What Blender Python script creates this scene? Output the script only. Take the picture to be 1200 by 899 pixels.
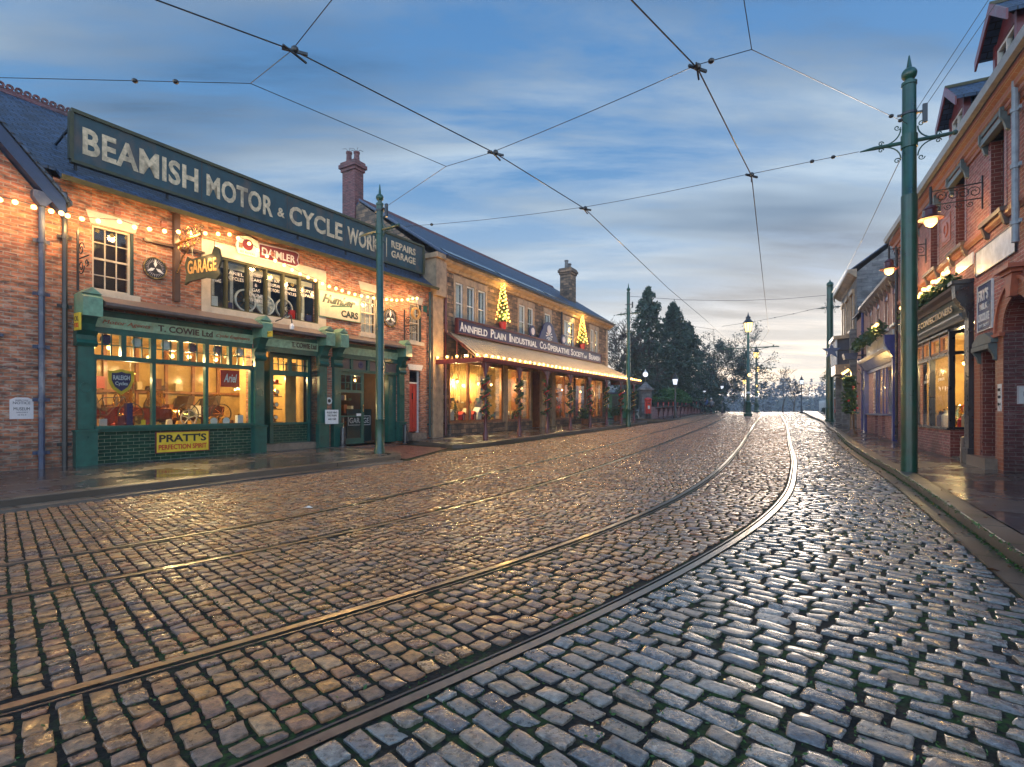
import bpy, bmesh, math, random
import numpy as np
from mathutils import Vector
random.seed(7); RNG = np.random.default_rng(7)
PI = math.pi
for o_ in list(bpy.data.objects): bpy.data.objects.remove(o_)
SC = bpy.context.scene
COL = SC.collection
# ------------------------------------------------------------ camera
F_PX, YH, EYE = 620.0, 481.0, 1.4
cam = bpy.data.cameras.new('camera'); camo = bpy.data.objects.new('camera', cam); COL.objects.link(camo)
cam.sensor_width = 36; cam.lens = 36 * F_PX / 1200; cam.shift_y = (YH - 449.5) / 1200
cam.clip_end = 3000; cam.clip_start = 0.05
camo.location = (0, 0, EYE); camo.rotation_euler = (PI / 2, 0, 0)
SC.camera = camo
# ------------------------------------------------------------ world
SUN_EL, SUN_AZ = math.radians(3.0), math.radians(27)      # azimuth clockwise from +Y (up the street)
w = bpy.data.worlds.new("World"); SC.world = w; w.use_nodes = True
nt = w.node_tree; N = nt.nodes; L = nt.links; N.clear()
def wn(t, **k):
    n = N.new(t)
    for a, b in k.items(): setattr(n, a, b)
    return n
def wm(op, a, b=None, clamp=False):
    n = N.new('ShaderNodeMath'); n.operation = op; n.use_clamp = clamp
    for i, v in enumerate((a, b)):
        if v is None: continue
        if isinstance(v, (int, float)): n.inputs[i].default_value = v
        else: L.new(v, n.inputs[i])
    return n.outputs[0]
def wmix(f, a, b):
    n = N.new('ShaderNodeMix'); n.data_type = 'RGBA'
    if isinstance(f, (int, float)): n.inputs[0].default_value = f
    else: L.new(f, n.inputs[0])
    for i, v in ((6, a), (7, b)):
        if isinstance(v, tuple): n.inputs[i].default_value = v + (1,)
        else: L.new(v, n.inputs[i])
    return n.outputs[2]
tc = wn('ShaderNodeTexCoord'); sep = wn('ShaderNodeSeparateXYZ'); L.new(tc.outputs['Generated'], sep.inputs[0])
el = wm('MAXIMUM', sep.outputs[2], 0.0)
sky = wn('ShaderNodeTexSky', sky_type='NISHITA', sun_disc=False, sun_elevation=SUN_EL, sun_rotation=SUN_AZ)
sky.air_density = 1.2; sky.dust_density = 1.0; sky.ozone_density = 3.0
skyc = wn('ShaderNodeVectorMath', operation='SCALE'); L.new(sky.outputs[0], skyc.inputs[0]); skyc.inputs[3].default_value = 0.55
# clear dusk sky: blue overhead, paler low down
rp = wn('ShaderNodeValToRGB'); L.new(el, rp.inputs[0]); e = rp.color_ramp.elements
e[0].position = 0; e[0].color = (1.2, 1.05, .76, 1); e[1].position = .75; e[1].color = (.05, .175, .42, 1)
for p, c in ((.05, (1.22, 1.12, .90)), (.12, (.85, .85, .82)), (.22, (.30, .42, .56)), (.4, (.10, .25, .48))):
    x = rp.color_ramp.elements.new(p); x.color = c + (1,)
# warm glow where the sun went down
dot = wn('ShaderNodeVectorMath', operation='DOT_PRODUCT'); L.new(tc.outputs['Generated'], dot.inputs[0])
dot.inputs[1].default_value = (math.sin(SUN_AZ), math.cos(SUN_AZ), 0.08)
glow = wm('POWER', wm('MAXIMUM', dot.outputs['Value'], 0.0), 5.0)
away = wm('SUBTRACT', 1.0, glow, True)
base = wmix(wm('MULTIPLY', wm('MULTIPLY', away, .6), wm('SUBTRACT', 1.0, wm('MULTIPLY', el, 2.5), True)), rp.outputs[0], (.40, .52, .68))
base = wmix(.08, base, skyc.outputs[0])
# streaky cloud layer: direction projected on a plane overhead, stretched
div = wm('ADD', el, 0.10)
cx = wm('DIVIDE', sep.outputs[0], div); cy = wm('DIVIDE', sep.outputs[1], div)
cmb = wn('ShaderNodeCombineXYZ'); L.new(cx, cmb.inputs[0]); L.new(cy, cmb.inputs[1])
mp = wn('ShaderNodeMapping'); L.new(cmb.outputs[0], mp.inputs[0]); mp.inputs['Rotation'].default_value = (0, 0, math.radians(-14)); mp.inputs['Scale'].default_value = (.30, 1.0, 1)
n1 = wn('ShaderNodeTexNoise'); L.new(mp.outputs[0], n1.inputs[0]); n1.inputs['Scale'].default_value = 1.7; n1.inputs['Detail'].default_value = 8; n1.inputs['Roughness'].default_value = .63; n1.inputs['Distortion'].default_value = .35
n2 = wn('ShaderNodeTexNoise'); L.new(mp.outputs[0], n2.inputs[0]); n2.inputs['Scale'].default_value = 1.1; n2.inputs['Detail'].default_value = 4
cov = wn('ShaderNodeMapRange'); L.new(n1.outputs[0], cov.inputs[0]); cov.inputs[1].default_value = .40; cov.inputs[2].default_value = .57
dark = wn('ShaderNodeMapRange'); L.new(n2.outputs[0], dark.inputs[0]); dark.inputs[1].default_value = .40; dark.inputs[2].default_value = .62
lowc = wm('SUBTRACT', 1.0, wm('MULTIPLY', el, 3.2), True)
ccol = wmix(dark.outputs[0], (.46, .57, .68), (.045, .095, .175))
ccol = wmix(wm('MULTIPLY', lowc, wm('ADD', wm('MULTIPLY', glow, .7), .25)), ccol, (1.15, 1.02, .84))
skyf = wmix(wm('MULTIPLY', cov.outputs[0], .92), base, ccol)
bg = wn('ShaderNodeBackground'); L.new(skyf, bg.inputs[0]); back = wn('ShaderNodeMapRange'); L.new(sep.outputs[1], back.inputs[0]); back.inputs[1].default_value = .25; back.inputs[2].default_value = -.6; back.inputs[3].default_value = .74; back.inputs[4].default_value = 2.5
left = wn('ShaderNodeMapRange'); L.new(sep.outputs[0], left.inputs[0]); left.inputs[1].default_value = -.72; left.inputs[2].default_value = -.95; left.inputs[3].default_value = 0; left.inputs[4].default_value = 1.5
L.new(wm('ADD', back.outputs[0], left.outputs[0]), bg.inputs[1])       # sky strength raised behind the camera and at far left, added as facade fill
wo = wn('ShaderNodeOutputWorld'); L.new(bg.outputs[0], wo.inputs[0])
# last light of the set sun, very soft
sl = bpy.data.lights.new('sun', 'SUN'); sl.energy = .5; sl.angle = math.radians(14); sl.color = (1, .8, .62)
so = bpy.data.objects.new('sun', sl); COL.objects.link(so)
sd = Vector((math.sin(SUN_AZ) * math.cos(.09), math.cos(SUN_AZ) * math.cos(.09), math.sin(.09)))
so.rotation_euler = sd.to_track_quat('Z', 'Y').to_euler(); so.location = (40, 80, 30)
SC.view_settings.view_transform = 'Standard'; SC.view_settings.look = 'None'
SC.view_settings.gamma = 1; SC.view_settings.use_curve_mapping = False; SC.view_settings.exposure = 0.74
SC.render.engine = 'CYCLES'
SC.cycles.use_denoising = True; SC.cycles.max_bounces = 6; SC.cycles.diffuse_bounces = 2; SC.cycles.glossy_bounces = 3
SC.cycles.transparent_max_bounces = 12; SC.cycles.transmission_bounces = 4; SC.cycles.sample_clamp_indirect = 4; SC.cycles.sample_clamp_direct = 0
SC.cycles.caustics_reflective = False; SC.cycles.caustics_refractive = False
# ------------------------------------------------------------ frames and terrain
class Frame:
    def __init__(s, O, d, n): s.O, s.d, s.n = O, d, n
    def p(s, t, o, z): return (s.O[0] + t * s.d[0] + o * s.n[0], s.O[1] + t * s.d[1] + o * s.n[1], z)
FL = Frame((-9.6, 12.2), (.532, .847), (.847, -.532))         # motor works, left
FC = Frame((-3.13, 22.5), (.5083, .8612), (.8612, -.5083))    # stone store, left
FR = Frame((10.1, 10.86), (.4415, .8973), (-.8973, .4415))    # brick row, right
FW = Frame((0, 0), (1, 0), (0, 1))
ZK = [(-60, 0), (14, 0), (20, .06), (26, .2), (32, .31), (38, .48), (52, .85), (70, 1.05), (88, 1.12), (100, 1.08), (130, .4), (170, -2), (230, -8), (700, -10)]
ZX, ZY = [a for a, b in ZK], [b for a, b in ZK]
def g(Y): return float(np.interp(Y, ZX, ZY))
# ------------------------------------------------------------ mesh builder
WL = {}
class MB:
    def __init__(s): s.V = []; s.F = []
    def add(s, vs, fs):
        b = len(s.V); s.V.extend(vs); s.F.extend([tuple(i + b for i in f) for f in fs]); return s
    def poly(s, *pts): return s.add(list(pts), [tuple(range(len(pts)))])
    def box(s, fr, t0, t1, o0, o1, z0, z1):
        if t0 > t1: t0, t1 = t1, t0
        if o0 > o1: o0, o1 = o1, o0
        if z0 > z1: z0, z1 = z1, z0
        P = [fr.p(t, o, z) for z in (z0, z1) for (t, o) in ((t0, o0), (t1, o0), (t1, o1), (t0, o1))]
        return s.add(P, [(3, 2, 1, 0), (4, 5, 6, 7), (0, 1, 5, 4), (1, 2, 6, 5), (2, 3, 7, 6), (3, 0, 4, 7)])
    def prism(s, fr, pts, o0, o1):            # outline in (t, z), from o0 to o1
        n = len(pts); P = [fr.p(t, o0, z) for t, z in pts] + [fr.p(t, o1, z) for t, z in pts]
        return s.add(P, [tuple(range(n)), tuple(range(2 * n - 1, n - 1, -1))] + [(i, (i + 1) % n, (i + 1) % n + n, i + n) for i in range(n)])
    def prof(s, fr, pts, t0, t1):             # outline in (o, z), extruded along t
        n = len(pts); P = [fr.p(t0, o, z) for o, z in pts] + [fr.p(t1, o, z) for o, z in pts]
        return s.add(P, [tuple(range(n)), tuple(range(2 * n - 1, n - 1, -1))] + [(i, (i + 1) % n, (i + 1) % n + n, i + n) for i in range(n)])
    def tube(s, pts, r, n=6, cap=True):
        pts = [Vector(p) for p in pts]; m = len(pts); R = r if isinstance(r, (list, tuple)) else [r] * m
        b = len(s.V); prev = None
        for i, p in enumerate(pts):
            d = (pts[min(i + 1, m - 1)] - pts[max(i - 1, 0)])
            d = d.normalized() if d.length > 1e-9 else Vector((0, 0, 1))
            a = prev - d * prev.dot(d) if prev is not None else d.orthogonal()
            if a.length < 1e-6: a = d.orthogonal()
            a.normalize(); prev = a; c = d.cross(a)
            for k in range(n):
                q = p + (a * math.cos(2 * PI * k / n) + c * math.sin(2 * PI * k / n)) * R[i]; s.V.append(tuple(q))
        for i in range(m - 1):
            for k in range(n):
                k2 = (k + 1) % n; s.F.append((b + i * n + k, b + i * n + k2, b + (i + 1) * n + k2, b + (i + 1) * n + k))
        if cap: s.F.append(tuple(b + k for k in range(n - 1, -1, -1))); s.F.append(tuple(b + (m - 1) * n + k for k in range(n)))
        return s
    def lathe(s, c, prof, n=16):              # prof: (r, z) from bottom to top
        b = len(s.V)
        for r, z in prof:
            for k in range(n): s.V.append((c[0] + r * math.cos(2 * PI * k / n), c[1] + r * math.sin(2 * PI * k / n), c[2] + z))
        m = len(prof)
        for i in range(m - 1):
            for k in range(n):
                k2 = (k + 1) % n; s.F.append((b + i * n + k, b + i * n + k2, b + (i + 1) * n + k2, b + (i + 1) * n + k))
        s.F.append(tuple(b + k for k in range(n - 1, -1, -1))); s.F.append(tuple(b + (m - 1) * n + k for k in range(n)))
        return s
    def ball(s, c, r, n=8, sz=1):
        return s.lathe(c, [(r * math.cos(a) + 1e-4, r * sz * math.sin(a)) for a in [(-PI / 2) + PI * i / n for i in range(n + 1)]], n + 2)
    def disc(s, fr, t, z, r, o0, o1, n=20, a0=0, a1=2 * PI):
        return s.prism(fr, [(t + r * math.cos(a0 + (a1 - a0) * k / n), z + r * math.sin(a0 + (a1 - a0) * k / n)) for k in range(n)], o0, o1)
    def ring(s, fr, t, z, r0, r1, o0, o1, n=24, a0=0, a1=2 * PI):
        for k in range(n):
            a, b = a0 + (a1 - a0) * k / n, a0 + (a1 - a0) * (k + 1) / n
            s.prism(fr, [(t + r0 * math.cos(a), z + r0 * math.sin(a)), (t + r1 * math.cos(a), z + r1 * math.sin(a)), (t + r1 * math.cos(b), z + r1 * math.sin(b)), (t + r0 * math.cos(b), z + r0 * math.sin(b))], o0, o1)
        return s
    def leaf(s, c, size, flat=.5):
        a = Vector((random.gauss(0, 1), random.gauss(0, 1), random.gauss(0, flat))).normalized(); b = a.orthogonal().normalized()
        b = (b * math.cos(q := random.uniform(0, 6.28)) + a.cross(b) * math.sin(q)); c = Vector(c); h = size * random.uniform(.6, 1.2)
        return s.add([tuple(c - a * h), tuple(c + b * h * .45), tuple(c + a * h), tuple(c - b * h * .45)], [(0, 1, 2, 3)])
    def build(s, name, mat, parent=None, org=None, smooth=False, recalc=True, sharp=35):
        return build(name, np.array(s.V, dtype=float).reshape(-1, 3), s.F, mat, parent, org, smooth, recalc, sharp)
def build(name, V, Fc, mat, parent=None, org=None, smooth=False, recalc=True, sharp=35):
    if org is None:
        org = WL[parent.name] if parent is not None else ((V[:, 0].min() + V[:, 0].max()) / 2, (V[:, 1].min() + V[:, 1].max()) / 2, V[:, 2].min())
    org = np.array(org)
    me = bpy.data.meshes.new(name); me.from_pydata((V - org).tolist(), [], Fc)
    if recalc:
        bm = bmesh.new(); bm.from_mesh(me); bmesh.ops.recalc_face_normals(bm, faces=bm.faces); bm.to_mesh(me); bm.free()
    # box-projected UVs in metres
    nl, npoly = len(me.loops), len(me.polygons)
    vi = np.empty(nl, int); me.loops.foreach_get('vertex_index', vi)
    no = np.empty(npoly * 3); me.polygons.foreach_get('normal', no); no = no.reshape(-1, 3)
    lt = np.empty(npoly, int); me.polygons.foreach_get('loop_total', lt)
    nn = np.repeat(no, lt, axis=0); co = np.empty(len(me.vertices) * 3); me.vertices.foreach_get('co', co); P = co.reshape(-1, 3)[vi] + org
    h = np.stack([-nn[:, 1], nn[:, 0], np.zeros(nl)], 1); hl = np.linalg.norm(h, axis=1)
    fl = hl < .35; h[fl] = (.8612, -.5083, 0); hl[fl] = 1; h /= hl[:, None]
    b = np.cross(nn, h); uv = np.stack([(P * h).sum(1), (P * b).sum(1)], 1)
    uvl = me.uv_layers.new(name='UVMap'); uvl.data.foreach_set('uv', uv.ravel())
    if smooth:
        me.polygons.foreach_set('use_smooth', [True] * npoly)
        try: me.set_sharp_from_angle(angle=math.radians(sharp))
        except Exception: pass
    me.materials.append(mat)
    ob = bpy.data.objects.new(name, me); COL.objects.link(ob)
    if parent is not None:
        ob.parent = parent; pw = np.array(WL[parent.name]); ob.location = tuple(org - pw)
    else: ob.location = tuple(org)
    WL[ob.name] = tuple(org)
    return ob
def tag(o, label=None, cat=None, group=None, kind=None):
    if label: o['label'] = label
    if cat: o['category'] = cat
    if group: o['group'] = group
    if kind: o['kind'] = kind
    return o
def thing(name, label, cat, loc, group=None):
    o = bpy.data.objects.new(name, None); COL.objects.link(o); o.location = loc; o.empty_display_size = .2
    WL[o.name] = tuple(loc); return tag(o, label, cat, group)
def dup(o, parent=None):
    c = o.copy(); COL.objects.link(c); c.parent = parent
    WL[c.name] = WL[o.name]
    for ch in list(o.children): dup(ch, c)
    return c
def lamp(name, loc, power, col=(1, .62, .28), r=.12, parent=None, kind='POINT', size=None, rot=None):
    l = bpy.data.lights.new(name, kind); l.energy = power; l.color = col
    if kind == 'POINT': l.shadow_soft_size = r
    else: l.shape = 'RECTANGLE'; l.size, l.size_y = size
    o = bpy.data.objects.new(name, l); COL.objects.link(o)
    if rot: o.rotation_euler = rot
    if parent is not None: o.parent = parent; o.location = Vector(loc) - Vector(WL[parent.name])
    else: o.location = loc
    return o
def lettering(txt, fr, t0, t1, z0, z1, o, mat, parent, rev=False, bold=0.0, shear=0, name='lettering', depth=.012, slope=0, maxw=True, sp=1.0):
    cu = bpy.data.curves.new('t', 'FONT'); cu.body = txt; cu.extrude = .03; cu.offset = bold; cu.shear = shear; cu.space_character = sp; cu.resolution_u = 3
    ob = bpy.data.objects.new('t', cu); COL.objects.link(ob); dg = bpy.context.evaluated_depsgraph_get()
    me = bpy.data.meshes.new_from_object(ob.evaluated_get(dg)); bpy.data.objects.remove(ob); bpy.data.curves.remove(cu)
    V = np.empty(len(me.vertices) * 3); me.vertices.foreach_get('co', V); V = V.reshape(-1, 3); Fc = [tuple(p.vertices) for p in me.polygons]
    bpy.data.meshes.remove(me)
    x0, x1, y0, y1 = V[:, 0].min(), V[:, 0].max(), V[:, 1].min(), V[:, 1].max()
    u = (V[:, 0] - x0) / (x1 - x0); v = (V[:, 1] - y0) / (y1 - y0); k = (V[:, 2] > 0) * depth
    T = (t1 - u * (t1 - t0)) if rev else (t0 + u * (t1 - t0)); Z = z0 + v * (z1 - z0) + slope * u
    W = np.stack([fr.O[0] + T * fr.d[0] + (o + k) * fr.n[0], fr.O[1] + T * fr.d[1] + (o + k) * fr.n[1], Z], 1)
    return build(name, W, Fc, mat, parent, recalc=False)
# ------------------------------------------------------------ materials
MATS = {}
class NT:
    def __init__(s, name):
        s.m = bpy.data.materials.new(name); s.m.use_nodes = True; s.t = s.m.node_tree; s.b = s.t.nodes['Principled BSDF']; s.out = s.t.nodes['Material Output']
        s.pos = None
    def n(s, ty, **k):
        x = s.t.nodes.new(ty)
        for a, b in k.items(): setattr(x, a, b)
        return x
    def l(s, a, b): s.t.links.new(a, b)
    def P(s, scale=None, uv=False):
        if uv: x = s.n('ShaderNodeTexCoord').outputs['UV']
        else: x = s.n('ShaderNodeNewGeometry').outputs['Position']
        if scale:
            m = s.n('ShaderNodeMapping'); s.l(x, m.inputs[0]); m.inputs['Scale'].default_value = scale; x = m.outputs[0]
        return x
    def noise(s, sc, det=3, vec=None, rough=.55, out=0):
        x = s.n('ShaderNodeTexNoise'); s.l(vec or s.P(), x.inputs[0]); x.inputs['Scale'].default_value = sc; x.inputs['Detail'].default_value = det; x.inputs['Roughness'].default_value = rough
        return x.outputs[out]
    def rng(s, v, a, b, c=0, d=1):
        x = s.n('ShaderNodeMapRange'); s.l(v, x.inputs[0])
        for i, q in enumerate((a, b, c, d)): x.inputs[i + 1].default_value = q
        return x.outputs[0]
    def mix(s, f, a, b, mode='MIX'):
        x = s.n('ShaderNodeMix', data_type='RGBA', blend_type=mode)
        for i, v in ((0, f), (6, a), (7, b)):
            if isinstance(v, (int, float)): x.inputs[i].default_value = v
            elif isinstance(v, tuple): x.inputs[i].default_value = v + (1,)
            else: s.l(v, x.inputs[i])
        return x.outputs[2]
    def math(s, op, a, b):
        x = s.n('ShaderNodeMath', operation=op)
        for i, v in enumerate((a, b)):
            if isinstance(v, (int, float)): x.inputs[i].default_value = v
            else: s.l(v, x.inputs[i])
        return x.outputs[0]
    def bump(s, h, st, dist=.01):
        x = s.n('ShaderNodeBump'); s.l(h, x.inputs['Height']); x.inputs['Strength'].default_value = st; x.inputs['Distance'].default_value = dist; s.l(x.outputs[0], s.b.inputs['Normal'])
    def set(s, k, v):
        if isinstance(v, (int, float)): s.b.inputs[k].default_value = v
        elif isinstance(v, tuple): s.b.inputs[k].default_value = v + (1,)
        else: s.l(v, s.b.inputs[k])
def paint(name, c, rough=.45, var=.3, sc=6, metal=0, dirt=(.05, .045, .04), da=.25, bump=.15, spec=.5):
    if name in MATS: return MATS[name]
    t = NT(name); n = t.noise(sc, 5); dk = tuple(x * (1 - var) for x in c); lt = tuple(min(1, x * (1 + var * .6)) for x in c)
    col = t.mix(t.rng(n, .3, .7), dk, lt)
    d = t.noise(1.7, 6, t.P((1, 1, .5)), .65); col = t.mix(t.rng(d, .52, .75, 0, da), col, dirt)
    t.set('Base Color', col); t.set('Roughness', t.rng(n, .2, .8, max(.05, rough - .12), min(1, rough + .15))); t.set('Metallic', metal); t.set('Specular IOR Level', spec); t.set('Coat Weight', .6); t.set('Coat Roughness', t.rng(n, .3, .7, .08, .22)); t.set('Coat IOR', 1.33)
    t.bump(t.noise(sc * 9, 3), bump, .004); MATS[name] = t.m; return t.m
def brickmat(name, c1, c2, mo, bw=.228, rh=.078, ms=.008, rough=.8, var=(.5, 1.5), tint=None, bump=.5, bd=.01, grime=.35, light=None, damp=False):
    t = NT(name); uv = t.P(uv=True)
    dn = t.noise(9, 2, uv, out=1); mm = t.n('ShaderNodeVectorMath', operation='MULTIPLY_ADD'); t.l(dn, mm.inputs[0]); mm.inputs[1].default_value = (.012, .012, 0); t.l(uv, mm.inputs[2])
    b = t.n('ShaderNodeTexBrick'); t.l(mm.outputs[0], b.inputs[0])
    b.inputs['Color1'].default_value = c1 + (1,); b.inputs['Color2'].default_value = c2 + (1,); b.inputs['Mortar'].default_value = mo + (1,)
    b.inputs['Scale'].default_value = 1; b.inputs['Mortar Size'].default_value = ms; b.inputs['Mortar Smooth'].default_value = .3; b.inputs['Brick Width'].default_value = bw; b.inputs['Row Height'].default_value = rh; b.inputs['Bias'].default_value = 0
    vn = t.noise(1, 3, t.P((1 / bw * .8, 1 / rh * .8, 1), uv=True), .6)
    col = t.mix(1.0, b.outputs[0], t.mix(t.rng(vn, .33, .68), tuple([var[0]] * 3), tuple([var[1]] * 3)), 'MULTIPLY')
    if tint:
        t2 = t.noise(1, 2, t.P((1 / bw * .55, 1 / rh * .9, 1), uv=True), .7); k = t.math('MULTIPLY', t.rng(t2, .58, .66), t.math('SUBTRACT', 1.0, b.outputs['Fac'])); col = t.mix(t.math('MULTIPLY', k, .8), col, tint)
    gr = t.noise(.9, 6, t.P((1, 1, .7)), .65); col = t.mix(t.rng(gr, .45, .75, 0, grime), col, (.05, .045, .04))
    if light: lm_ = t.noise(1, 2, t.P((1 / bw * .7, 1 / rh * .8, 1), uv=True), .7, 0); k = t.math('MULTIPLY', t.rng(lm_, .56, .66), t.rng(t.noise(.55, 4, t.P((1, 1, .6))), .38, .62, .25, 1)); col = t.mix(t.math('MULTIPLY', k, .75), col, light)
    if damp: dz_ = t.n('ShaderNodeSeparateXYZ'); t.l(t.P(), dz_.inputs[0]); k = t.math('MULTIPLY', t.rng(dz_.outputs[2], 1.1, .2), t.rng(t.noise(1.3, 4), .3, .7, .2, 1)); col = t.mix(t.math('MULTIPLY', k, .75), col, (.035, .035, .028))
    t.set('Base Color', col); t.set('Roughness', t.rng(vn, .2, .8, rough - .15, min(1, rough + .1)))
    h = t.math('SUBTRACT', t.math('MULTIPLY', t.noise(60, 3), .35), b.outputs['Fac']); t.bump(h, bump, bd)
    MATS[name] = t.m; return t.m
def emit(name, c, st):
    t = NT(name); t.set('Base Color', c); t.b.inputs['Emission Color'].default_value = c + (1,); t.b.inputs['Emission Strength'].default_value = st; MATS[name] = t.m; return t.m
def glassmat(name, tint=(.9, .93, .92), refl=1.0, rough=.02):
    t = NT(name); tr = t.n('ShaderNodeBsdfTransparent'); tr.inputs[0].default_value = tint + (1,); gl = t.n('ShaderNodeBsdfGlossy'); gl.inputs['Roughness'].default_value = rough; gl.inputs[0].default_value = (refl, refl, refl, 1)
    fr = t.n('ShaderNodeFresnel'); t.l(t.rng(t.n('ShaderNodeNewGeometry').outputs['Backfacing'], 0, 1, 1.5, 1 / 1.5), fr.inputs[0]); bp = t.n('ShaderNodeBump'); t.l(t.noise(1.2, 2), bp.inputs['Height']); bp.inputs['Strength'].default_value = .12; bp.inputs['Distance'].default_value = .05
    t.l(bp.outputs[0], gl.inputs['Normal']); mx = t.n('ShaderNodeMixShader'); t.l(t.math('MULTIPLY', fr.outputs[0], .85), mx.inputs[0]); t.l(tr.outputs[0], mx.inputs[1]); t.l(gl.outputs[0], mx.inputs[2]); t.l(mx.outputs[0], t.out.inputs[0]); return t.m
M_OB = brickmat('old_brick', (.42, .155, .07), (.30, .095, .05), (.30, .22, .16), ms=.012, tint=(.07, .045, .045), var=(.38, 1.75), grime=.35, light=(.50, .36, .27), damp=True, bump=.9)
M_RB = brickmat('red_brick', (.34, .12, .115), (.24, .085, .085), (.42, .33, .30), ms=.008, var=(.6, 1.4), grime=.3, tint=(.20, .10, .10), light=(.44, .28, .26), damp=True, bump=.8)
M_GB = brickmat('glazed_brick', (.20, .04, .025), (.16, .032, .022), (.33, .22, .17), bw=.24, rh=.085, ms=.006, rough=.35, var=(.8, 1.15), grime=.15)
M_LB = brickmat('orange_brick', (.33, .10, .05), (.28, .085, .045), (.35, .24, .18), bw=.24, rh=.085, ms=.006, rough=.5, var=(.85, 1.15), grime=.15)
M_PB = brickmat('pink_brick', (.48, .28, .22), (.43, .24, .19), (.4, .3, .25), ms=.005, var=(.85, 1.15), grime=.2)
M_CH = brickmat('chimney_brick', (.17, .05, .05), (.12, .04, .045), (.16, .12, .11), ms=.008, grime=.4)
M_ST = brickmat('coursed_stone', (.34, .20, .11), (.11, .075, .05), (.07, .055, .045), bw=.44, rh=.19, ms=.018, var=(.4, 1.6), tint=(.09, .07, .06), bump=.9, grime=.3)
M_ASH = paint('sandstone', (.40, .27, .16), .85, .35, 4, dirt=(.08, .06, .05), da=.7, bump=.4)
M_GS = brickmat('grey_stone', (.20, .19, .18), (.13, .125, .125), (.10, .10, .10), bw=.5, rh=.22, ms=.012, grime=.5)
M_TILE = brickmat('green_tile', (.012, .05, .026), (.009, .038, .02), (.16, .20, .13), bw=.24, rh=.082, ms=.005, rough=.16, var=(.7, 1.3), grime=.05, bump=.3)
M_SL = brickmat('slate', (.05, .085, .15), (.025, .045, .085), (.004, .006, .01), bw=.25, rh=.15, ms=.014, rough=.5, var=(.45, 1.6), grime=.2, bump=1.0, bd=.03)
M_GP = paint('green_paint', (.008, .085, .062), .35, .3)
M_GP2 = paint('pale_green_paint', (.16, .30, .19), .5, .3, 9, dirt=(.30, .20, .12), da=.6)
M_FASC = paint('fascia_green', (.30, .46, .30), .5, .3, 9, dirt=(.30, .18, .10), da=.6)
M_DG = paint('dark_green_paint', (.006, .03, .026), .4)
M_WP = paint('cream_paint', (.54, .45, .33), .55, .15, da=.3)
M_WW = paint('white_paint', (.66, .65, .62), .5, .1, da=.2)
M_POLE = paint('pole_green', (.005, .058, .032), .34, .45, 4, dirt=(.06, .045, .02), da=.6)
M_BK = paint('black_iron', (.015, .015, .016), .4)
M_BLK = paint('black_paint', (.012, .013, .018), .3)
M_BLUE = paint('blue_paint', (.015, .028, .17), .4)
M_DBL = paint('dark_blue_paint', (.015, .03, .085), .4)
M_PIPE = paint('worn_blue_pipe', (.035, .05, .10), .5, .3, 8, dirt=(.35, .33, .33), da=.8)
M_MAR = paint('maroon_paint', (.085, .012, .014), .4)
M_MRD = paint('dark_red_paint', (.16, .02, .022), .45)
M_RED = paint('red_door_paint', (.42, .035, .018), .5, .2)
M_PBR = paint('post_box_red', (.5, .008, .008), .3, .1)
M_SIGN = paint('weathered_sign_blue', (.014, .048, .06), .6, .45, 3, dirt=(.13, .07, .04), da=.7)
M_LET = paint('faded_cream_letter', (.66, .50, .31), .7, .4, 9, dirt=(.16, .12, .08), da=.9)
M_LEAD = paint('weathered_lead', (.13, .09, .075), .6, .35, 5, dirt=(.05, .05, .04), da=.6)
M_MOSS = paint('mossy_wood', (.055, .055, .022), .8, .4, 8)
M_GOLD = paint('gold_letter', (.62, .36, .12), .35, .2, metal=.5)
M_NAVY = paint('navy_enamel', (.018, .02, .10), .3, .2)
M_PUR = paint('purple_sign', (.022, .02, .085), .4, .3)
M_YEL = paint('yellow_enamel', (.75, .50, .03), .35, .15)
M_RDE = paint('red_enamel', (.5, .02, .02), .35, .15)
M_ENW = paint('white_enamel', (.72, .72, .70), .3, .08, da=.15)
M_INK = paint('black_ink', (.01, .01, .012), .5, .1)
M_PAP = paint('paper', (.62, .56, .55), .8, .08, da=.2)
M_WOOD = paint('varnished_wood', (.28, .10, .03), .4, .4, 5)
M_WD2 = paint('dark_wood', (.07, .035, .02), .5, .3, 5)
M_INT = paint('cream_boarding', (.46, .29, .10), .7, .4, 2)
M_INT2 = paint('interior_shelving', (.30, .16, .07), .6, .4, 2)
M_CRB = paint('car_maroon', (.05, .004, .004), .15, .2, spec=.8)
M_BRS = paint('brass', (.75, .45, .14), .25, .2, metal=1)
M_RUB = paint('tyre_rubber', (.02, .02, .02), .7)
M_CUR = paint('lace_curtain', (.62, .60, .55), .9, .2, 12)
M_REDC = paint('red_drape', (.60, .02, .02), .8, .2)
M_TERR = paint('terracotta', (.40, .10, .045), .6, .25, 9)
M_LEAF = paint('evergreen_leaf', (.035, .085, .022), .5, .5, 12, da=0, bump=0)
M_CON = paint('conifer_leaf', (.035, .075, .045), .6, .5, 2, da=0, bump=0)
M_HEDGE = paint('hedge_leaf', (.04, .13, .025), .5, .4, 6, da=0, bump=0)
M_BARK = paint('bark', (.06, .048, .038), .9, .4, 6)
M_RIB = paint('red_ribbon', (.5, .015, .03), .5)
M_GRS = paint('green_shed', (.012, .14, .05), .5)
M_ZN = paint('veranda_sheet', (.66, .55, .36), .5, .25, 5, da=.4)
_t = M_ZN.node_tree; _tr = _t.nodes.new('ShaderNodeBsdfTranslucent'); _tr.inputs[0].default_value = (.75, .6, .35, 1); _mx = _t.nodes.new('ShaderNodeMixShader'); _mx.inputs[0].default_value = .4
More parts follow.
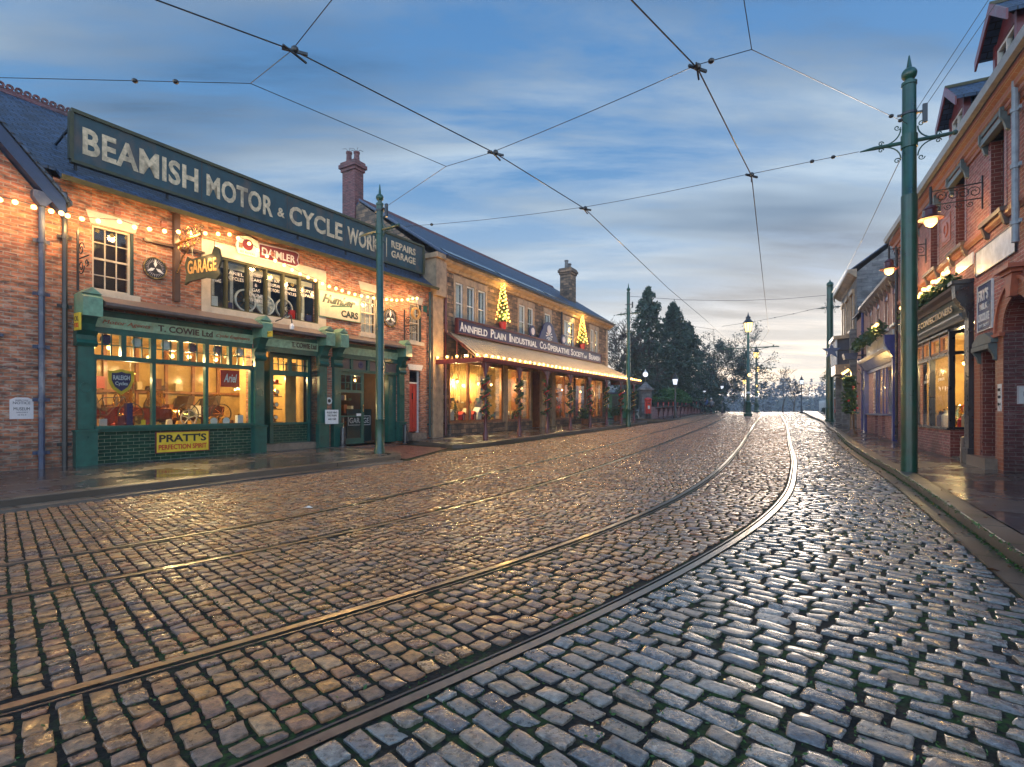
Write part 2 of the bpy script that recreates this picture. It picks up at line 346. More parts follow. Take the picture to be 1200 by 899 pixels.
_t.links.new(_t.nodes['Principled BSDF'].outputs[0], _mx.inputs[1]); _t.links.new(_tr.outputs[0], _mx.inputs[2]); _t.links.new(_mx.outputs[0], _t.nodes['Material Output'].inputs[0])
M_KERB = paint('kerb_stone', (.20, .15, .11), .42, .35, 8, dirt=(.05, .045, .04), da=.7, bump=.5)
M_KERBJ = brickmat('jointed_kerb', (.12, .09, .062), (.06, .05, .042), (.008, .008, .007), bw=6, rh=.95, ms=.022, rough=.42, var=(.45, 1.6), grime=.7, bump=1.0, bd=.02, tint=(.05, .06, .02))
M_KD = paint('wet_dark_kerb', (.03, .03, .033), .25, .4, 8, bump=.4)
M_STEEL = paint('worn_rail_steel', (.22, .19, .16), .36, .3, 14, metal=1, dirt=(.14, .08, .05), da=.6)
M_RUST = paint('rusty_iron', (.035, .025, .022), .45, .4, 12)
M_SKIN = paint('skin', (.45, .26, .18), .6)
M_CLO = paint('dark_coat', (.02, .022, .035), .8)
M_TRO = paint('dark_trousers', (.018, .018, .022), .85)
t = NT('mixed_shop_stock'); cr = t.n('ShaderNodeValToRGB'); t.l(t.n('ShaderNodeNewGeometry').outputs['Random Per Island'], cr.inputs[0]); cr.color_ramp.interpolation = 'CONSTANT'
cr.color_ramp.elements[0].color = (.05, .02, .012, 1); cr.color_ramp.elements[1].position = .93; cr.color_ramp.elements[1].color = (.55, .5, .4, 1)
for p_, c_ in ((.12, (.18, .06, .02)), (.24, (.03, .05, .03)), (.36, (.32, .03, .02)), (.46, (.45, .33, .18)), (.56, (.02, .03, .08)), (.66, (.25, .12, .04)), (.76, (.10, .03, .015)), (.85, (.50, .28, .06))): cr.color_ramp.elements.new(p_).color = c_ + (1,)
t.set('Base Color', cr.outputs[0]); t.set('Roughness', .35); M_STOCK = t.m
M_GLASS = glassmat('window_glass'); M_GLD = glassmat('dark_window_glass', (.35, .38, .42), 1.0)
M_BULB = emit('bulb_glow', (1, .55, .14), 5)
M_BULBI = emit('indoor_bulb', (1, .62, .2), 5)
M_LAMPG = emit('lantern_glow', (1, .6, .18), 2.6)
M_LAMPW = emit('pale_lantern', (.85, .9, 1), .7)
M_TREEL = emit('tree_lights', (1, .50, .09), 5)
def flagmat():
    t = NT('wet_flagstones'); uv = t.P(uv=True); b = t.n('ShaderNodeTexBrick'); t.l(uv, b.inputs[0])
    b.inputs['Color1'].default_value = (.075, .058, .05, 1); b.inputs['Color2'].default_value = (.042, .037, .036, 1); b.inputs['Mortar'].default_value = (.12, .10, .085, 1)
    b.inputs['Scale'].default_value = 1; b.inputs['Mortar Size'].default_value = .007; b.inputs['Brick Width'].default_value = 1.15; b.inputs['Row Height'].default_value = .78
    n = t.noise(3, 6); n2 = t.noise(.8, 4); col = t.mix(1.0, b.outputs[0], t.mix(t.rng(n, .3, .7), (.6,) * 3, (1.5,) * 3), 'MULTIPLY')
    t.set('Base Color', col); t.set('Roughness', t.math('ADD', t.rng(n2, .38, .62, .06, .3), t.rng(n, .4, .7, 0, .12))); t.set('Specular IOR Level', .7)
    t.bump(t.math('SUBTRACT', t.math('MULTIPLY', n, .6), b.outputs['Fac']), .35, .012); return t.m
M_FLAG = flagmat()
def settmat(nm, stops, r0, r1, spec):
    t = NT(nm); ge = t.n('ShaderNodeNewGeometry'); r = ge.outputs['Random Per Island']
    cr = t.n('ShaderNodeValToRGB'); t.l(r, cr.inputs[0]); e = cr.color_ramp.elements; e[0].color = stops[0] + (1,); e[1].color = stops[-1] + (1,)
    for k_, c in enumerate(stops[1:-1]): cr.color_ramp.elements.new((k_ + 1) / (len(stops) - 1)).color = c + (1,)
    n = t.noise(28, 5, rough=.65); n2 = t.noise(160, 3); n0 = t.noise(.5, 3)
    col = t.mix(1.0, cr.outputs[0], t.mix(t.rng(n, .32, .66), (.42,) * 3, (1.6,) * 3), 'MULTIPLY'); col = t.mix(t.rng(n2, .58, .72, 0, .55), col, (.02, .018, .016))
    t.set('Base Color', col); r2 = t.math('FRACT', t.math('MULTIPLY', r, 17.3), 0)
    t.set('Roughness', t.math('ADD', t.math('ADD', t.rng(n, .3, .75, r0, r1), t.math('MULTIPLY', r2, .16)), t.rng(n0, .35, .65, -.04, .08))); t.set('Specular IOR Level', spec); t.set('Coat Weight', .6); t.set('Coat Roughness', t.rng(n, .3, .7, .08, .22)); t.set('Coat IOR', 1.33)
    t.bump(t.math('ADD', t.math('MULTIPLY', n, 1.0), t.math('MULTIPLY', n2, .3)), .75, .014); return t.m
M_SETT = settmat('lamp_warmed_brown_setts', [(.17, .08, .038), (.36, .16, .06), (.13, .08, .055), (.42, .17, .045), (.24, .115, .05), (.33, .12, .045), (.16, .10, .075), (.28, .145, .07), (.42, .215, .095)], .15, .36, .7)  # left setts: warmth of the lamplight is put into the brown stone colour
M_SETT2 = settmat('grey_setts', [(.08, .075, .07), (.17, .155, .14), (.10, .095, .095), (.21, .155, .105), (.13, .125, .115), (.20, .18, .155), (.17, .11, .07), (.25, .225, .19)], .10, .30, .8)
def bedmat():
    t = NT('wet_joint_grit'); n = t.noise(45, 4); m = t.noise(1.6, 4); m2 = t.noise(22, 3)
    col = t.mix(t.rng(n, .35, .7), (.006, .0055, .005), (.028, .023, .018)); k = t.math('MULTIPLY', t.rng(m, .42, .58), t.rng(m2, .42, .6)); col = t.mix(k, col, (.03, .06, .012))
    t.set('Base Color', col); t.set('Roughness', .8); t.set('Specular IOR Level', .2); t.bump(n, .8, .01); return t.m
M_BED = bedmat()
M_EARTH = paint('earth_and_grass', (.03, .05, .018), .8, .5, 1.5)
M_APR = brickmat('wet_paving_brick', (.22, .085, .05), (.15, .06, .04), (.05, .04, .035), bw=.2, rh=.1, ms=.008, rough=.35, var=(.6, 1.5), grime=.3)
# ------------------------------------------------------------ ground
ys = sorted(set([-40, -20, -10] + list(range(-5, 110)) + [115, 120, 130, 150, 170, 200, 230, 300, 450, 700])); xs = [-400, -150, -60, -20, 0, 20, 40, 60, 100, 200, 450]
m = MB(); m.V = [(x, y, g(y) - .04) for y in ys for x in xs]; nx = len(xs)
m.F = [(j * nx + i, j * nx + i + 1, (j + 1) * nx + i + 1, (j + 1) * nx + i) for j in range(len(ys) - 1) for i in range(nx - 1)]
tag(m.build('ground', M_EARTH, recalc=False, org=(0, 0, 0)), kind='structure')
def resample(pts, st=.5):
    P = np.array(pts, float); d = np.r_[0, np.cumsum(np.hypot(*np.diff(P, axis=0).T))]; s = np.linspace(0, d[-1], max(2, int(d[-1] / st)))
    return np.stack([np.interp(s, d, P[:, 0]), np.interp(s, d, P[:, 1])], 1)
def smooth(pts, it=3):
    P = np.array(pts, float)
    for _ in range(it):
        Q = [P[0]]
        for a, b in zip(P[:-1], P[1:]): Q += [a * .75 + b * .25, a * .25 + b * .75]
        P = np.array(Q + [P[-1]])
    return P
def offset(P, d):
    T = np.gradient(P, axis=0); T /= np.linalg.norm(T, axis=1)[:, None]; return P + d * np.stack([T[:, 1], -T[:, 0]], 1)
def sheet(A, B, dz, n=90):
    A = np.array(A, float); B = np.array(B, float)
    def rs(P):
        d = np.r_[0, np.cumsum(np.hypot(*np.diff(P, axis=0).T))]; s = np.linspace(0, d[-1], n); return np.stack([np.interp(s, d, P[:, 0]), np.interp(s, d, P[:, 1])], 1)
    A, B = rs(A), rs(B); m = MB()
    K = 6
    for a, b in zip(A, B):
        for k in range(K + 1):
            q = a + (b - a) * k / K; m.V.append((q[0], q[1], g(q[1]) + dz))
    m.F = [(i * (K + 1) + k, i * (K + 1) + k + 1, (i + 1) * (K + 1) + k + 1, (i + 1) * (K + 1) + k) for i in range(n - 1) for k in range(K)]
    return m
def sweep(P, prof, dz=0):
    """prof: (offset to the right of travel, z)"""
    P = np.array(P, float); T = np.gradient(P, axis=0); T /= np.linalg.norm(T, axis=1)[:, None]; R = np.stack([T[:, 1], -T[:, 0]], 1); m = MB(); k = len(prof)
    for p, r in zip(P, R):
        for a, z in prof: m.V.append((p[0] + a * r[0], p[1] + a * r[1], g(p[1]) + z + dz))
    for i in range(len(P) - 1):
        for j in range(k): m.F.append((i * k + j, i * k + (j + 1) % k, (i + 1) * k + (j + 1) % k, (i + 1) * k + j))
    m.F.append(tuple(range(k))); m.F.append(tuple((len(P) - 1) * k + j for j in range(k))); return m
LK = smooth([(-13.6, -4.6), (-11.2, -.6), (-9.6, 2.2), (-8.1, 5.2), (-7.15, 7.3), (-6.2, 9.2), (-4.15, 12.7), (-3.35, 14.2), (-3.05, 15.1), (-3.6, 15.9), (-4.9, 16.9), (-6.3, 17.6)])
LC = smooth([(-4.35, 21.1), (-3.1, 19.9), (-2.3, 18.9), (-1.75, 18.65), (-1.2, 19.3), (-.15, 21.05), (4.3, 28.6), (9.3, 37.0), (9.9, 38.4), (9.4, 39.8), (7.4, 41.2), (4.5, 42.5)])
RK = smooth([(1.6, -1.0), (3.0, 2.0), (4.44, 4.59), (5.15, 5.85), (7.95, 10.84), (10.3, 15.45), (12.76, 20.15), (15.5, 25.07), (19.3, 32.47), (22.9, 38.9), (27.6, 49.1), (35, 63), (52, 97)])
LF = smooth([(8.5, 43.5), (11.2, 41.6), (12.2, 41.3), (13.2, 42.2), (17, 50), (22, 60), (30, 76), (41, 97)])
roadL = [(-14.4, -6), (-11.2, -.6), (-9.6, 2.2), (-7.15, 7.3), (-4.9, 12.0), (-3.9, 15), (-7.4, 16.8), (-5.0, 21.5), (-1.75, 18.7), (0, 21.3), (9.3, 37), (9.5, 40), (12.2, 41.4), (17, 50), (30, 76), (41, 97)]
tag(sheet(resample(roadL), resample([(1.2, -6), (1.6, -1), (4.44, 4.59), (7.95, 10.84), (12.76, 20.15), (19.3, 32.47), (27.6, 49.1), (52, 97)]), -.004, 110).build('road', M_BED, recalc=False), kind='structure')
kerbprof = lambda w, h, lo: [(0, lo), (0, h - .008), (.008 if w > 0 else -.008, h), (w, h), (w, lo)]
for nm, P, side, wd, dz in (('kerb', LK, -1, .28, .15), ('kerb', LC, -1, .22, .15), ('kerb', RK, 1, .26, .15), ('kerb', LF, -1, .2, .13)):
    tag(sweep(resample(P, .35), kerbprof(side * wd, dz, -.05)).build(nm, M_KERBJ), kind='structure')
# lower gutter step along the left pavement and gutter setting on the right
tag(sweep(resample(offset(smooth([(-13.6, -4.6), (-11.2, -.6), (-9.6, 2.2), (-8.1, 5.2), (-7.15, 7.3), (-6.2, 9.2), (-4.15, 12.7), (-3.2, 14.4)]), .0), .3), [(.004, -.05), (.004, .05), (.3, .045), (.34, -.05)]).build('gutter_step', M_KERBJ), kind='structure')
tag(sweep(resample(RK, .4)[:130], [(-.24, -.05), (-.23, .012), (-.004, .0), (-.004, -.05)]).build('gutter_channel', M_KERBJ), kind='structure')
def fpt(fr, t, o): q = fr.p(t, o, 0); return (q[0], q[1])
tag(sheet([fpt(FL, t, -.15) for t in (-20, -4, 2, 7.0)], offset(resample([(-13.6, -4.6), (-11.2, -.6), (-9.6, 2.2), (-8.1, 5.2), (-7.15, 7.3), (-6.2, 9.2), (-4.15, 12.7), (-3.4, 14.2)]), -.27), .15).build('pavement', M_FLAG, recalc=False), kind='structure')
tag(sheet([fpt(FL, 7.0, -.15), fpt(FL, 7.0, .3)], [(-3.7, 14.2), (-3.4, 14.9)], .151, 12).build('pavement', M_FLAG, recalc=False), kind='structure')
tag(sheet([fpt(FL, 6.9, -3), fpt(FL, 10.1, -3)], [(-3.0, 15.0), (-2.3, 18.75)], .012, 24).build('garage_apron', M_APR, recalc=False), kind='structure')
tag(sheet([fpt(FL, 10.1, -.2), fpt(FC, .2, -.3), fpt(FC, 10, -.3), fpt(FC, 21, -.3)], offset(resample([(-2.55, 19.4), (-1.9, 19.0), (-1.2, 19.6), (-.15, 21.05), (4.3, 28.6), (9.3, 37.0), (9.7, 38.4)]), -.2), .152).build('pavement', M_FLAG, recalc=False), kind='structure')
tag(sheet([fpt(FC, 20.8, -.3), fpt(FC, 20.8, -6)], [(9.6, 38.5), (6.5, 41.4)], .149, 12).build('pavement', M_FLAG, recalc=False), kind='structure')
tag(sheet(offset(resample(RK, .5), .24), [fpt(FR, t, -1.3) for t in (-13, -5, 0, 10, 20, 30, 45, 62, 98)], .15, 110).build('pavement', M_FLAG, recalc=False), kind='structure')
tag(sheet([(8.5, 43.7), (11.2, 41.9), (13.0, 42.4), (17, 50.3), (22, 60.3), (41, 97.5)], [(7.5, 45), (10.5, 43.2), (11.6, 43.6), (15.2, 51), (20.4, 61), (39.5, 98)], .128, 60).build('pavement', M_FLAG, recalc=False), kind='structure')
# ------------------------------------------------------------ rails and setts
def spl(pts):
    P = np.array(pts, float); d = np.r_[0, np.cumsum(np.hypot(*np.diff(P, axis=0).T))]; s = np.arange(0, d[-1], .2)
    Q = np.stack([np.interp(s, d, P[:, 0]), np.interp(s, d, P[:, 1])], 1)
    for _ in range(60): Q[1:-1] = Q[1:-1] * .5 + (Q[:-2] + Q[2:]) * .25
    return Q
R3 = spl([(-9.4, -4.1), (-5.6, -.5), (-3.9, 1.1), (-2.39, 2.47), (-1.44, 3.36), (-.78, 4.0), (.25, 5.12), (1.42, 6.63), (2.75, 8.6), (4.36, 11.5), (6.5, 15.7), (9.7, 22.2), (16.9, 36.9), (25.6, 54.2), (47, 97)])
R4 = spl([(-8.2, -5.2), (-4.6, -1.5), (-2.6, .55), (-1.01, 2.08), (-.54, 2.51), (-.23, 2.79), (.15, 3.14), (.71, 3.70), (1.47, 4.54), (2.42, 5.66), (3.28, 6.78), (4.07, 7.95), (4.9, 9.25), (5.92, 11.1), (7.85, 14.64), (11.1, 21.1), (17.8, 34.2), (27.3, 53.6), (48.6, 97)])
R2 = spl([(-10.4, -2.4), (-6.6, 1.2), (-4.9, 2.8), (-3.78, 3.9), (-3.01, 4.67), (-1.91, 5.95), (-1.14, 7.06), (.05, 8.95), (2.12, 13.0), (4.5, 17.9), (8.8, 26.5), (17.0, 43.0), (22.5, 54.2), (43.5, 97)])
R1 = spl([(-11.3, -1.6), (-7.5, 2.0), (-5.8, 3.6), (-4.57, 4.78), (-3.71, 5.68), (-2.6, 7.3), (-1.7, 9.2), (-.4, 12.1), (1.4, 15.7), (3.4, 19.7), (7.5, 27.9), (15.6, 43.7), (21.1, 54.9), (42, 97.6)])
railprof = lambda s: [(-.03, -.05), (-.03, .006), (.03, .006), (.03, -.05)]
for P, s, lb in ((R1, 1, 'worn tram rail nearest the motor works, leftmost of the four'), (R2, -1, 'dull tram rail second from the left, inner rail of the far track'), (R3, 1, 'tram rail third from the left, left rail of the near curving track'), (R4, -1, 'bright curving tram rail nearest the right kerb')):
    t = thing('tram_rail', lb, 'rail', (P[60][0], P[60][1], g(P[60][1])), 'tram rails set in the road')
    sweep(P, [(-.031, -.05), (-.031, .008), (.031, .008), (.031, -.05)]).build('rail_head', M_STEEL, t)
    sweep(P, [(s * .062, -.05), (s * .062, .002), (s * .078, .002), (s * .078, -.05)]).build('check_lip', M_RUST, t)
MC = np.array([(a + b) / 2 for a, b in zip(R3, [R4[np.argmin(((R4 - p) ** 2).sum(1))] for p in R3])])
MC = spl(MC[::12]); MT = np.gradient(MC, axis=0); MT /= np.linalg.norm(MT, axis=1)[:, None]
for _ in range(80): MT[1:-1] = MT[1:-1] * .5 + (MT[:-2] + MT[2:]) * .25
MT /= np.linalg.norm(MT, axis=1)[:, None]; MR = np.stack([MT[:, 1], -MT[:, 0]], 1)
MSL = np.r_[0, np.cumsum(np.hypot(*np.diff(MC, axis=0).T))]
def tcurve(P):
    """signed offset of a curve from the mid line, for each station (intersect row line with curve)"""
    out = np.full(len(MC), np.nan)
    for i in range(len(MC)):
        q = P - MC[i]; al = (q * MT[i]).sum(1); ac = (q * MR[i]).sum(1); sg = np.where(al[:-1] * al[1:] <= 0)[0]
        if len(sg):
            c = [ac[k] + (ac[k + 1] - ac[k]) * (-al[k]) / (al[k + 1] - al[k] + 1e-12) for k in sg]; c = min(c, key=abs); out[i] = c
    ok = ~np.isnan(out)
    if ok.any(): out = np.interp(np.arange(len(MC)), np.where(ok)[0], out[ok])
    return out
TL = tcurve(resample([(-18, -9), (-13.2, -4.4), (-10.9, -.6), (-9.25, 2.3), (-7.75, 5.3), (-6.8, 7.5), (-5.85, 9.4), (-3.85, 12.8), (-2.9, 14.6), (-2.5, 17), (-1.7, 18.5), (.1, 21.0), (4.5, 28.5), (9.5, 36.9), (12.3, 41.2), (17, 50), (30, 76), (41, 97)], .3))
T1, T2, T3, T4 = tcurve(R1), tcurve(R2), tcurve(R3), tcurve(R4); TR = tcurve(offset(resample(RK, .3), -.24))
TLB = np.where(MSL > 0, 0, 0)
setts = []      # x, y, half along-row, half across, angle
s = 0.6; smax = MSL[-1] - .5
while s < smax:
    px_, py_ = np.interp(s, MSL, MC[:, 0]), np.interp(s, MSL, MC[:, 1])
    pitch = .120 if py_ < 30 else (.15 if py_ < 55 else .2); tx, ty = np.interp(s, MSL, MT[:, 0]), np.interp(s, MSL, MT[:, 1]); rx, ry = ty, -tx
    b = [np.interp(s, MSL, q) for q in (TL, T1, T2, T3, T4, TR)]
    ang = math.atan2(ry, rx)
    for k in range(5):
        a0, a1 = b[k] + (.05 if k == 0 else .04), b[k + 1] - (.04 if k < 4 else .0)
        if k in (1, 3): a0 += .06          # groove side
        if k in (1, 3): a1 -= .06
        if a1 - a0 < .08: continue
        base = (.122, .118, .12, .148, .192)[k]; c = a0 - random.uniform(0, .1)
        lenf = 1.0 if py_ < 30 else (1.15 if py_ < 55 else 1.5)
        while c < a1:
            ln = base * lenf * random.uniform(.75, 1.3); c2 = c + ln; lo, hi = max(c, a0), min(c2, a1)
            if hi - lo > .06:
                md = (lo + hi) / 2; x, y = px_ + md * rx, py_ + md * ry
                if y > -.6:
                    if abs(x) < 1.45 * y + 3.4 and (abs(x) < 1.25 * y or y < 14) and y < 97:
                        # rows on the inside of the bend close up, on the outside open out
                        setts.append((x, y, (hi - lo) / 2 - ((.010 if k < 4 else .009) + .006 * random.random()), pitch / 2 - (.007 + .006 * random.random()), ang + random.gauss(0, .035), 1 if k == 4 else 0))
            c = c2
    s += pitch * random.uniform(.96, 1.04)
S = np.array(setts)
def sett_mesh(S, us, name_seed):
    n = len(us); U, W = np.meshgrid(us, us); U = U.ravel(); W = W.ravel(); k = len(U); cnt = len(S); r = np.random.default_rng(name_seed)
    edge = (np.abs(U) > .999) | (np.abs(W) > .999)
    rad = np.maximum(np.abs(U), np.abs(W)); cs = 1 - .07 * (np.abs(U * W)) ** 3      # clipped corners
    jx = r.normal(0, .05, (cnt, 1)) * W[None] + r.normal(0, .03, (cnt, k)); jy = r.normal(0, .06, (cnt, 1)) * U[None] + r.normal(0, .045, (cnt, k))
    sc = r.uniform(.93, 1.05, (cnt, 1))
    lx = (U[None] * cs + jx) * S[:, 2:3] * sc; ly = (W[None] * cs + jy) * S[:, 3:4] * sc
    dome = .006 * (1 - np.minimum(1, rad) ** 4); crown = r.uniform(.5, 1.4, (cnt, 1)) * dome[None]
    zt = .004 + crown + r.normal(0, .003, (cnt, 1)) + lx * r.normal(0, .04, (cnt, 1)) + ly * r.normal(0, .06, (cnt, 1)) + r.normal(0, .0016, (cnt, k))
    zt = np.where(edge[None], -.045, zt)
    c, s_ = np.cos(S[:, 4:5]), np.sin(S[:, 4:5]); X = S[:, 0:1] + lx * c - ly * s_; Y = S[:, 1:2] + lx * s_ + ly * c
    G = np.interp(S[:, 1], ZX, ZY)[:, None]; slope = (np.interp(S[:, 1] + .05, ZX, ZY) - np.interp(S[:, 1] - .05, ZX, ZY))[:, None] / .1
    Z = G + slope * (Y - S[:, 1:2]) + zt; V = np.stack([X, Y, Z], 2).reshape(-1, 3)
    q = np.array([(j * n + i, j * n + i + 1, (j + 1) * n + i + 1, (j + 1) * n + i) for j in range(n - 1) for i in range(n - 1)]); Fq = (q[None] + (np.arange(cnt) * k)[:, None, None]).reshape(-1, 4)
    return V, Fq
def lay_setts(name, S, mat):
    off = 0; VV = []; FF = []; SM = []
    for A, us, sd_ in ((S[S[:, 1] < 9], [-1, -.955, -.82, -.35, .35, .82, .955, 1], 1), (S[(S[:, 1] >= 9) & (S[:, 1] < 30)], [-1, -.93, .0, .93, 1], 2), (S[S[:, 1] >= 30], [-1, -.8, .8, 1], 3)):
        if len(A) == 0: continue
        v, f_ = sett_mesh(A, us, sd_); VV.append(v); FF.append(f_ + off); off += len(v); n_ = len(us) - 1; ii = np.arange(n_); inn = (ii > 0) & (ii < n_ - 1); SM.append(np.tile((inn[:, None] & inn[None, :]).ravel(), len(A)))
    V = np.concatenate(VV); Fq = np.concatenate(FF)
    me = bpy.data.meshes.new(name); me.vertices.add(len(V)); me.vertices.foreach_set('co', V.ravel()); me.loops.add(Fq.size); me.loops.foreach_set('vertex_index', Fq.ravel().astype(np.int32))
    me.polygons.add(len(Fq)); me.polygons.foreach_set('loop_start', np.arange(0, Fq.size, 4, dtype=np.int32)); me.polygons.foreach_set('loop_total', np.full(len(Fq), 4, dtype=np.int32))
    me.update(calc_edges=True); sm_ = np.concatenate(SM); me.polygons.foreach_set('use_smooth', sm_); me.materials.append(mat); me.validate()
    ob = bpy.data.objects.new(name, me); COL.objects.link(ob); tag(ob, kind='structure')
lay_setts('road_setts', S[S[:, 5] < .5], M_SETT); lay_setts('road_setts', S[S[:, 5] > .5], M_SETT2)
# ------------------------------------------------------------ building helpers
def wall(fr, t0, t1, z0, z1, holes=(), th=.3):
    m = MB(); T = sorted({t0, t1} | {h[0] for h in holes} | {h[1] for h in holes}); Z = sorted({z0, z1} | {h[2] for h in holes} | {h[3] for h in holes})
    T = [t for t in T if t0 <= t <= t1]; Z = [z for z in Z if z0 <= z <= z1]
    ins = lambda t, z: any(h[0] < t < h[1] and h[2] < z < h[3] for h in holes)
    for a, b in zip(T, T[1:]):
        for c, d in zip(Z, Z[1:]):
            if not ins((a + b) / 2, (c + d) / 2): m.poly(fr.p(a, 0, c), fr.p(b, 0, c), fr.p(b, 0, d), fr.p(a, 0, d)); m.poly(fr.p(a, -th, c), fr.p(a, -th, d), fr.p(b, -th, d), fr.p(b, -th, c))
    for a, b, c, d in holes:
        for (ta, za), (tb, zb) in (((a, c), (b, c)), ((b, c), (b, d)), ((b, d), (a, d)), ((a, d), (a, c))): m.poly(fr.p(ta, 0, za), fr.p(tb, 0, zb), fr.p(tb, -th, zb), fr.p(ta, -th, za))
    return m
def glaze(fr, t0, t1, z0, z1, o, parent, mat=None): return MB().box(fr, t0, t1, o, o + .006, z0, z1).build('window_pane', mat or M_GLASS, parent)
def sash(fr, t0, t1, z0, z1, parent, cols=3, rows=4, fm=M_WW, o=-.13, curtain=None, fw=.05, gm=None, name='window', back=.5, backm=None):
    m = MB(); m.box(fr, t0, t0 + fw, o, o + .07, z0, z1).box(fr, t1 - fw, t1, o, o + .07, z0, z1).box(fr, t0 + fw, t1 - fw, o, o + .07, z1 - fw, z1).box(fr, t0 + fw, t1 - fw, o, o + .07, z0, z0 + fw * 1.3)
    zm = (z0 + z1) / 2; a, b = t0 + fw, t1 - fw
    if rows > 1: m.box(fr, a, b, o + .01, o + .06, zm - .022, zm + .022)
    for i in range(1, cols): m.box(fr, a + (b - a) * i / cols - .011, a + (b - a) * i / cols + .011, o + .015, o + .045, z0 + fw, z1 - fw)
    for j in range(1, rows):
        if rows % 2 == 0 and j == rows // 2: continue
        z = z0 + (z1 - z0) * j / rows; m.box(fr, a, b, o + .017, o + .043, z - .011, z + .011)
    wdw = m.build(name, fm, parent); glaze(fr, a, b, z0 + fw, z1 - fw, o + .022, wdw, gm)
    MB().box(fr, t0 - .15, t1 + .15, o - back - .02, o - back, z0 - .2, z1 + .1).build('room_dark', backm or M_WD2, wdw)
    if curtain:
        c = MB(); n = 14
        for (u0, u1) in ((a, a + (b - a) * curtain), (b - (b - a) * curtain, b)):
            for k in range(n):
                p, q = u0 + (u1 - u0) * k / n, u0 + (u1 - u0) * (k + 1) / n; w1, w2 = .02 * math.sin(k * 2.1), .02 * math.sin((k + 1) * 2.1)
                c.poly(fr.p(p, o - .06 + w1, z0 + .03), fr.p(q, o - .06 + w2, z0 + .03), fr.p(q, o - .06 + w2, z1 - .03), fr.p(p, o - .06 + w1, z1 - .03))
        c.build('curtain', M_CUR, wdw)
    return wdw
def gable_shell(fr, t0, t1, back, z0, ze, zr, ridge, mat, parent, name='wall'):
    m = MB()
    for t in (t0, t1): m.poly(fr.p(t, 0, z0), fr.p(t, -back, z0), fr.p(t, -back, ze), fr.p(t, -ridge, zr), fr.p(t, 0, ze))
    m.poly(fr.p(t0, -back, z0), fr.p(t1, -back, z0), fr.p(t1, -back, ze), fr.p(t0, -back, ze)); return m.build(name, mat, parent)
def roofslab(fr, t0, t1, o0, ze, orr, zr, ob_, zb, th=.07):
    m = MB(); m.prof(fr, [(o0, ze), (orr, zr), (orr, zr - th), (o0, ze - th)], t0, t1); m.prof(fr, [(orr, zr), (ob_, zb), (ob_, zb - th), (orr, zr - th)], t0, t1); return m
def room(fr, t0, t1, o0, o1, z0, z1, parent, wm_, fm=None, name='interior_room'):
    m = MB(); p = fr.p
    m.poly(p(t0, o1, z0), p(t1, o1, z0), p(t1, o1, z1), p(t0, o1, z1)); m.poly(p(t0, o0, z0), p(t0, o1, z0), p(t0, o1, z1), p(t0, o0, z1)); m.poly(p(t1, o0, z0), p(t1, o1, z0), p(t1, o1, z1), p(t1, o0, z1)); m.poly(p(t0, o0, z1), p(t1, o0, z1), p(t1, o1, z1), p(t0, o1, z1)); m.poly(p(t0, o0, z0), p(t1, o0, z0), p(t1, o1, z0), p(t0, o1, z0))
    return m.build(name, wm_, parent)
def chimney(fr, tc, oc, wt, wo, z0, z1, mat, parent, pots=2, capm=None, vanes=False):
    m = MB(); m.box(fr, tc - wt / 2, tc + wt / 2, oc - wo / 2, oc + wo / 2, z0, z1 - .45); h = .07
    for k, (e, a, b) in enumerate(((.06, .45, .3), (.13, .3, .12), (.07, .12, 0))): m.box(fr, tc - wt / 2 - e, tc + wt / 2 + e, oc - wo / 2 - e, oc + wo / 2 + e, z1 - a + .001 * k, z1 - b)
    c = m.build('chimney', mat, parent)
    for k in range(pots):
        ok = oc + (k - (pots - 1) / 2) * (wo * .62 if wo > wt else 0); tk = tc + (k - (pots - 1) / 2) * (wt * .55 if wo <= wt else 0)
        MB().lathe(fr.p(tk, ok, z1), [(.15, 0), (.14, .1), (.12, .5 - .12 * k), (.15, .52 - .12 * k), (.15, .6 - .12 * k), (.09, .6 - .12 * k)], 12).build('chimney_pot', capm or mat, c)
        if vanes:
            v = MB(); q = fr.p(tk, ok, z1 + .6 - .12 * k)
            for a in range(4): an = a * PI / 2 + .5; v.tube([q, (q[0] + .16 * math.cos(an), q[1] + .16 * math.sin(an), q[2] + .14), (q[0] + .3 * math.cos(an), q[1] + .3 * math.sin(an), q[2] + .08)], .012, 4)
            v.build('cowl', M_BK, c)
    return c
def lintel(fr, t0, t1, z0, z1, parent, mat=M_WP, splay=.09, o=.02, name='lintel'):
    return MB().prism(fr, [(t0 + splay, z0), (t1 - splay, z0), (t1, z1), (t0, z1)], -.1, o).build(name, mat, parent)
def pipe(name, fr, t, o, z0, z1, r, mat, parent, collars=3, hopper=False):
    m = MB(); m.tube([fr.p(t, o, z0), fr.p(t, o, z1)], r, 10)
    for k in range(collars): z = z0 + (z1 - z0) * (k + .35) / collars; m.tube([fr.p(t, o, z - .04), fr.p(t, o, z + .04)], r * 1.35, 10); m.box(fr, t - r * 2.6, t + r * 2.6, o - r * .8, o - r * .2, z - .035, z + .035)
    if hopper: m.prism(fr, [(t - r, z1), (t + r, z1), (t + r * 3, z1 + .16), (t + r * 3, z1 + .3), (t - r * 3, z1 + .3), (t - r * 3, z1 + .16)], o - r * 1.4, o + r * 1.8)
    return m.build(name, mat, parent, smooth=True)
def spiral(fr, cx_, cz, r, turns, o, n=26, a0=0, s=1):
    return [fr.p(cx_ + s * r * (1 - .8 * i / n) * math.cos(a0 + turns * 2 * PI * i / n), o, cz + r * (1 - .8 * i / n) * math.sin(a0 + turns * 2 * PI * i / n)) for i in range(n + 1)]
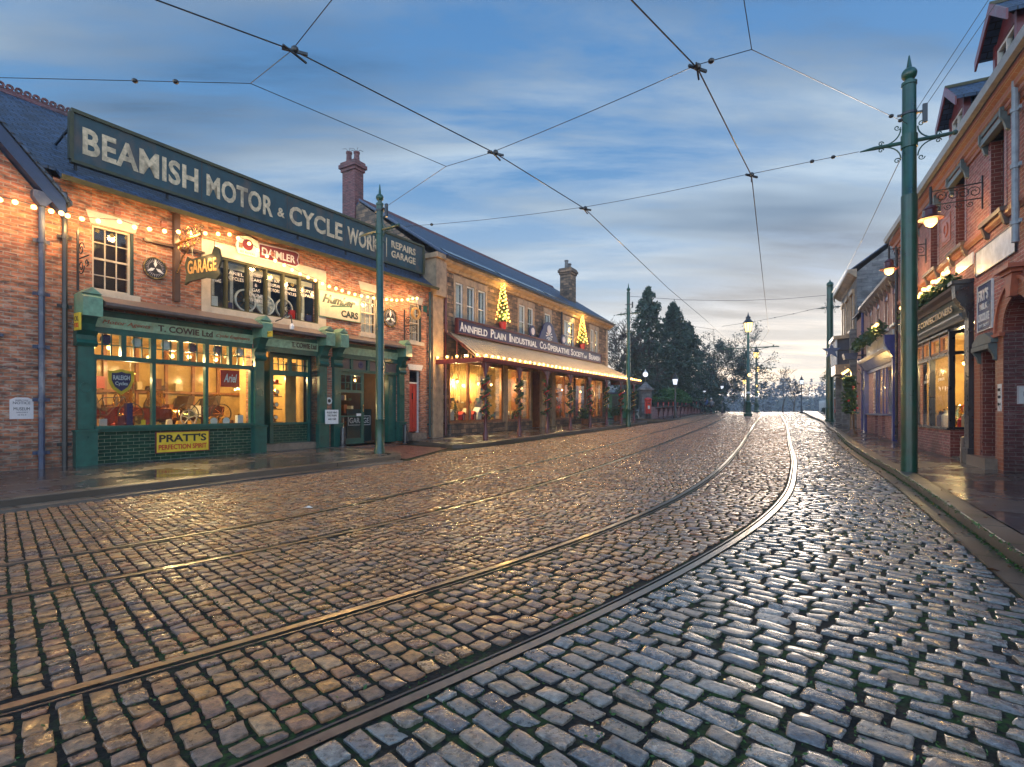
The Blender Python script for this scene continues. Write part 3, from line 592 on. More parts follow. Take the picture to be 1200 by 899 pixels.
def stock(fr, t0, t1, o, levels, par, seed=1, dep=.3, hmax=.34, face=1):
    r = random.Random(seed); m = MB()
    for z in levels:
        t = t0
        while t < t1 - .06:
            w_ = r.uniform(.05, .26); h_ = r.uniform(.07, hmax)
            if r.random() < .8:
                q = r.random()
                if q < .6: m.box(fr, t, min(t + w_, t1), o, o + dep * r.uniform(.5, 1), z, z + h_)
                elif q < .85: m.lathe(fr.p(t + w_ / 2, o + dep * .5, z), [(w_ * .3, 0), (w_ * .36, h_ * .2), (w_ * .36, h_ * .6), (w_ * .12, h_ * .8), (w_ * .12, h_)], 8)
                else: m.prism(fr, [(t, z), (t + w_, z), (t + w_ * .8, z + h_), (t + w_ * .2, z + h_ * .9)], o, o + dep * .4)
            t += w_ + r.uniform(.01, .08)
    return tag(m.build('shelf_stock', M_STOCK, par), kind='stuff')
# ------------------------------------------------------------ LEFT 1: gable wing
p0 = FL.p(-3.5, -3, -.05)
WG = thing('brick_house', 'worn old brick gable wing with blue bargeboard at far left beside the motor works', 'building', p0)
m = MB(); ap = (-3.7, 9.05); OUT = [(-6.6, -.1), (-.78, -.1), (-.78, 5.75), ap, (-6.6, 5.75)]
m.prism(FL, OUT, -.3, 0); m.box(FL, -6.6, -6.35, -8, -.31, -.1, 6.1); m.build('wall', M_OB, WG)
m = MB(); sl_ = (6.12 - 9.35) / (-.78 + 3.7)
m.prism(FL, [(-.62, 5.62), (-.62, 5.98), (ap[0], ap[1] + .40), (ap[0], ap[1] + .04)], -.02, .22).prism(FL, [(-6.78, 5.62), (-6.78, 5.98), (ap[0], ap[1] + .40), (ap[0], ap[1] + .04)], -.02, .22)
m.build('bargeboard', M_DBL, WG)
m = MB(); m.prism(FL, [(-.52, 5.90), (-.52, 5.98), (ap[0], ap[1] + .5), (ap[0], ap[1] + .41)], -4, .27); m.prism(FL, [(-6.88, 5.90), (-6.88, 5.98), (ap[0], ap[1] + .5), (ap[0], ap[1] + .41)], -4, .27); m.build('roof', M_SL, WG)
pipe('drainpipe', FL, -1.0, .11, .1, 5.75, .055, M_PIPE, WG, 5, True)
N1 = thing('wall_notice', 'small pale paper notice with arched top pinned to the brick wall at far left', 'notice', FL.p(-1.3, .01, 1.22))
MB().prism(FL, [(-1.49, 1.22), (-1.11, 1.22), (-1.11, 1.62), (-1.2, 1.67), (-1.4, 1.67), (-1.49, 1.62)], .002, .02).build('board', M_PAP, N1)
for tx, z0, z1, a, b in (('BEAMISH TOWN', 1.60, 1.625, -1.4, -1.2), ('NOTICE', 1.53, 1.585, -1.44, -1.16), ('MUSEUM', 1.40, 1.465, -1.43, -1.17), ('OPEN DAILY', 1.345, 1.37, -1.39, -1.2), ('10 TO 4', 1.29, 1.32, -1.36, -1.23)): lettering(tx, FL, a, b, z0, z1, .021, M_INK, N1, depth=.002)
MB().prof(FL, [(.0, 3.0), (.16, 2.95), (.16, 2.9), (0, 2.9)], -1.75, -1.62).build('alarm_box', M_DBL, WG)
# ------------------------------------------------------------ LEFT 2: motor works
B1 = thing('motor_works', 'two storey old brick motor works with slate roof and green shopfronts', 'building', FL.p(5.5, -4, -.05))
H1 = [(-.07, .72, 4.17, 5.68), (2.55, 6.12, 4.2, 5.7), (7.9, 8.65, 4.17, 5.7), (10.4, 11.02, 4.16, 5.67), (-.06, 3.8, .05, 3.62), (4.12, 6.06, .1, 3.55), (6.92, 9.7, .12, 3.5), (10.39, 11.03, .35, 3.0)]
wall(FL, -.78, 12.1, -.1, 6.5, H1).build('wall', M_OB, B1)
gable_shell(FL, -.8, 12.25, 8, -.1, 6.5, 9.7, 4, M_OB, B1)
m = roofslab(FL, -.72, 11.7, .3, 6.47, -4, 9.76, -8.3, 6.4); m.prof(FL, [(-.02, 6.722), (-4, 9.76), (-4, 9.69), (-.02, 6.652)], -6.5, -.72).prof(FL, [(-4, 9.76), (-8.3, 6.4), (-8.3, 6.33), (-4, 9.69)], -6.5, -.72); m.build('roof', M_SL, B1)
m = MB(); m.prof(FL, [(-4.14, 9.66), (-4, 9.85), (-3.86, 9.66)], -6.5, 11.6)
for k in range(100): m.ring(FL, -6.4 + k * .18, 9.9, .035, .085, -4.03, -3.97, 8)
m.build('ridge_tiles', M_CH, B1)
MB().prof(FL, [(.3, 6.4), (.38, 6.38), (.42, 6.48), (.39, 6.49), (.36, 6.42), (.3, 6.44)], -.75, 11.75).build('gutter', M_MOSS, B1)
for k in range(12): MB().box(FL, .35 + k, .47 + k, 0, .09, 6.02, 6.17).build('brick_corbel', M_LB, B1)
MB().box(FL, -.72, -.6, .0, .012, .1, .11).build('wall_tie', M_BK, B1)
pipe('drainpipe', FL, -.6, .09, .12, 6.2, .05, M_BK, B1, 4)
pipe('drainpipe', FL, 11.5, .10, .3, 6.3, .05, M_DG, B1, 4)
for k, (a, b, c, d, cur) in enumerate((H1[0] + (None,), H1[2] + (.5,), H1[3] + (.38,))):
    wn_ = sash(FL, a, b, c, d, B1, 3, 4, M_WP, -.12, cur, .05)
    MB().box(FL, b - .01, b + .045, -.1, .012, c, d).build('window_reveal', M_DG, wn_)
    MB().box(FL, a - .1, b + .16, -.1, .09, c - .14, c + .0).build('window_sill', M_WP, wn_)
    lintel(FL, a - .12, b + .17, d + .02, d + .3, wn_)
# long first floor show window
W = MB(); T0, T1_, Z0, Z1 = 2.55, 6.12, 4.2, 5.7
W.box(FL, 2.36, 2.6, -.05, .035, 4.06, 6.02).box(FL, 6.08, 6.38, -.05, .035, 4.02, 6.02).box(FL, 2.6, 6.08, -.05, .035, 5.66, 6.02).box(FL, 2.6, 6.08, -.05, .045, 4.03, 4.23)
ws = W.build('show_window', M_WP, B1)
m = MB(); mu = [2.6, 3.06, 3.68, 4.26, 4.83, 5.41, 6.08]
for t in mu: m.box(FL, t - .028, t + .028, -.14, .012, 4.23, 5.66)
m.box(FL, 2.6, 6.08, -.14, .0, 4.23, 4.27).box(FL, 2.6, 6.08, -.14, .0, 5.6, 5.66); m.build('mullions', M_MOSS, ws)
m = MB()
for a, b in zip(mu, mu[1:]): m.box(FL, (a + b) / 2 - .045, (a + b) / 2 + .045, -.34, -.3, 4.2, 5.55)
m.box(FL, 2.6, 6.08, -.34, -.29, 5.45, 5.6); m.build('inner_frames', M_CUR, ws)
glaze(FL, 2.6, 6.08, 4.25, 5.62, -.08, ws)
room(FL, 2.4, 6.3, -.2, -2.6, 4.1, 5.9, ws, paint('blue_room', (.03, .05, .10), .8))
for i, (tx, zz) in enumerate(((('HIRE',), 4.95), (('ARIEL', 'CYCLES'), 5.25), (('CROSSLEY', 'CARS', '&', 'GAS', 'ENGINE', 'WORKS'), 5.34), (('WE BUY', 'EUROPEAN', 'MOTORS'), 5.3), (('HUMBER', 'CYCLES'), 5.15), (('MOTOR', 'REPAIRS'), 5.2))):
    a, b = mu[i] + .09, mu[i + 1] - .09
    for j, q in enumerate(tx):
        wd = min(1, .2 * len(q)); c = (a + b) / 2; lettering(q, FL, c - (b - a) / 2 * wd, c + (b - a) / 2 * wd, zz - j * .15, zz - j * .15 + .095, -.073, M_ENW, ws, depth=.003)
def wheel(fr, t, z, r, o, name, label, spokes, rim, sp, cat='wheel', grp=None, par=None):
    q = fr.p(t, o, z - r); a = thing(name, label, cat, q, grp)
    MB().ring(fr, t, z, r * .86, r, o - .03, o + .03, 26).build('rim', rim, a); m = MB()
    for k in range(spokes): an = 2 * PI * k / spokes + .3; m.tube([fr.p(t + .12 * r * math.cos(an), o, z + .12 * r * math.sin(an)), fr.p(t + .9 * r * math.cos(an), o, z + .9 * r * math.sin(an))], r * .05, 5)
    m.build('spokes', sp, a); MB().disc(fr, t, z, r * .2, o - .04, o + .04, 12).build('hub', rim, a); return a
for k, (t, r, lb) in enumerate(((3.72, .33, 'leftmost pale spoked wheel standing in the upstairs show window'), (4.35, .30, 'middle wheel with solid white face in the upstairs show window'), (4.98, .30, 'rightmost dark spoked wheel standing in the upstairs show window'))):
    wh = wheel(FL, t, 4.28 + r, r, -.2, 'car_wheel', lb, 10, M_ENW if k < 2 else M_CUR, M_WD2 if k != 1 else M_ENW, grp='wheels in the upstairs show window')
    if k == 1: MB().disc(FL, t, 4.28 + r, r * .84, -.235, -.215, 22).build('wheel_disc', M_CUR, wh)
for t, z, mm, lb, hh in ((2.8, 4.33, M_ENW, 'small white and blue box at the left end of the upstairs window', .3), (3.22, 4.35, M_NAVY, 'small blue card box beside the leftmost upstairs wheel', .2), (5.25, 4.3, M_RDE, 'small pink card box right of the upstairs wheels', .3), (5.55, 4.3, M_ENW, 'white can near the right end of the upstairs window', .26), (5.85, 4.3, M_NAVY, 'round blue tin at the right end of the upstairs window', .24)):
    q = FL.p(t, -.2, 4.27); a = thing('display_tin', lb, 'tin', q, 'tins in the upstairs show window'); MB().box(FL, t - .09, t + .09, -.26, -.15, 4.27, 4.27 + hh).build('can_body', mm, a); MB().box(FL, t - .03, t + .03, -.22, -.19, 4.27 + hh, 4.3 + hh).build('cap', M_BRS, a)
lamp('show_room_light', FL.p(4.3, -1.4, 5.6), 5, (1, .8, .6), .1, B1)
# roof sign
RS = thing('roof_sign', 'long weathered blue painted board along the roof reading BEAMISH MOTOR & CYCLE WORKS', 'sign', FL.p(5.5, -.2, 7.0))
MB().box(FL, -.4, 11.37, -.22, -.15, 7.06, 8.16).build('board', M_SIGN, RS)
MB().box(FL, -.42, 11.39, -.24, -.1, 8.14, 8.22).box(FL, -.42, 11.39, -.24, -.1, 7.0, 7.07).box(FL, -.45, -.37, -.235, -.105, 7.07, 8.14).box(FL, 11.34, 11.42, -.235, -.105, 7.07, 8.14).build('frame', M_MOSS, RS)
for tx, a, b, z0, z1 in (('BEAMISH', -.2, 2.36, 7.27, 7.90), ('MOTOR', 2.58, 4.56, 7.28, 7.88), ('&', 4.72, 4.96, 7.38, 7.66), ('CYCLE', 5.13, 7.2, 7.28, 7.87), ('WORKS', 7.42, 9.1, 7.28, 7.87), ('REPAIRS', 9.55, 10.9, 7.68, 7.95), ('GARAGE', 9.55, 10.9, 7.31, 7.58)):
    lettering(tx, FL, a, b, z0, z1, -.15, M_LET, RS, bold=.028, depth=.012, sp=1.05)
MB().box(FL, 9.28, 9.31, -.15, -.14, 7.25, 7.98).build('divider', M_LET, RS)
for t in (2.45, 5.05, 7.3, 9.2): MB().box(FL, t, t + .012, -.15, -.145, 7.07, 8.14).build('board_joint', M_WD2, RS)
for k in range(7):
    t = -.3 + k * 1.93; m = MB(); m.tube([FL.p(t, -.24, 8.0), FL.p(t, -1.5, 7.75)], .03, 5).tube([FL.p(t, -.24, 7.15), FL.p(t, -.24, 6.8)], .035, 5).tube([FL.p(t, -.26, 7.3), FL.p(t, -.9, 7.85)], .022, 5); m.build('brace', M_BK, RS)
# wall mounted signs of the works
def panel_sign(name, label, fr, t0, t1, z0, z1, o, mat, txts, edge=None, cat='sign', rev=False, th=.03, grp=None):
    a = thing(name, label, cat, fr.p((t0 + t1) / 2, o, z0), grp); MB().box(fr, t0, t1, o, o + th, z0, z1).build('board', mat, a)
    if edge: MB().box(fr, t0 - .02, t1 + .02, o - .005, o + th + .012, z1, z1 + .02).box(fr, t0 - .02, t1 + .02, o - .005, o + th + .012, z0 - .02, z0).box(fr, t0 - .02, t0, o - .005, o + th + .012, z0, z1).box(fr, t1, t1 + .02, o - .005, o + th + .012, z0, z1).build('rim', edge, a)
    for q in txts:
        tx, a0, a1, c0, c1, mt = q[:6]; kw = q[6] if len(q) > 6 else {}
        lettering(tx, fr, a0, a1, c0, c1, o + th, mt, a, rev=rev, depth=.006, **kw)
    return a
D = thing('enamel_sign', 'dark maroon scalloped sign reading DAIMLER above the upstairs show window', 'sign', FL.p(4.3, .04, 5.85))
MB().prism(FL, [(4.0, 5.9), (5.2, 5.92), (5.3, 6.0), (5.24, 6.12), (5.3, 6.3), (5.2, 6.34), (4.0, 6.28)], .04, .075).build('board', M_MRD, D)
MB().prism(FL, [(3.97, 5.87), (5.22, 5.89), (5.34, 5.98), (5.28, 6.12), (5.34, 6.33), (5.22, 6.38), (3.97, 6.32)], .035, .06).build('rim', M_PAP, D)
MB().prism(FL, [(3.33, 5.86), (3.9, 5.86), (3.98, 6.0), (3.93, 6.35), (3.65, 6.42), (3.37, 6.36), (3.28, 6.1)], .04, .085).build('crest_panel', M_CUR, D)
MB().disc(FL, 3.62, 6.16, .16, .085, .095, 16).build('crest', M_MRD, D)
lettering('DAIMLER', FL, 4.06, 5.18, 5.99, 6.22, .076, M_CUR, D, bold=.02, depth=.006); lettering('BY ROYAL', FL, 3.4, 3.85, 5.9, 5.96, .086, M_INK, D, depth=.004)
Hs = panel_sign('enamel_sign', 'cream framed sign reading Humber Cars in green script on the brick wall', FL, 6.1, 7.8, 4.52, 5.36, .03, M_WP, [('Humber', 6.2, 7.6, 4.97, 5.27, M_DG, dict(shear=.4, bold=.05)), ('CARS', 6.98, 7.72, 4.60, 4.84, M_DG, dict(bold=.04))], M_GP2)
MB().prism(FL, [(6.5, 4.86), (7.3, 4.98), (7.35, 5.02), (6.6, 4.93)], .061, .07).build('flourish', M_GP, Hs)
def plaque(t, z, r, lb):
    a = thing('round_plaque', lb, 'plaque', FL.p(t, .03, z - r), 'round three pronged wall plaques'); MB().disc(FL, t, z, r, .02, .06, 28).build('disc', M_BK, a); MB().ring(FL, t, z, r * .9, r, .06, .075, 28).build('rim', M_BRS, a)
    for k in range(3):
        an = PI / 2 + k * 2 * PI / 3; c, s_ = math.cos(an), math.sin(an); MB().prism(FL, [(t + x * c - y * s_, z + x * s_ + y * c) for x, y in ((.02, 0), (r * .35, r * .14), (r * .8, 0), (r * .35, -r * .14))], .06, .075).build('prong', M_ENW, a)
    m = MB()
    for k in range(30): an = k * PI / 15; m.prism(FL, [(t + r * .55 * math.cos(an - .03), z + r * .55 * math.sin(an - .03)), (t + r * .85 * math.cos(an), z + r * .85 * math.sin(an)), (t + r * .55 * math.cos(an + .03), z + r * .55 * math.sin(an + .03))], .06, .068)
    m.build('rays', M_PAP, a)
plaque(1.22, 4.95, .27, 'round black and white plaque left of the hanging garage sign'); plaque(9.29, 4.91, .36, 'round black and white plaque behind the green pole')
# hanging garage sign with timber post and scroll bracket
G = thing('hanging_sign', 'old gilt hanging sign reading GARAGE on an ornate iron bracket', 'sign', FL.p(1.7, .2, 4.2))
MB().box(FL, 1.64, 1.78, .0, .12, 4.2, 6.45).build('post', M_WD2, G)
m = MB(); m.tube([FL.p(1.7, .05, 5.66), FL.p(1.72, 1.25, 5.74)], .035, 6).tube([FL.p(1.7, .1, 4.9), FL.p(1.72, .35, 5.3), FL.p(1.72, 1.0, 5.66)], .018, 5)
fo = Frame(FL.p(1.72, 0, 0)[:2], FL.n, (-FL.d[0], -FL.d[1]))
for c_, r_ in ((.3, .16), (.62, .2), (.95, .17), (1.18, .12)): m.tube(spiral(fo, c_, 5.86, r_, 1.5, 0), .012, 5); m.tube(spiral(fo, c_ - .05, 5.58, r_ * .6, -1.4, .02), .01, 5)
m.build('bracket', M_BRS, G); MB().tube([FL.p(1.55, .05, 5.62), FL.p(2.4, .09, 5.62)], .04, 4).tube([FL.p(.95, .06, 5.60), FL.p(1.7, .06, 5.60)], .045, 4).build('cross_beam', M_WD2, G)
fo2 = Frame(FL.p(1.72, 0, 0)[:2], (FL.n[0] * .93 + FL.d[0] * .36, FL.n[1] * .93 + FL.d[1] * .36), (-FL.d[0] * .93 + FL.n[0] * .36, -FL.d[1] * .93 + FL.n[1] * .36))
MB().prism(fo2, [(.3, 4.62), (.42, 4.7), (.9, 4.78), (1.22, 4.72), (1.34, 4.84), (1.28, 5.0), (1.36, 5.2), (1.3, 5.5), (1.18, 5.58), (1.1, 5.38), (.8, 5.32), (.5, 5.26), (.38, 5.34), (.3, 5.12), (.36, 4.9)], -.035, .035).build('board', M_MOSS, G)
for s_ in (-1, 1): lettering('GARAGE', fo2, .40, 1.24, 4.88, 5.22, .036 if s_ > 0 else -.048, M_GOLD, G, rev=False, bold=.02, slope=.06)
MB().tube([fo2.p(.5, 0, 5.3), fo2.p(.5, 0, 5.7)], .01, 4).tube([fo2.p(1.15, 0, 5.5), fo2.p(1.15, 0, 5.72)], .01, 4).build('chain', M_BK, G)
for t, z, lb in ((-.34, 4.7, 'black scrolled iron bracket on the wall left of the first sash window'), (10.1, 4.6, 'black scrolled iron bracket on the wall beside the last works window')):
    a = thing('scroll_bracket', lb, 'bracket', FL.p(t, 0, z - .6)); fo = Frame(FL.p(t, 0, 0)[:2], FL.n, (-FL.d[0], -FL.d[1]))
    m = MB(); m.box(FL, t - .02, t + .02, 0, .03, z - .6, z + .75).tube([fo.p(0, 0, z + .1), fo.p(.6, 0, z + .1)], .015, 5); m.tube(spiral(fo, .2, z + .3, .16, 1.5, 0), .012, 5).tube(spiral(fo, .2, z - .1, .17, -1.5, 0), .012, 5).tube(spiral(fo, .5, z - .04, .1, -1.4, 0), .01, 5); m.build('scroll_work', M_BK, a)
# ------------------------------------------------------------ shopfronts of the works
def bars(fr, t0, t1, z0, z1, o, cols, rows, m, w=.012):
    for i in range(1, cols): m.box(fr, t0 + (t1 - t0) * i / cols - w, t0 + (t1 - t0) * i / cols + w, o, o + .03, z0, z1)
    for j in range(1, rows): m.box(fr, t0, t1, o + .002, o + .028, z0 + (z1 - z0) * j / rows - w, z0 + (z1 - z0) * j / rows + w)
def pilaster(fr, t0, t1, zb, par, top=3.2, zs=.92, mat=M_GP, head=True, mh=M_GP2):
    m = MB(); m.box(fr, t0 + .02, t1 - .02, .0, .13, zs + .05, top).box(fr, t0 - .03, t1 + .03, 0, .18, zb, zs).box(fr, t0 - .05, t1 + .05, 0, .21, zs, zs + .045); m.ring(fr, (t0 + t1) / 2, zs + 1.0, .09, .12, .13, .15, 16)
    m.prof(fr, [(0, top - .35), (.16, top - .35), (.22, top - .28), (.16, top - .2), (.16, top - .1), (.26, top), (0, top)], t0 - .02, t1 + .02)
    pl = m.build('pilaster', mat, par)
    if head:
        MB().prof(fr, [(0, top + .001), (.2, top + .001), (.26, top + .15), (.45, top + .38), (.0, top + .38)], t0 + .04, t1 - .04).build('console', mat, pl)
        MB().prof(fr, [(-.02, top + .3), (.50, top + .3), (.50, top + .72), (.4, top + .80), (-.02, top + .80)], t0 - .01, t1 + .01).prism(fr, [(t0 - .01, top + .8), (t1 + .01, top + .8), ((t0 + t1) / 2, top + .95)], -.02, .46).build('console_head', mh, pl)
    return pl
# shop one
S1 = MB(); S1.box(FL, -.05, 3.79, -.12, .03, 3.19, 3.34).box(FL, -.05, 3.79, -.1, .02, 2.58, 2.69).box(FL, -.05, 3.79, -.1, .12, .97, 1.04).box(FL, -.05, 3.79, -.1, .07, .9, .969)
for a in (-.03, 1.21, 2.505, 3.785): S1.box(FL, a - .04, a + .04, -.1, .02, 1.04, 2.58)
L6 = [(-.04, .5), (.61, 1.14), (1.26, 1.8), (1.9, 2.46), (2.56, 3.11), (3.2, 3.76)]
for (a, b), (c, d) in zip(L6, L6[1:]): S1.box(FL, b, c, -.1, .02, 2.69, 3.19)
for a, b in L6: bars(FL, a, b, 2.69, 3.19, -.06, 3, 2, S1)
S1.box(FL, -.06, 3.8, -.12, .03, 3.56, 3.73).box(FL, -.4, 4.13, .001, .10, 3.0, 3.19) if False else S1.box(FL, -.06, 3.8, -.12, .03, 3.56, 3.73)
F1 = S1.build('shopfront', M_GP, B1)
pilaster(FL, -.4, -.05, .02, F1); pilaster(FL, 3.8, 4.12, .1, F1)
MB().prof(FL, [(.03, 3.33), (.05, 3.33), (.09, 3.58), (.03, 3.58)], -.04, 3.79).build('fascia_board', M_FASC, F1)
MB().prof(FL, [(-.05, 4.04), (0, 4.08), (.55, 3.84), (.55, 3.78), (.5, 3.74), (-.05, 3.8)], .0, 3.8).build('lead_cornice', M_LEAD, F1)
MB().box(FL, -.05, 3.79, -.11, -.1 + .1, .0, .9).build('stall_riser', M_TILE, F1)
glaze(FL, -.03, 3.78, 1.04, 3.19, -.05, F1)
lettering('T. COWIE Ltd', FL, 1.27, 2.62, 3.38, 3.54, .085, M_WD2, F1, bold=.02); lettering('Motor Agents', FL, .1, 1.1, 3.39, 3.51, .085, M_TERR, F1, shear=.3); lettering('Cycle Engineers', FL, 2.72, 3.68, 3.39, 3.50, .085, M_TERR, F1, shear=.3)
for i, (a, b) in enumerate(L6): MB().disc(FL, (a + b) / 2, 3.07, .12, -.09, -.075, 18).build('glass_badge', (M_NAVY, M_CUR, M_CUR, M_NAVY, M_NAVY, M_CUR)[i], F1)
# shop two, set back behind a stone step
S2 = MB(); O2 = -.42
S2.box(FL, 4.14, 6.05, .0, .03, 3.16, 3.32).box(FL, 4.14, 6.05, -.1, .03, 3.56, 3.7).box(FL, 4.65, 6.02, O2 - .05, O2 + .03, 2.5, 2.66).box(FL, 4.65, 6.02, O2 - .05, O2 + .03, 3.05, 3.2).box(FL, 4.62, 4.74, O2 - .05, O2 + .04, .3, 3.2).box(FL, 5.27, 5.39, O2 - .05, O2 + .03, 2.66, 3.05).box(FL, 5.98, 6.06, O2 - .05, O2 + .04, .3, 3.2).box(FL, 4.6, 6.05, O2 - .05, O2 + .1, .95, 1.02)
for a, b in ((4.74, 5.27), (5.39, 5.98)): bars(FL, a, b, 2.66, 3.05, O2, 3, 2, S2)
F2 = S2.build('shopfront', M_GP, B1); MB().box(FL, 6.06, 6.09, -.45, 0, .3, 3.2).box(FL, 4.12, 6.06, -.45, 0, 3.2, 3.23).build('porch_lining', M_DG, F2)
pilaster(FL, 6.03, 6.36, .16, F2); MB().box(FL, 4.1, 6.3, -.44, .02, .1, .38).build('stone_step', M_KERB, F2)
MB().prof(FL, [(.03, 3.32), (.05, 3.32), (.09, 3.57), (.03, 3.57)], 4.16, 6.04).build('fascia_board', M_FASC, F2); MB().prof(FL, [(-.05, 4.04), (0, 4.06), (.5, 3.83), (.5, 3.75), (-.05, 3.78)], 4.12, 6.03).build('lead_cornice', M_LEAD, F2)
MB().box(FL, 4.7, 6.05, O2 - .1, O2, .38, .95).build('stall_riser', M_TILE, F2); lettering('T. COWIE Ltd', FL, 5.05, 5.95, 3.37, 3.53, .085, M_WD2, F2, bold=.02)
glaze(FL, 4.74, 5.98, 1.02, 3.05, O2 - .02, F2)
dr = MB(); dr.box(FL, 4.12, 4.2, O2 - .3, O2 - .24, .38, 2.5).box(FL, 4.52, 4.62, O2 - .3, O2 - .24, .38, 2.5).box(FL, 4.2, 4.52, O2 - .3, O2 - .24, .38, 1.25).box(FL, 4.2, 4.52, O2 - .3, O2 - .24, 2.35, 2.5).box(FL, 4.12, 4.62, O2 - .3, O2 - .24, 2.5, 2.64); bars(FL, 4.12, 4.62, 2.64, 3.05, O2 - .28, 3, 2, dr)
dr.box(FL, 4.62, 4.66, O2 - .3, O2 + .0, .38, 3.05); dd = dr.build('door', M_GP, F2)
# garage doorway
S3 = MB(); S3.box(FL, 6.92, 9.7, -.1, .02, 3.2, 3.36).box(FL, 6.92, 9.7, -.1, .03, 3.58, 3.72).box(FL, 6.92, 9.7, -.1, .03, 2.74, 2.84).box(FL, 7.45, 7.55, -.1, .01, 2.84, 3.2).box(FL, 8.2, 8.32, -.1, .01, 2.84, 3.2).box(FL, 9.0, 9.1, -.1, .01, 2.84, 3.2).box(FL, 9.3, 9.7, -.25, -.05, .2, 2.74)
F3 = S3.build('shopfront', M_GP, B1); pilaster(FL, 6.62, 6.93, .17, F3); pilaster(FL, 9.68, 10.0, .22, F3, 3.15)
MB().box(FL, 6.93, 9.69, -.09, -.06, 2.83, 3.21).build('painted_panel', M_LEAD, F3); MB().disc(FL, 7.95, 3.02, .12, -.06, -.05, 14).build('blue_badge', M_NAVY, F3)
MB().prof(FL, [(.03, 3.35), (.05, 3.35), (.09, 3.6), (.03, 3.6)], 6.95, 9.67).build('fascia_board', M_FASC, F3); MB().prof(FL, [(-.05, 4.02), (0, 4.05), (.5, 3.83), (.5, 3.75), (-.05, 3.78)], 6.93, 9.68).build('lead_cornice', M_LEAD, F3)
dr = MB(); dr.box(FL, 6.94, 7.04, -.08, -.02, .22, 2.74).box(FL, 7.94, 8.06, -.08, -.02, .22, 2.74).box(FL, 7.04, 7.94, -.08, -.02, .22, .42).box(FL, 7.04, 7.94, -.08, -.02, 2.62, 2.74).box(FL, 7.04, 7.94, -.08, -.02, 2.02, 2.12).box(FL, 7.04, 7.94, -.075, -.025, 1.17, 1.22).box(FL, 7.46, 7.54, -.075, -.025, 2.12, 2.62); bars(FL, 7.04, 7.46, 2.12, 2.62, -.06, 2, 2, dr); bars(FL, 7.54, 7.94, 2.12, 2.62, -.06, 2, 2, dr)
dd = dr.build('door', M_GP, F3); glaze(FL, 7.04, 7.94, .42, 2.62, -.055, dd); MB().box(FL, 7.72, 7.92, -.02, -.01, 1.2, 1.29).build('card', M_ENW, dd); MB().tube([FL.p(8.0, .02, 1.35), FL.p(8.0, .02, 1.6)], .014, 6).build('handle', M_BRS, dd)
d2 = MB().box(FL, 8.1, 9.28, -1.0, -.95, .22, 1.45); dd = d2.build('low_door', M_DG, F3); lettering('GARAGE', FL, 8.2, 9.15, .92, 1.12, -.948, M_ENW, dd); MB().box(FL, 8.14, 9.22, -.949, -.944, 1.18, 1.2).box(FL, 8.14, 9.22, -.949, -.944, .84, .86).box(FL, 8.14, 8.16, -.949, -.944, .86, 1.18).box(FL, 9.2, 9.22, -.949, -.944, .86, 1.18).build('panel_outline', M_ENW, dd)
# interiors
room(FL, -.3, 6.2, -.9, -4.3, .35, 3.45, B1, M_INT); MB().box(FL, -.3, 6.2, -.9, -.12, 3.42, 3.45).box(FL, -.3, 4.1, -.9, -.12, .9, .96).box(FL, -.34, -.3, -.9, -.1, .3, 3.45).box(FL, 4.02, 4.1, -1.0, -.1, .3, 3.45).box(FL, 4.7, 6.05, -1.3, -.5, .9, .96).build('display_platform', M_INT, B1)
m = MB()
for k in range(7): m.box(FL, .0 + k * .85, .09 + k * .85, -4.28, -4.2, .4, 3.4)
m.box(FL, -.3, 6.1, -4.28, -4.15, 1.95, 2.03).box(FL, -.3, 6.1, -4.28, -4.15, 2.9, 2.98); m.build('wall_framing', M_WOOD, B1)
m = MB()
for k in range(6): m.prism(FL, [(.25 + k * .85 + x, z) for x, z in ((0, .9), (.5, .9), (.5, 1.6), (.42, 1.8), (.25, 1.88), (.08, 1.8), (0, 1.6))], -4.27, -4.22)
m.build('arched_cabinets', M_WD2, B1)
room(FL, 6.4, 9.9, -.35, -5, .2, 3.3, B1, paint('garage_dark', (.10, .06, .035), .8))
m = MB()
for k in range(4): m.box(FL, 5.0, 5.6, -1.5, -1.2, 1.0 + k * .42, 1.03 + k * .42)
m.box(FL, 5.62, 6.02, -1.1, -1.05, .96, 3.0); sh = m.build('shelves', M_INT, B1)
def stub(name, lb, cat, fr, t, o, z, parts, grp=None):
    a = thing(name, lb, cat, fr.p(t, o, z), grp)
    for nm, mb, mt in parts: mb.build(nm, mt, a, smooth=True)
    return a
for k, (t, z, lb) in enumerate(((5.15, 1.03, 'polished lamp at left of the lowest shelf in the recessed shop window'), (5.4, 1.03, 'polished lamp at right of the lowest shelf in the recessed shop window'), (5.12, 1.45, 'round lamp at left of the second shelf in the recessed window'), (5.42, 1.45, 'big round headlamp at right of the second shelf in the recessed window'), (5.2, 1.87, 'small lamp at left of the third shelf in the recessed window'), (5.45, 1.87, 'small lamp at right of the third shelf in the recessed window'))):
    q = FL.p(t, -1.3, z); stub('display_lamp', lb, 'lamp', FL, t, -1.3, z, [('base', MB().lathe(q, [(.05, 0), (.05, .02), (.02, .03), (.02, .07)], 10), M_BK), ('drum', MB().disc(FL, t, z + .14, .08, -1.36, -1.24, 16), M_BRS), ('lens', MB().disc(FL, t, z + .14, .06, -1.24, -1.23, 16), M_ENW)], 'lamps on the shelves of the recessed window')
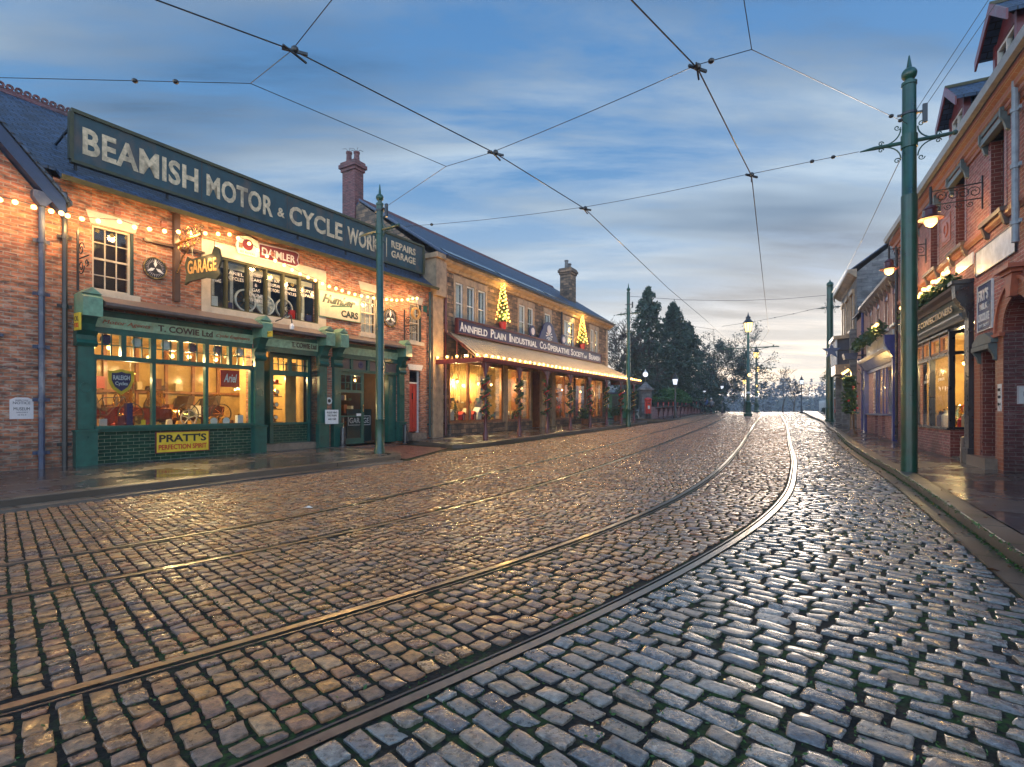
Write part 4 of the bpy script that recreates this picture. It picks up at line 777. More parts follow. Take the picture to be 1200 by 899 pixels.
def car(lb, t, o, s, body):
    """brass era tourer, bonnet towards +t"""
    a = thing('vintage_car', lb, 'car', FL.p(t, o, .36)); f = Frame(FL.p(t, o, 0)[:2], (FL.d[0] * s, FL.d[1] * s), (FL.n[0] * s, FL.n[1] * s)); z = .36
    bd = MB().prism(f, [(-1.4, z + .45), (1.35, z + .45), (1.4, z + .62), (1.35, z + 1.08), (.45, z + 1.12), (.35, z + 1.18), (-.1, z + 1.12), (-.2, z + 1.0), (-.55, z + 1.1), (-1.2, z + 1.22), (-1.5, z + 1.15), (-1.45, z + .7)], -.42, .42).build('body', body, a)
    MB().box(f, .38, .42, -.45, .45, z + 1.18, z + 1.62).build('windscreen', M_BRS, a)
    MB().prism(f, [(1.38, z + .5), (1.46, z + .5), (1.46, z + 1.05), (1.42, z + 1.12), (1.38, z + 1.05)], -.3, .3).build('radiator', M_BRS, a)
    MB().prism(f, [(-.5, z + 1.1), (-.3, z + 1.1), (-.42, z + 1.5), (-.58, z + 1.5)], -.38, .38).prism(f, [(-1.35, z + 1.15), (-1.15, z + 1.15), (-1.25, z + 1.52), (-1.42, z + 1.52)], -.38, .38).build('seat', M_WD2, a)
    for sd_ in (-.5, .5):
        for x in (-1.0, 1.05):
            wz = z + .38; m = MB(); m.ring(f, x, wz, .33, .38, sd_ - .05, sd_ + .05, 20); wq = m.build('wheel', M_RUB, a); m = MB()
            for k in range(10): an = k * PI / 5; m.tube([f.p(x, sd_, wz), f.p(x + .33 * math.cos(an), sd_, wz + .33 * math.sin(an))], .015, 4)
            m.build('spokes', M_BRS, wq)
            m = MB(); pts = [(x + .5 * math.cos(b), wz + .47 * math.sin(b)) for b in [PI * (k / 10) for k in range(1, 10)]]; m.prism(f, pts + [(x + .46 * math.cos(b), wz + .43 * math.sin(b)) for b in [PI * (k / 10) for k in range(9, 0, -1)]], sd_ - .12, sd_ + .12); m.build('mudguard', body, a)
        q = f.p(1.5, sd_ * .7, z + .95); MB().disc(Frame(q[:2], f.n, f.d), 0, q[2], .12, -.12, .06, 16).build('headlamp', M_BRS, a)
    c = f.p(.1, .2, z + 1.3); MB().ring(Frame(c[:2], f.n, f.d), 0, c[2], .16, .185, -.01, .01, 18).build('steering_wheel', M_BRS, a)
car('maroon open vintage car parked behind the left and middle shop window', 1.0, -2.0, 1, M_CRB); car('dark red open vintage car at the right end of the main shop window', 3.0, -3.1, -1, M_CRB)
a = stub('steering_wheel', 'cream steering wheel standing on the sill of the middle shop window', 'steering wheel', FL, 2.2, -.3, .96, [('rim', MB().ring(FL, 2.2, 1.2, .19, .215, -.32, -.29, 26), M_WP), ('stand', MB().box(FL, 2.14, 2.26, -.4, -.28, .96, .99), M_BRS)])
for k in range(5): an = PI / 2 + k * 2 * PI / 5; MB().tube([FL.p(2.2, -.305, 1.2), FL.p(2.2 + .2 * math.cos(an), -.305, 1.2 + .2 * math.sin(an))], .013, 5).build('spoke', M_WP, a)
for t, w_, h_, mm, lb in ((.25, .16, .24, M_PAP, 'small white card propped at the left of the shop window'), (.62, .15, .3, M_MRD, 'tall maroon oil tin in the left shop window'), (.8, .13, .62, M_NAVY, 'tall blue petrol pump globe stand in the left shop window'), (.98, .14, .3, M_BRS, 'brass oil can beside the blue stand in the left shop window'), (1.1, .1, .2, M_YEL, 'yellow oil tin at the right of the left shop window'), (1.45, .12, .12, M_BRS, 'small brass horn at left of the steering wheel'), (2.5 - .05, .1, .22, M_BRS, 'brass lamp right of the steering wheel'), (3.62, .16, .3, M_ENW, 'white milestone shaped card at the right end of the shop window')):
    a = thing('display_can', lb, 'can', FL.p(t, -.35, .96)); MB().box(FL, t - w_ / 2, t + w_ / 2, -.42, -.28, .96, .96 + h_).build('can_body', mm, a); MB().box(FL, t - w_ / 5, t + w_ / 5, -.38, -.32, .96 + h_, .99 + h_).build('cap', M_BRS, a)
for t, lb in ((2.85, 'left of two brass rimmed car headlamps in the right shop window'), (3.2, 'right of two brass rimmed car headlamps in the right shop window')):
    stub('headlamp', lb, 'headlamp', FL, t, -.35, .96, [('drum', MB().disc(FL, t, 1.1, .13, -.42, -.28, 18), M_BRS), ('lens', MB().disc(FL, t, 1.1, .1, -.28, -.27, 18), M_ENW), ('foot', MB().box(FL, t - .04, t + .04, -.4, -.3, .96, .99), M_BRS)])
def pendant(fr, t, o, z, lb, top=3.42, power=0, r=.055, grp='warm bulbs hanging in the shops'):
    a = thing('pendant_lamp', lb, 'lamp', fr.p(t, o, z), grp); MB().tube([fr.p(t, o, z + .05), fr.p(t, o, top)], .008, 4).build('flex', M_BK, a); MB().ball(fr.p(t, o, z), r, 8).build('bulb', M_BULBI, a)
    MB().lathe(fr.p(t, o, z), [(.12, .04), (.1, .07), (.03, .11), (.02, .12)], 14).build('shade', M_BRS, a)
    if power: lamp('pendant_light', fr.p(t, o, z - .1), power * 1.25, (1, .66, .28), .06, a)
for i, (t, o, z, pw) in enumerate(((.25, -.9, 2.95, 45), (.75, -1.3, 3.0, 0), (1.1, -1.0, 2.3, 50), (1.75, -1.5, 2.85, 0), (2.1, -1.0, 2.9, 60), (2.75, -1.4, 2.95, 45), (3.3, -1.0, 2.9, 45), (5.0, -1.9, 2.6, 55), (5.7, -2.2, 2.7, 30))):
    pendant(FL, t, o, z, 'warm bulb hanging in the works shop, %s from the left' % ('first', 'second', 'third', 'fourth', 'fifth', 'sixth', 'seventh', 'eighth behind the recessed window', 'ninth behind the recessed window')[i], 3.42, pw * 1.25)
pendant(FL, 8.7, -1.2, 2.55, 'yellow lamp glowing under the lintel of the open garage door', 3.2, 25)
RL = thing('shield_sign', 'blue and yellow shield reading RALEIGH Cycles hung inside the left shop window', 'sign', FL.p(.55, -.1, 1.75))
sh_ = lambda k, dz=0: [(.55 + x * k, 2.13 + z * k) for x, z in ((-.24, .2), (-.12, .2), (0, .24), (.12, .2), (.24, .2), (.24, -.02), (.16, -.2), (0, -.33), (-.16, -.2), (-.24, -.02))]
MB().prism(FL, sh_(1.1), -.12, -.1).build('rim', M_YEL, RL); MB().prism(FL, sh_(.82), -.1, -.09).build('field', M_NAVY, RL); lettering('RALEIGH', FL, .38, .72, 2.13, 2.24, -.089, M_ENW, RL, bold=.02, depth=.003); lettering('Cycles', FL, .42, .68, 1.98, 2.09, -.089, M_ENW, RL, depth=.003, bold=.02)
panel_sign('enamel_sign', 'red square sign reading Ariel hung inside the right shop window', FL, 2.93, 3.47, 2.06, 2.53, -.1, M_RDE, [('Ariel', 3.02, 3.4, 2.19, 2.43, M_ENW, dict(shear=.3, bold=.02))], th=.015)
panel_sign('enamel_sign', "yellow sign reading PRATT'S PERFECTION SPIRIT on the green tiles", FL, 1.26, 2.54, .34, .84, .0, M_YEL, [("PRATT'S", 1.32, 2.48, .59, .79, M_INK, dict(bold=.03)), ('PERFECTION SPIRIT', 1.31, 2.49, .40, .53, M_RDE, dict(bold=.02))], M_MRD)
panel_sign('wall_notice', 'white rounded notice board on the brick strip beside the recessed shop', FL, 6.2, 6.72, .95, 1.42, .2, M_ENW, [('PLEASE MIND', 6.25, 6.67, 1.3, 1.36, M_INK), ('THE TRAMS', 6.27, 6.65, 1.2, 1.26, M_INK), ('AND CARS', 6.3, 6.62, 1.08, 1.14, M_INK)], cat='notice')
stub('round_badge', 'small round white badge above the white notice on the brick strip', 'badge', FL, 6.5, .02, 1.6, [('disc', MB().disc(FL, 6.5, 1.72, .12, .01, .04, 18), M_ENW), ('centre', MB().disc(FL, 6.5, 1.72, .06, .04, .05, 14), M_INK)])
for t, z, o, mm, lb, tx in ((-.44, 3.36, .3, M_YEL, 'yellow two sided tin sign on the left end of the green fascia', ('OIL', 'PETROL')), (3.98, 3.6, .56, M_YEL, 'small yellow sign on the console between the two shops', ('BP', '')), (10.05, 3.42, .25, M_RDE, 'small red sign on the console above the red door', ('FIRE', ''))):
    f = Frame(FL.p(t, 0, 0)[:2], FL.n, (-FL.d[0], -FL.d[1])); a = thing('tin_sign', lb, 'sign', f.p(o, 0, z - .2)); h_ = .38 if tx[1] else .16
    MB().box(f, o - .14, o + .14, -.02, .02, z - h_ / 2, z + h_ / 2).build('board', mm, a); lettering(tx[0], f, o - .11, o + .11, z + .01, z + .12 if tx[1] else z + .06, .02, M_INK if mm is M_YEL else M_ENW, a, depth=.004)
    if tx[1]: lettering(tx[1], f, o - .11, o + .11, z - .13, z - .03, .02, M_RDE, a, depth=.004)
for t, lb in ((6.83, 'dark round topped guard post left of the garage doorway'), (9.82, 'dark round topped guard post right of the garage doorway')):
    stub('bollard', lb, 'bollard', FL, t, .33, .2, [('post', MB().lathe(FL.p(t, .33, .14), [(.12, 0), (.12, .08), (.095, .1), (.09, .62), (.07, .7), (.01, .74)], 14), M_BLK)], 'guard posts at the garage doorway')
# red door
dm = MB().box(FL, 10.41, 11.01, -.2, -.16, .55, 2.48); rd = dm.build('red_door', M_RED, B1)
m = MB(); [m.box(FL, a, a + .2, -.16, -.145, c, d) for a in (10.47, 10.75) for c, d in ((.65, 1.3), (1.42, 2.38))]; m.build('door_panels', M_RED, rd); MB().box(FL, 10.7, 10.73, -.16, -.12, 1.85, 2.1).build('knocker', M_BK, rd)
MB().box(FL, 10.39, 11.03, -.2, -.12, 2.48, 2.54).box(FL, 10.39, 10.43, -.22, -.1, .5, 3.0).box(FL, 10.99, 11.03, -.22, -.1, .5, 3.0).build('door_frame', M_CUR, rd); glaze(FL, 10.43, 10.99, 2.54, 2.96, -.17, rd, M_GLD)
MB().box(FL, 10.3, 11.12, -.2, .25, .15, .5).build('stone_step', M_KERB, rd); lintel(FL, 10.27, 11.18, 3.02, 3.24, rd, M_WW)
SK = thing('street_plate', 'small cast iron street name plate by the eaves pier', 'sign', FL.p(11.3, .02, 5.5)); MB().box(FL, 11.2, 11.4, .0, .03, 5.45, 5.7).build('plate', M_GP, SK)
panel_sign('wall_notice', 'tall cream poster on the wall between drainpipes', FL, 11.98, 12.22, 1.3, 2.1, .06, M_WP, [('NOTICE', 12.0, 12.2, 1.9, 1.96, M_INK), ('CO-OP', 12.0, 12.2, 1.75, 1.81, M_INK)], cat='poster')
# swan neck lamp over the shops
SN = thing('swan_neck_lamp', 'small hooked swan neck lamp over the recessed shop fascia', 'lamp', FL.p(4.7, .5, 3.6)); MB().tube([FL.p(4.35, .3, 4.05), FL.p(4.45, .45, 4.12), FL.p(4.6, .5, 4.3), FL.p(4.72, .52, 4.26), FL.p(4.75, .52, 4.02)], .018, 6).build('arm', M_BK, SN); MB().lathe(FL.p(4.75, .52, 3.84), [(.06, 0), (.07, .1), (.03, .18)], 10).build('lantern', M_ENW, SN)
# bulb strings over the works
def bulbs(label, cable, pts, n_lights, power, grp=None, r=.05, dz=-.07):
    a = thing('string_lights', label, 'string lights', pts[0], grp); MB().tube(cable, .008, 4).build('cable', M_BK, a)
    b0 = MB().ball(pts[0], r, 6).build('light_bulb', M_BULB, a, org=pts[0], smooth=True)
    for q in pts[1:]:
        c = b0.copy(); COL.objects.link(c); c.parent = a; c.location = Vector(q) - Vector(WL[a.name])
    st = max(1, len(pts) // n_lights)
    for q in pts[st // 2::st]: lamp('bulb_light', (q[0], q[1], q[2] + dz), power, (1, .58, .21), .09, a)
    return a
SB = [(-1.76, 5.56), (-1.53, 5.59), (-1.24, 5.58), (-0.96, 5.59), (-0.79, 5.6), (-0.68, 5.58), (-0.43, 5.59), (-0.13, 5.64), (0.28, 5.74), (0.58, 5.71), (0.9, 5.75), (1.23, 5.8), (1.55, 5.87), (1.85, 5.93), (2.21, 6.02), (2.54, 6.1), (2.85, 6.17), (3.09, 6.14), (3.41, 6.07), (3.66, 5.96), (3.95, 5.85), (4.21, 5.79), (4.5, 5.72), (4.77, 5.65), (5.05, 5.58), (5.33, 5.54), (5.6, 5.5), (5.87, 5.46), (6.13, 5.41), (6.4, 5.4), (6.65, 5.38), (6.93, 5.36), (7.19, 5.35), (7.48, 5.36), (7.76, 5.37), (8.04, 5.39), (8.37, 5.42), (8.66, 5.45), (8.92, 5.47), (9.18, 5.51), (9.45, 5.56), (9.77, 5.64), (10.04, 5.72), (10.28, 5.78)]
P_ = [FL.p(t, .5, z) for t, z in SB]; cab = [FL.p(-4, .5, 5.8)] + [(x, y, z + .05) for x, y, z in P_]
bulbs('sagging string of warm bulbs across the brick front of the motor works', cab, P_, 15, 20)
MB_ = MB().tube([FL.p(2.9, 0, 6.3), FL.p(2.9, .55, 6.28)], .015, 5)
GB = thing('gilt_wreath', 'gilt round wreath hanging at the right end of the bulb string', 'wreath', FL.p(10.3, .4, 4.9)); MB().ring(FL, 10.35, 5.2, .16, .25, .35, .42, 20).build('ring', M_GOLD, GB); MB().tube([FL.p(10.35, .02, 5.75), FL.p(10.35, .42, 5.75), FL.p(10.35, .4, 5.45)], .012, 5).build('hook', M_BK, GB)
# ------------------------------------------------------------ LEFT 3: stone co-operative store
B2 = thing('stone_store', 'long two storey stone store with veranda, slate roof and blue sign along its front', 'building', FC.p(10, -4, .1))
WC = [(1.2, 1.76), (2.05, 2.67), (2.98, 3.61), (6.88, 7.54), (7.83, 8.48), (9.9, 10.68), (12.59, 14.11), (16.97, 17.6), (17.8, 18.36)]
HC = [(a, b, 5.3, 7.12) for a, b in WC]; SH = [(.75, 5.1, .95, 3.6), (5.64, 7.95, .95, 3.6), (8.1, 9.3, .2, 3.6), (11.3, 14.0, .95, 3.6), (14.35, 16.15, .95, 3.6), (16.6, 19.2, .95, 3.6)]
wall(FC, 0, 20.4, 0, 7.8, HC + SH, .35).build('wall', M_ST, B2)
ob = gable_shell(FC, .0, 20.4, 9.4, 0, 7.8, 11.2, 4.7, M_ST, B2)
roofslab(FC, .02, 20.75, .42, 7.95, -4.7, 11.3, -9.8, 7.9).build('roof', M_SL, B2)
MB().prof(FC, [(0, 7.5), (.08, 7.5), (.14, 7.62), (.36, 7.72), (.40, 7.86), (0, 7.86)], 0, 20.7).build('stone_cornice', M_ASH, B2)
MB().prof(FC, [(.40, 7.82), (.5, 7.84), (.52, 7.93), (.40, 7.9)], 0, 20.8).build('gutter', M_BK, B2)
MB().prof(FC, [(-4.82, 11.22), (-4.7, 11.42), (-4.58, 11.22)], 0, 20.6).build('ridge_tiles', M_CH, B2)
for a, b in ((.7, 4.9), (5.2, 10.2), (10.6, 13.5)):
    m = MB(); z_ = lambda o: 7.95 + (.42 - o) * (3.35 / 5.12)
    m.prof(FC, [(-.05, z_(-.05) + .01), (-.45, z_(-.45) + .01), (-.45, z_(-.45) + .06), (-.05, z_(-.05) + .05)], a, b).build('roof_slot', M_BLK, B2)
MB().prof(FC, [(.45, 7.92), (.48, 7.98), (-4.7, 11.36), (-4.7, 11.28)], -.04, .12).build('verge', M_DBL, B2)
m = MB(); m.box(FC, -.5, .18, -.4, .3, 6.2, 7.75).box(FC, -.6, .28, -.45, .42, 7.75, 7.95).box(FC, -.5, .18, -.02, .12, .2, 6.2); m.build('corner_pier', M_ASH, B2)
m = MB(); [m.box(FC, 20.1 + (k % 2) * -.12, 20.42, -.3, .03, .3 + k * .34, .3 + k * .34 + .32) for k in range(21)]; m.build('quoins', M_ASH, B2)
pipe('drainpipe', FC, .35, .12, .35, 7.5, .06, M_MAR, B2, 5); pipe('drainpipe', FC, 12.05, .1, 5.4, 7.5, .05, M_BK, B2, 2)
chimney(FC, 0.2, -5.35, .54, .84, 10.2, 13.25, M_CH, B2, 2, M_CH, True); chimney(FC, 17.6, -2.0, .95, .84, 8.6, 11.7, M_ST, B2, 2, M_GS)
for i, (a, b) in enumerate(WC):
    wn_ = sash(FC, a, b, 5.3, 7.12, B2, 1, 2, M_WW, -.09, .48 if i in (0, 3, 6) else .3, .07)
    MB().box(FC, a - .16, b + .16, -.05, .03, 7.12, 7.42).build('lintel', M_ASH, wn_); MB().box(FC, a - .14, a, -.15, .025, 5.2, 7.12).box(FC, b, b + .14, -.15, .022, 5.2, 7.12).build('stone_surround', M_ASH, wn_)
lamp('upstairs_light', FC.p(13.3, -.9, 6.6), 25, (1, .6, .3), .1, B2)
# shop windows of the store
for i, (a, b, c, d) in enumerate(SH):
    if i == 2: continue
    m = MB(); n = (3, 2, 0, 2, 1, 2)[i]; m.box(FC, a, b, -.1, .06, c - .12, c).box(FC, a, b, -.1, .04, d - .07, d)
    for k in range(n + 1): m.box(FC, a + (b - a) * k / n - .04, a + (b - a) * k / n + .04, -.1, .03, c, d)
    fw_ = m.build('shop_window', M_WOOD, B2); glaze(FC, a, b, c, d, -.05, fw_)
    MB().box(FC, a - .1, b + .1, .0, .18, .15, c - .12).build('stone_plinth', M_ST, fw_)
m = MB(); m.box(FC, 8.1, 9.3, -1.2, -1.15, .3, 2.6).box(FC, 8.1, 8.14, -1.2, 0, .3, 3.6).box(FC, 9.26, 9.3, -1.2, 0, .3, 3.6).box(FC, 8.1, 9.3, -1.2, -1.15, 2.7, 3.6); dd = m.build('door', M_WOOD, B2)
[MB().box(FC, a, b, -.05, .1, .2, 3.9).build('stone_pilaster', M_ASH, B2) for a, b in ((9.35, 9.85), (10.7, 11.2), (7.98, 8.1), (5.2, 5.58))]
room(FC, .5, 9.2, -.4, -3.6, .5, 3.75, B2, M_INT); room(FC, 9.9, 19.6, -.4, -3.6, .6, 3.75, B2, paint('warm_shelves', (.38, .17, .06), .7, .5, 1.2))
MB().box(FC, .7, 5.15, -1.0, -.12, .85, .95).box(FC, 5.6, 8.0, -1.0, -.12, .85, .95).box(FC, 11.2, 19.3, -1.0, -.12, .85, .95).build('display_platform', M_INT2, B2)
m = MB(); [m.box(FC, a, b, -1.3, -1.26, .95, 3.7) for a, b in ((.7, 5.1),)]; 
for k in range(28): m.box(FC, .7 + k * .157, .72 + k * .157, -1.26, -1.245, .95, 3.7)
m.build('boarded_back', M_INT, B2)
m = MB()
for z in (1.5, 2.0, 2.5, 3.0): m.box(FC, 5.7, 8.0, -3.55, -3.2, z, z + .04).box(FC, 10.2, 19.3, -3.55, -3.2, z, z + .04)
m.build('shelves', M_WD2, B2)
MB().box(FC, 14.45, 15.15, -.5, -.45, 1.0, 3.0).box(FC, 15.3, 16.05, -.55, -.5, 1.0, 3.1).build('red_drape', M_REDC, B2); MB().box(FC, 17.0, 18.6, -.6, -.55, 1.0, 2.7).build('red_drape', M_REDC, B2)
# goods in the store windows
random.seed(3)
for k in range(9):
    t = 1.1 + k * .45; mm = (M_RDE, M_ENW, M_LEAF, M_RDE, M_WP, M_RDE, M_ENW, M_MRD, M_LEAF)[k]; h_ = (.32, .5, .7, .4, .55, .42, .6, .38, .5)[k]
    lb = ('red box', 'white tiered stand', 'small green fir', 'red hamper', 'cream house', 'red tin', 'tall white box', 'dark red parcel', 'short green fir')[k] + ' in the first store window, %s from its left end' % ('first', 'second', 'third', 'fourth', 'fifth', 'sixth', 'seventh', 'eighth', 'last')[k]
    q = FC.p(t, -.6, .95); a = thing('window_display', lb, 'display', q, 'goods in the first store window')
    if mm is M_LEAF:
        m = MB(); [m.leaf((q[0] + random.gauss(0, .1) * (1 - u), q[1] + random.gauss(0, .1) * (1 - u), q[2] + .1 + h_ * u), .07) for u in np.linspace(0, 1, 90)]; m.build('foliage', M_LEAF, a, recalc=False); MB().tube([q, (q[0], q[1], q[2] + h_)], .012, 5).build('trunk', M_BARK, a)
    else: MB().box(FC, t - .15, t + .15, -.75, -.45, .95, .95 + h_ * .6).prism(FC, [(t - .18, .95 + h_ * .6), (t + .18, .95 + h_ * .6), (t, .95 + h_)], -.78, -.42).build('carton', mm, a); MB().box(FC, t - .02, t + .02, -.44, -.435, .95, .95 + h_ * .6).build('ribbon', M_ENW, a)
for i, (t, o, z, pw) in enumerate(((1.6, -.8, 3.0, 40), (2.7, -1.0, 2.8, 55), (4.2, -.8, 2.75, 50), (6.3, -1.4, 2.8, 45), (7.4, -1.2, 2.9, 30), (11.8, -1.3, 2.8, 50), (12.9, -1.5, 2.75, 40), (14.9, -1.2, 2.8, 50), (17.3, -1.2, 2.8, 50), (18.5, -1.4, 2.8, 30))):
    pendant(FC, t, o, z, 'warm bulb inside the stone store, %s from the left' % ('first', 'second', 'third', 'fourth', 'fifth', 'sixth', 'seventh', 'eighth', 'ninth', 'tenth')[i], 3.7, pw * 1.8, grp='warm bulbs in the stone store')
# store sign with emblem pediment
CS = thing('shop_sign', 'long purple sign reading ANNFIELD PLAIN INDUSTRIAL CO-OPERATIVE SOCIETY Ltd BEAMISH', 'sign', FC.p(9.5, .3, 4.8))
MB().box(FC, .95, 18.15, .22, .32, 4.82, 5.38).build('board', M_PUR, CS); MB().box(FC, .88, 18.2, .2, .4, 5.38, 5.45).box(FC, .88, 18.2, .2, .4, 4.75, 4.82).box(FC, .88, .95, .2, .38, 4.82, 5.38).box(FC, 18.15, 18.2, .2, .38, 4.82, 5.38).build('frame', M_MAR, CS)
for tx, a, b, big in (('A', 1.1, 1.42, 1), ('NNFIELD', 1.46, 3.3, 0), ('P', 3.6, 3.88, 1), ('LAIN', 3.92, 5.0, 0), ('I', 5.35, 5.5, 1), ('NDUSTRIAL', 5.56, 8.35, 0), ('C', 8.7, 9.05, 1), ('O-', 9.1, 9.62, 0), ('O', 9.68, 10.02, 1), ('PERATIVE', 10.08, 12.7, 0), ('S', 12.95, 13.28, 1), ('OCIETY', 13.32, 15.0, 0), ('Ltd', 15.08, 15.5, -1), ('B', 15.95, 16.25, 1), ('EAMISH', 16.3, 18.0, 0)):
    lettering(tx, FC, a, b, 4.90, 5.31 if big > 0 else (5.22 if big == 0 else 5.1), .32, M_ENW, CS, bold=.02)
m = MB(); m.prism(FC, [(8.1, 5.45), (8.7, 5.5), (8.95, 5.9)] + [(9.9 + .78 * math.cos(a), 5.95 + .6 * math.sin(a)) for a in np.linspace(PI * .95, PI * .05, 12)] + [(10.85, 5.9), (11.1, 5.5), (11.7, 5.45)], .22, .3); m.build('pediment', M_PUR, CS)
MB().disc(FC, 9.9, 6.12, .24, .3, .33, 18).build('emblem_disc', M_PAP, CS); m = MB(); [m.prism(FC, [(9.9 + .05 * math.cos(a), 5.72 + .05 * math.sin(a)), (9.9 + .42 * math.cos(a - .12), 5.72 + .3 * math.sin(a - .12)), (9.9 + .42 * math.cos(a + .12), 5.72 + .3 * math.sin(a + .12))], .3, .325) for a in np.linspace(0, 2 * PI, 11)[:-1]]; m.build('emblem_rays', M_ENW, CS)
for t in (7.87, 11.9): MB().disc(FC, t, 5.75, .33, .24, .32, 18).build('scroll', M_PUR, CS); MB().disc(FC, t, 5.75, .2, .32, .34, 12).build('rosette', M_PAP, CS); 
# lit fir trees on the sign
M_KSTONE = None
def fir(base, h, r, lb, nl, pw):
    a = thing('lit_fir_tree', lb, 'christmas tree', base, 'lit fir trees above the store sign'); MB().lathe(base, [(.15, 0), (.2, .35), (.22, .37)], 12).build('pot', M_RDE, a); q0 = (base[0], base[1], base[2] + .33)
    MB().tube([q0, (q0[0], q0[1], q0[2] + h)], [.03, .008], 6).build('trunk', M_BARK, a); m = MB()
    for k in range(1500):
        u = random.random() ** 1.3; lay = (u * 9) % 1; rr = r * (1 - u) * (.65 + .35 * (1 - lay)) * math.sqrt(random.random()) + .02; an = random.uniform(0, 6.283); m.leaf((q0[0] + rr * math.cos(an), q0[1] + rr * math.sin(an), q0[2] + .05 + u * h), .07)
    m.build('foliage', M_HEDGE, a, recalc=False); b0 = None
    for k in range(nl):
        u = (k + .5) / nl; an = k * 2.4; rr = r * (1 - u) * .95 + .03; q = (q0[0] + rr * math.cos(an), q0[1] + rr * math.sin(an), q0[2] + .06 + u * h * .97)
        if b0 is None: b0 = MB().ball(q, .04, 4).build('fairy_light', M_TREEL, a, org=q)
        else: c = b0.copy(); COL.objects.link(c); c.parent = a; c.location = Vector(q) - Vector(WL[a.name])
    for u in (.15, .5, .8): lamp('fir_glow', (q0[0] + FC.n[0] * .1, q0[1] + FC.n[1] * .1, q0[2] + u * h), pw * (1.1 - u), (1, .58, .16), .22, a)
fir(FC.p(4.78, .28, 5.45), 2.2, .34, 'fir tree covered in warm lights in a red pot above the word PLAIN', 78, 110)
fir(FC.p(14.88, .28, 5.45), 2.0, .34, 'fir tree covered in warm lights in a red pot near the store roof chimney', 78, 110)
# veranda
OV, ZG = 2.4, 3.48
VR = thing('veranda', 'long glazed and sheeted veranda roof with ornate red gutter along the store front', 'veranda', FC.p(10, 1.2, 3.4))
g0, g1 = -.35, 20.9
m = MB(); p = FC.p; zt = 4.78
m.poly(p(.7, .12, zt), p(18.6, .12, zt), p(g1, OV, ZG), p(g0, OV, ZG)); m.poly(p(.7, .12, zt - .05), p(18.6, .12, zt - .05), p(g1, OV, ZG - .04), p(g0, OV, ZG - .04)); m.build('roof_sheet', M_ZN, VR, recalc=False)
m = MB(); m.poly(p(18.6, .12, zt), p(g1, OV, ZG), p(g1, .1, ZG)); m.build('end_glazing', M_LEAD, VR, recalc=False)
m = MB(); n = 56
for k in range(n + 1):
    u = k / n; a, b = p(.7 + 17.9 * u, .12, zt + .012), p(g0 + (g1 - g0) * u, OV, ZG + .012); m.tube([a, b], .016, 4)
m.build('sheet_rolls', M_WP, VR); m = MB()
for k in range(21):
    u = k / 20; m.tube([p(.7 + 17.9 * u, .12, zt - .12), p(g0 + (g1 - g0) * u, OV, ZG - .1)], .035, 4)
m.build('rafters', M_MAR, VR)
m = MB(); m.box(FC, .3, .34, .1, OV, ZG - .1, ZG)
for k in range(4): o = .15 + k * .6; m.box(FC, .27, .31, o, o + .04, ZG, ZG + (zt - ZG) * (1 - o / OV) - .03)
m.tube([p(.3, .1, zt), p(.0, OV, ZG)], .03, 4); eg = m.build('end_frame', M_MAR, VR); m = MB(); m.poly(p(.29, .12, ZG), p(.29, OV, ZG), p(.29, .12, zt - .05)); m.build('end_glass', M_GLD, eg, recalc=False)
m = MB(); m.prof(FC, [(OV, ZG - .16), (OV + .1, ZG - .12), (OV + .13, ZG + .03), (OV, ZG + .03)], g0, g1).box(FC, g0, g0 + .1, .1, OV, ZG - .15, ZG + .03).box(FC, g1 - .1, g1, .1, OV, ZG - .15, ZG + .03); m.build('gutter', M_MRD, VR)
m = MB()
for k in range(88): t = g0 + .1 + k * .24; m.prism(FC, [(t, ZG + .03), (t + .12, ZG + .03), (t + .06, ZG + .17)], OV + .1, OV + .12)
for k in range(10): o = .2 + k * .24; m.add([p(g0, o, ZG + .03), p(g0, o + .12, ZG + .03), p(g0, o + .06, ZG + .17)], [(0, 1, 2)])
m.build('cresting', M_GOLD, VR)
post0 = None
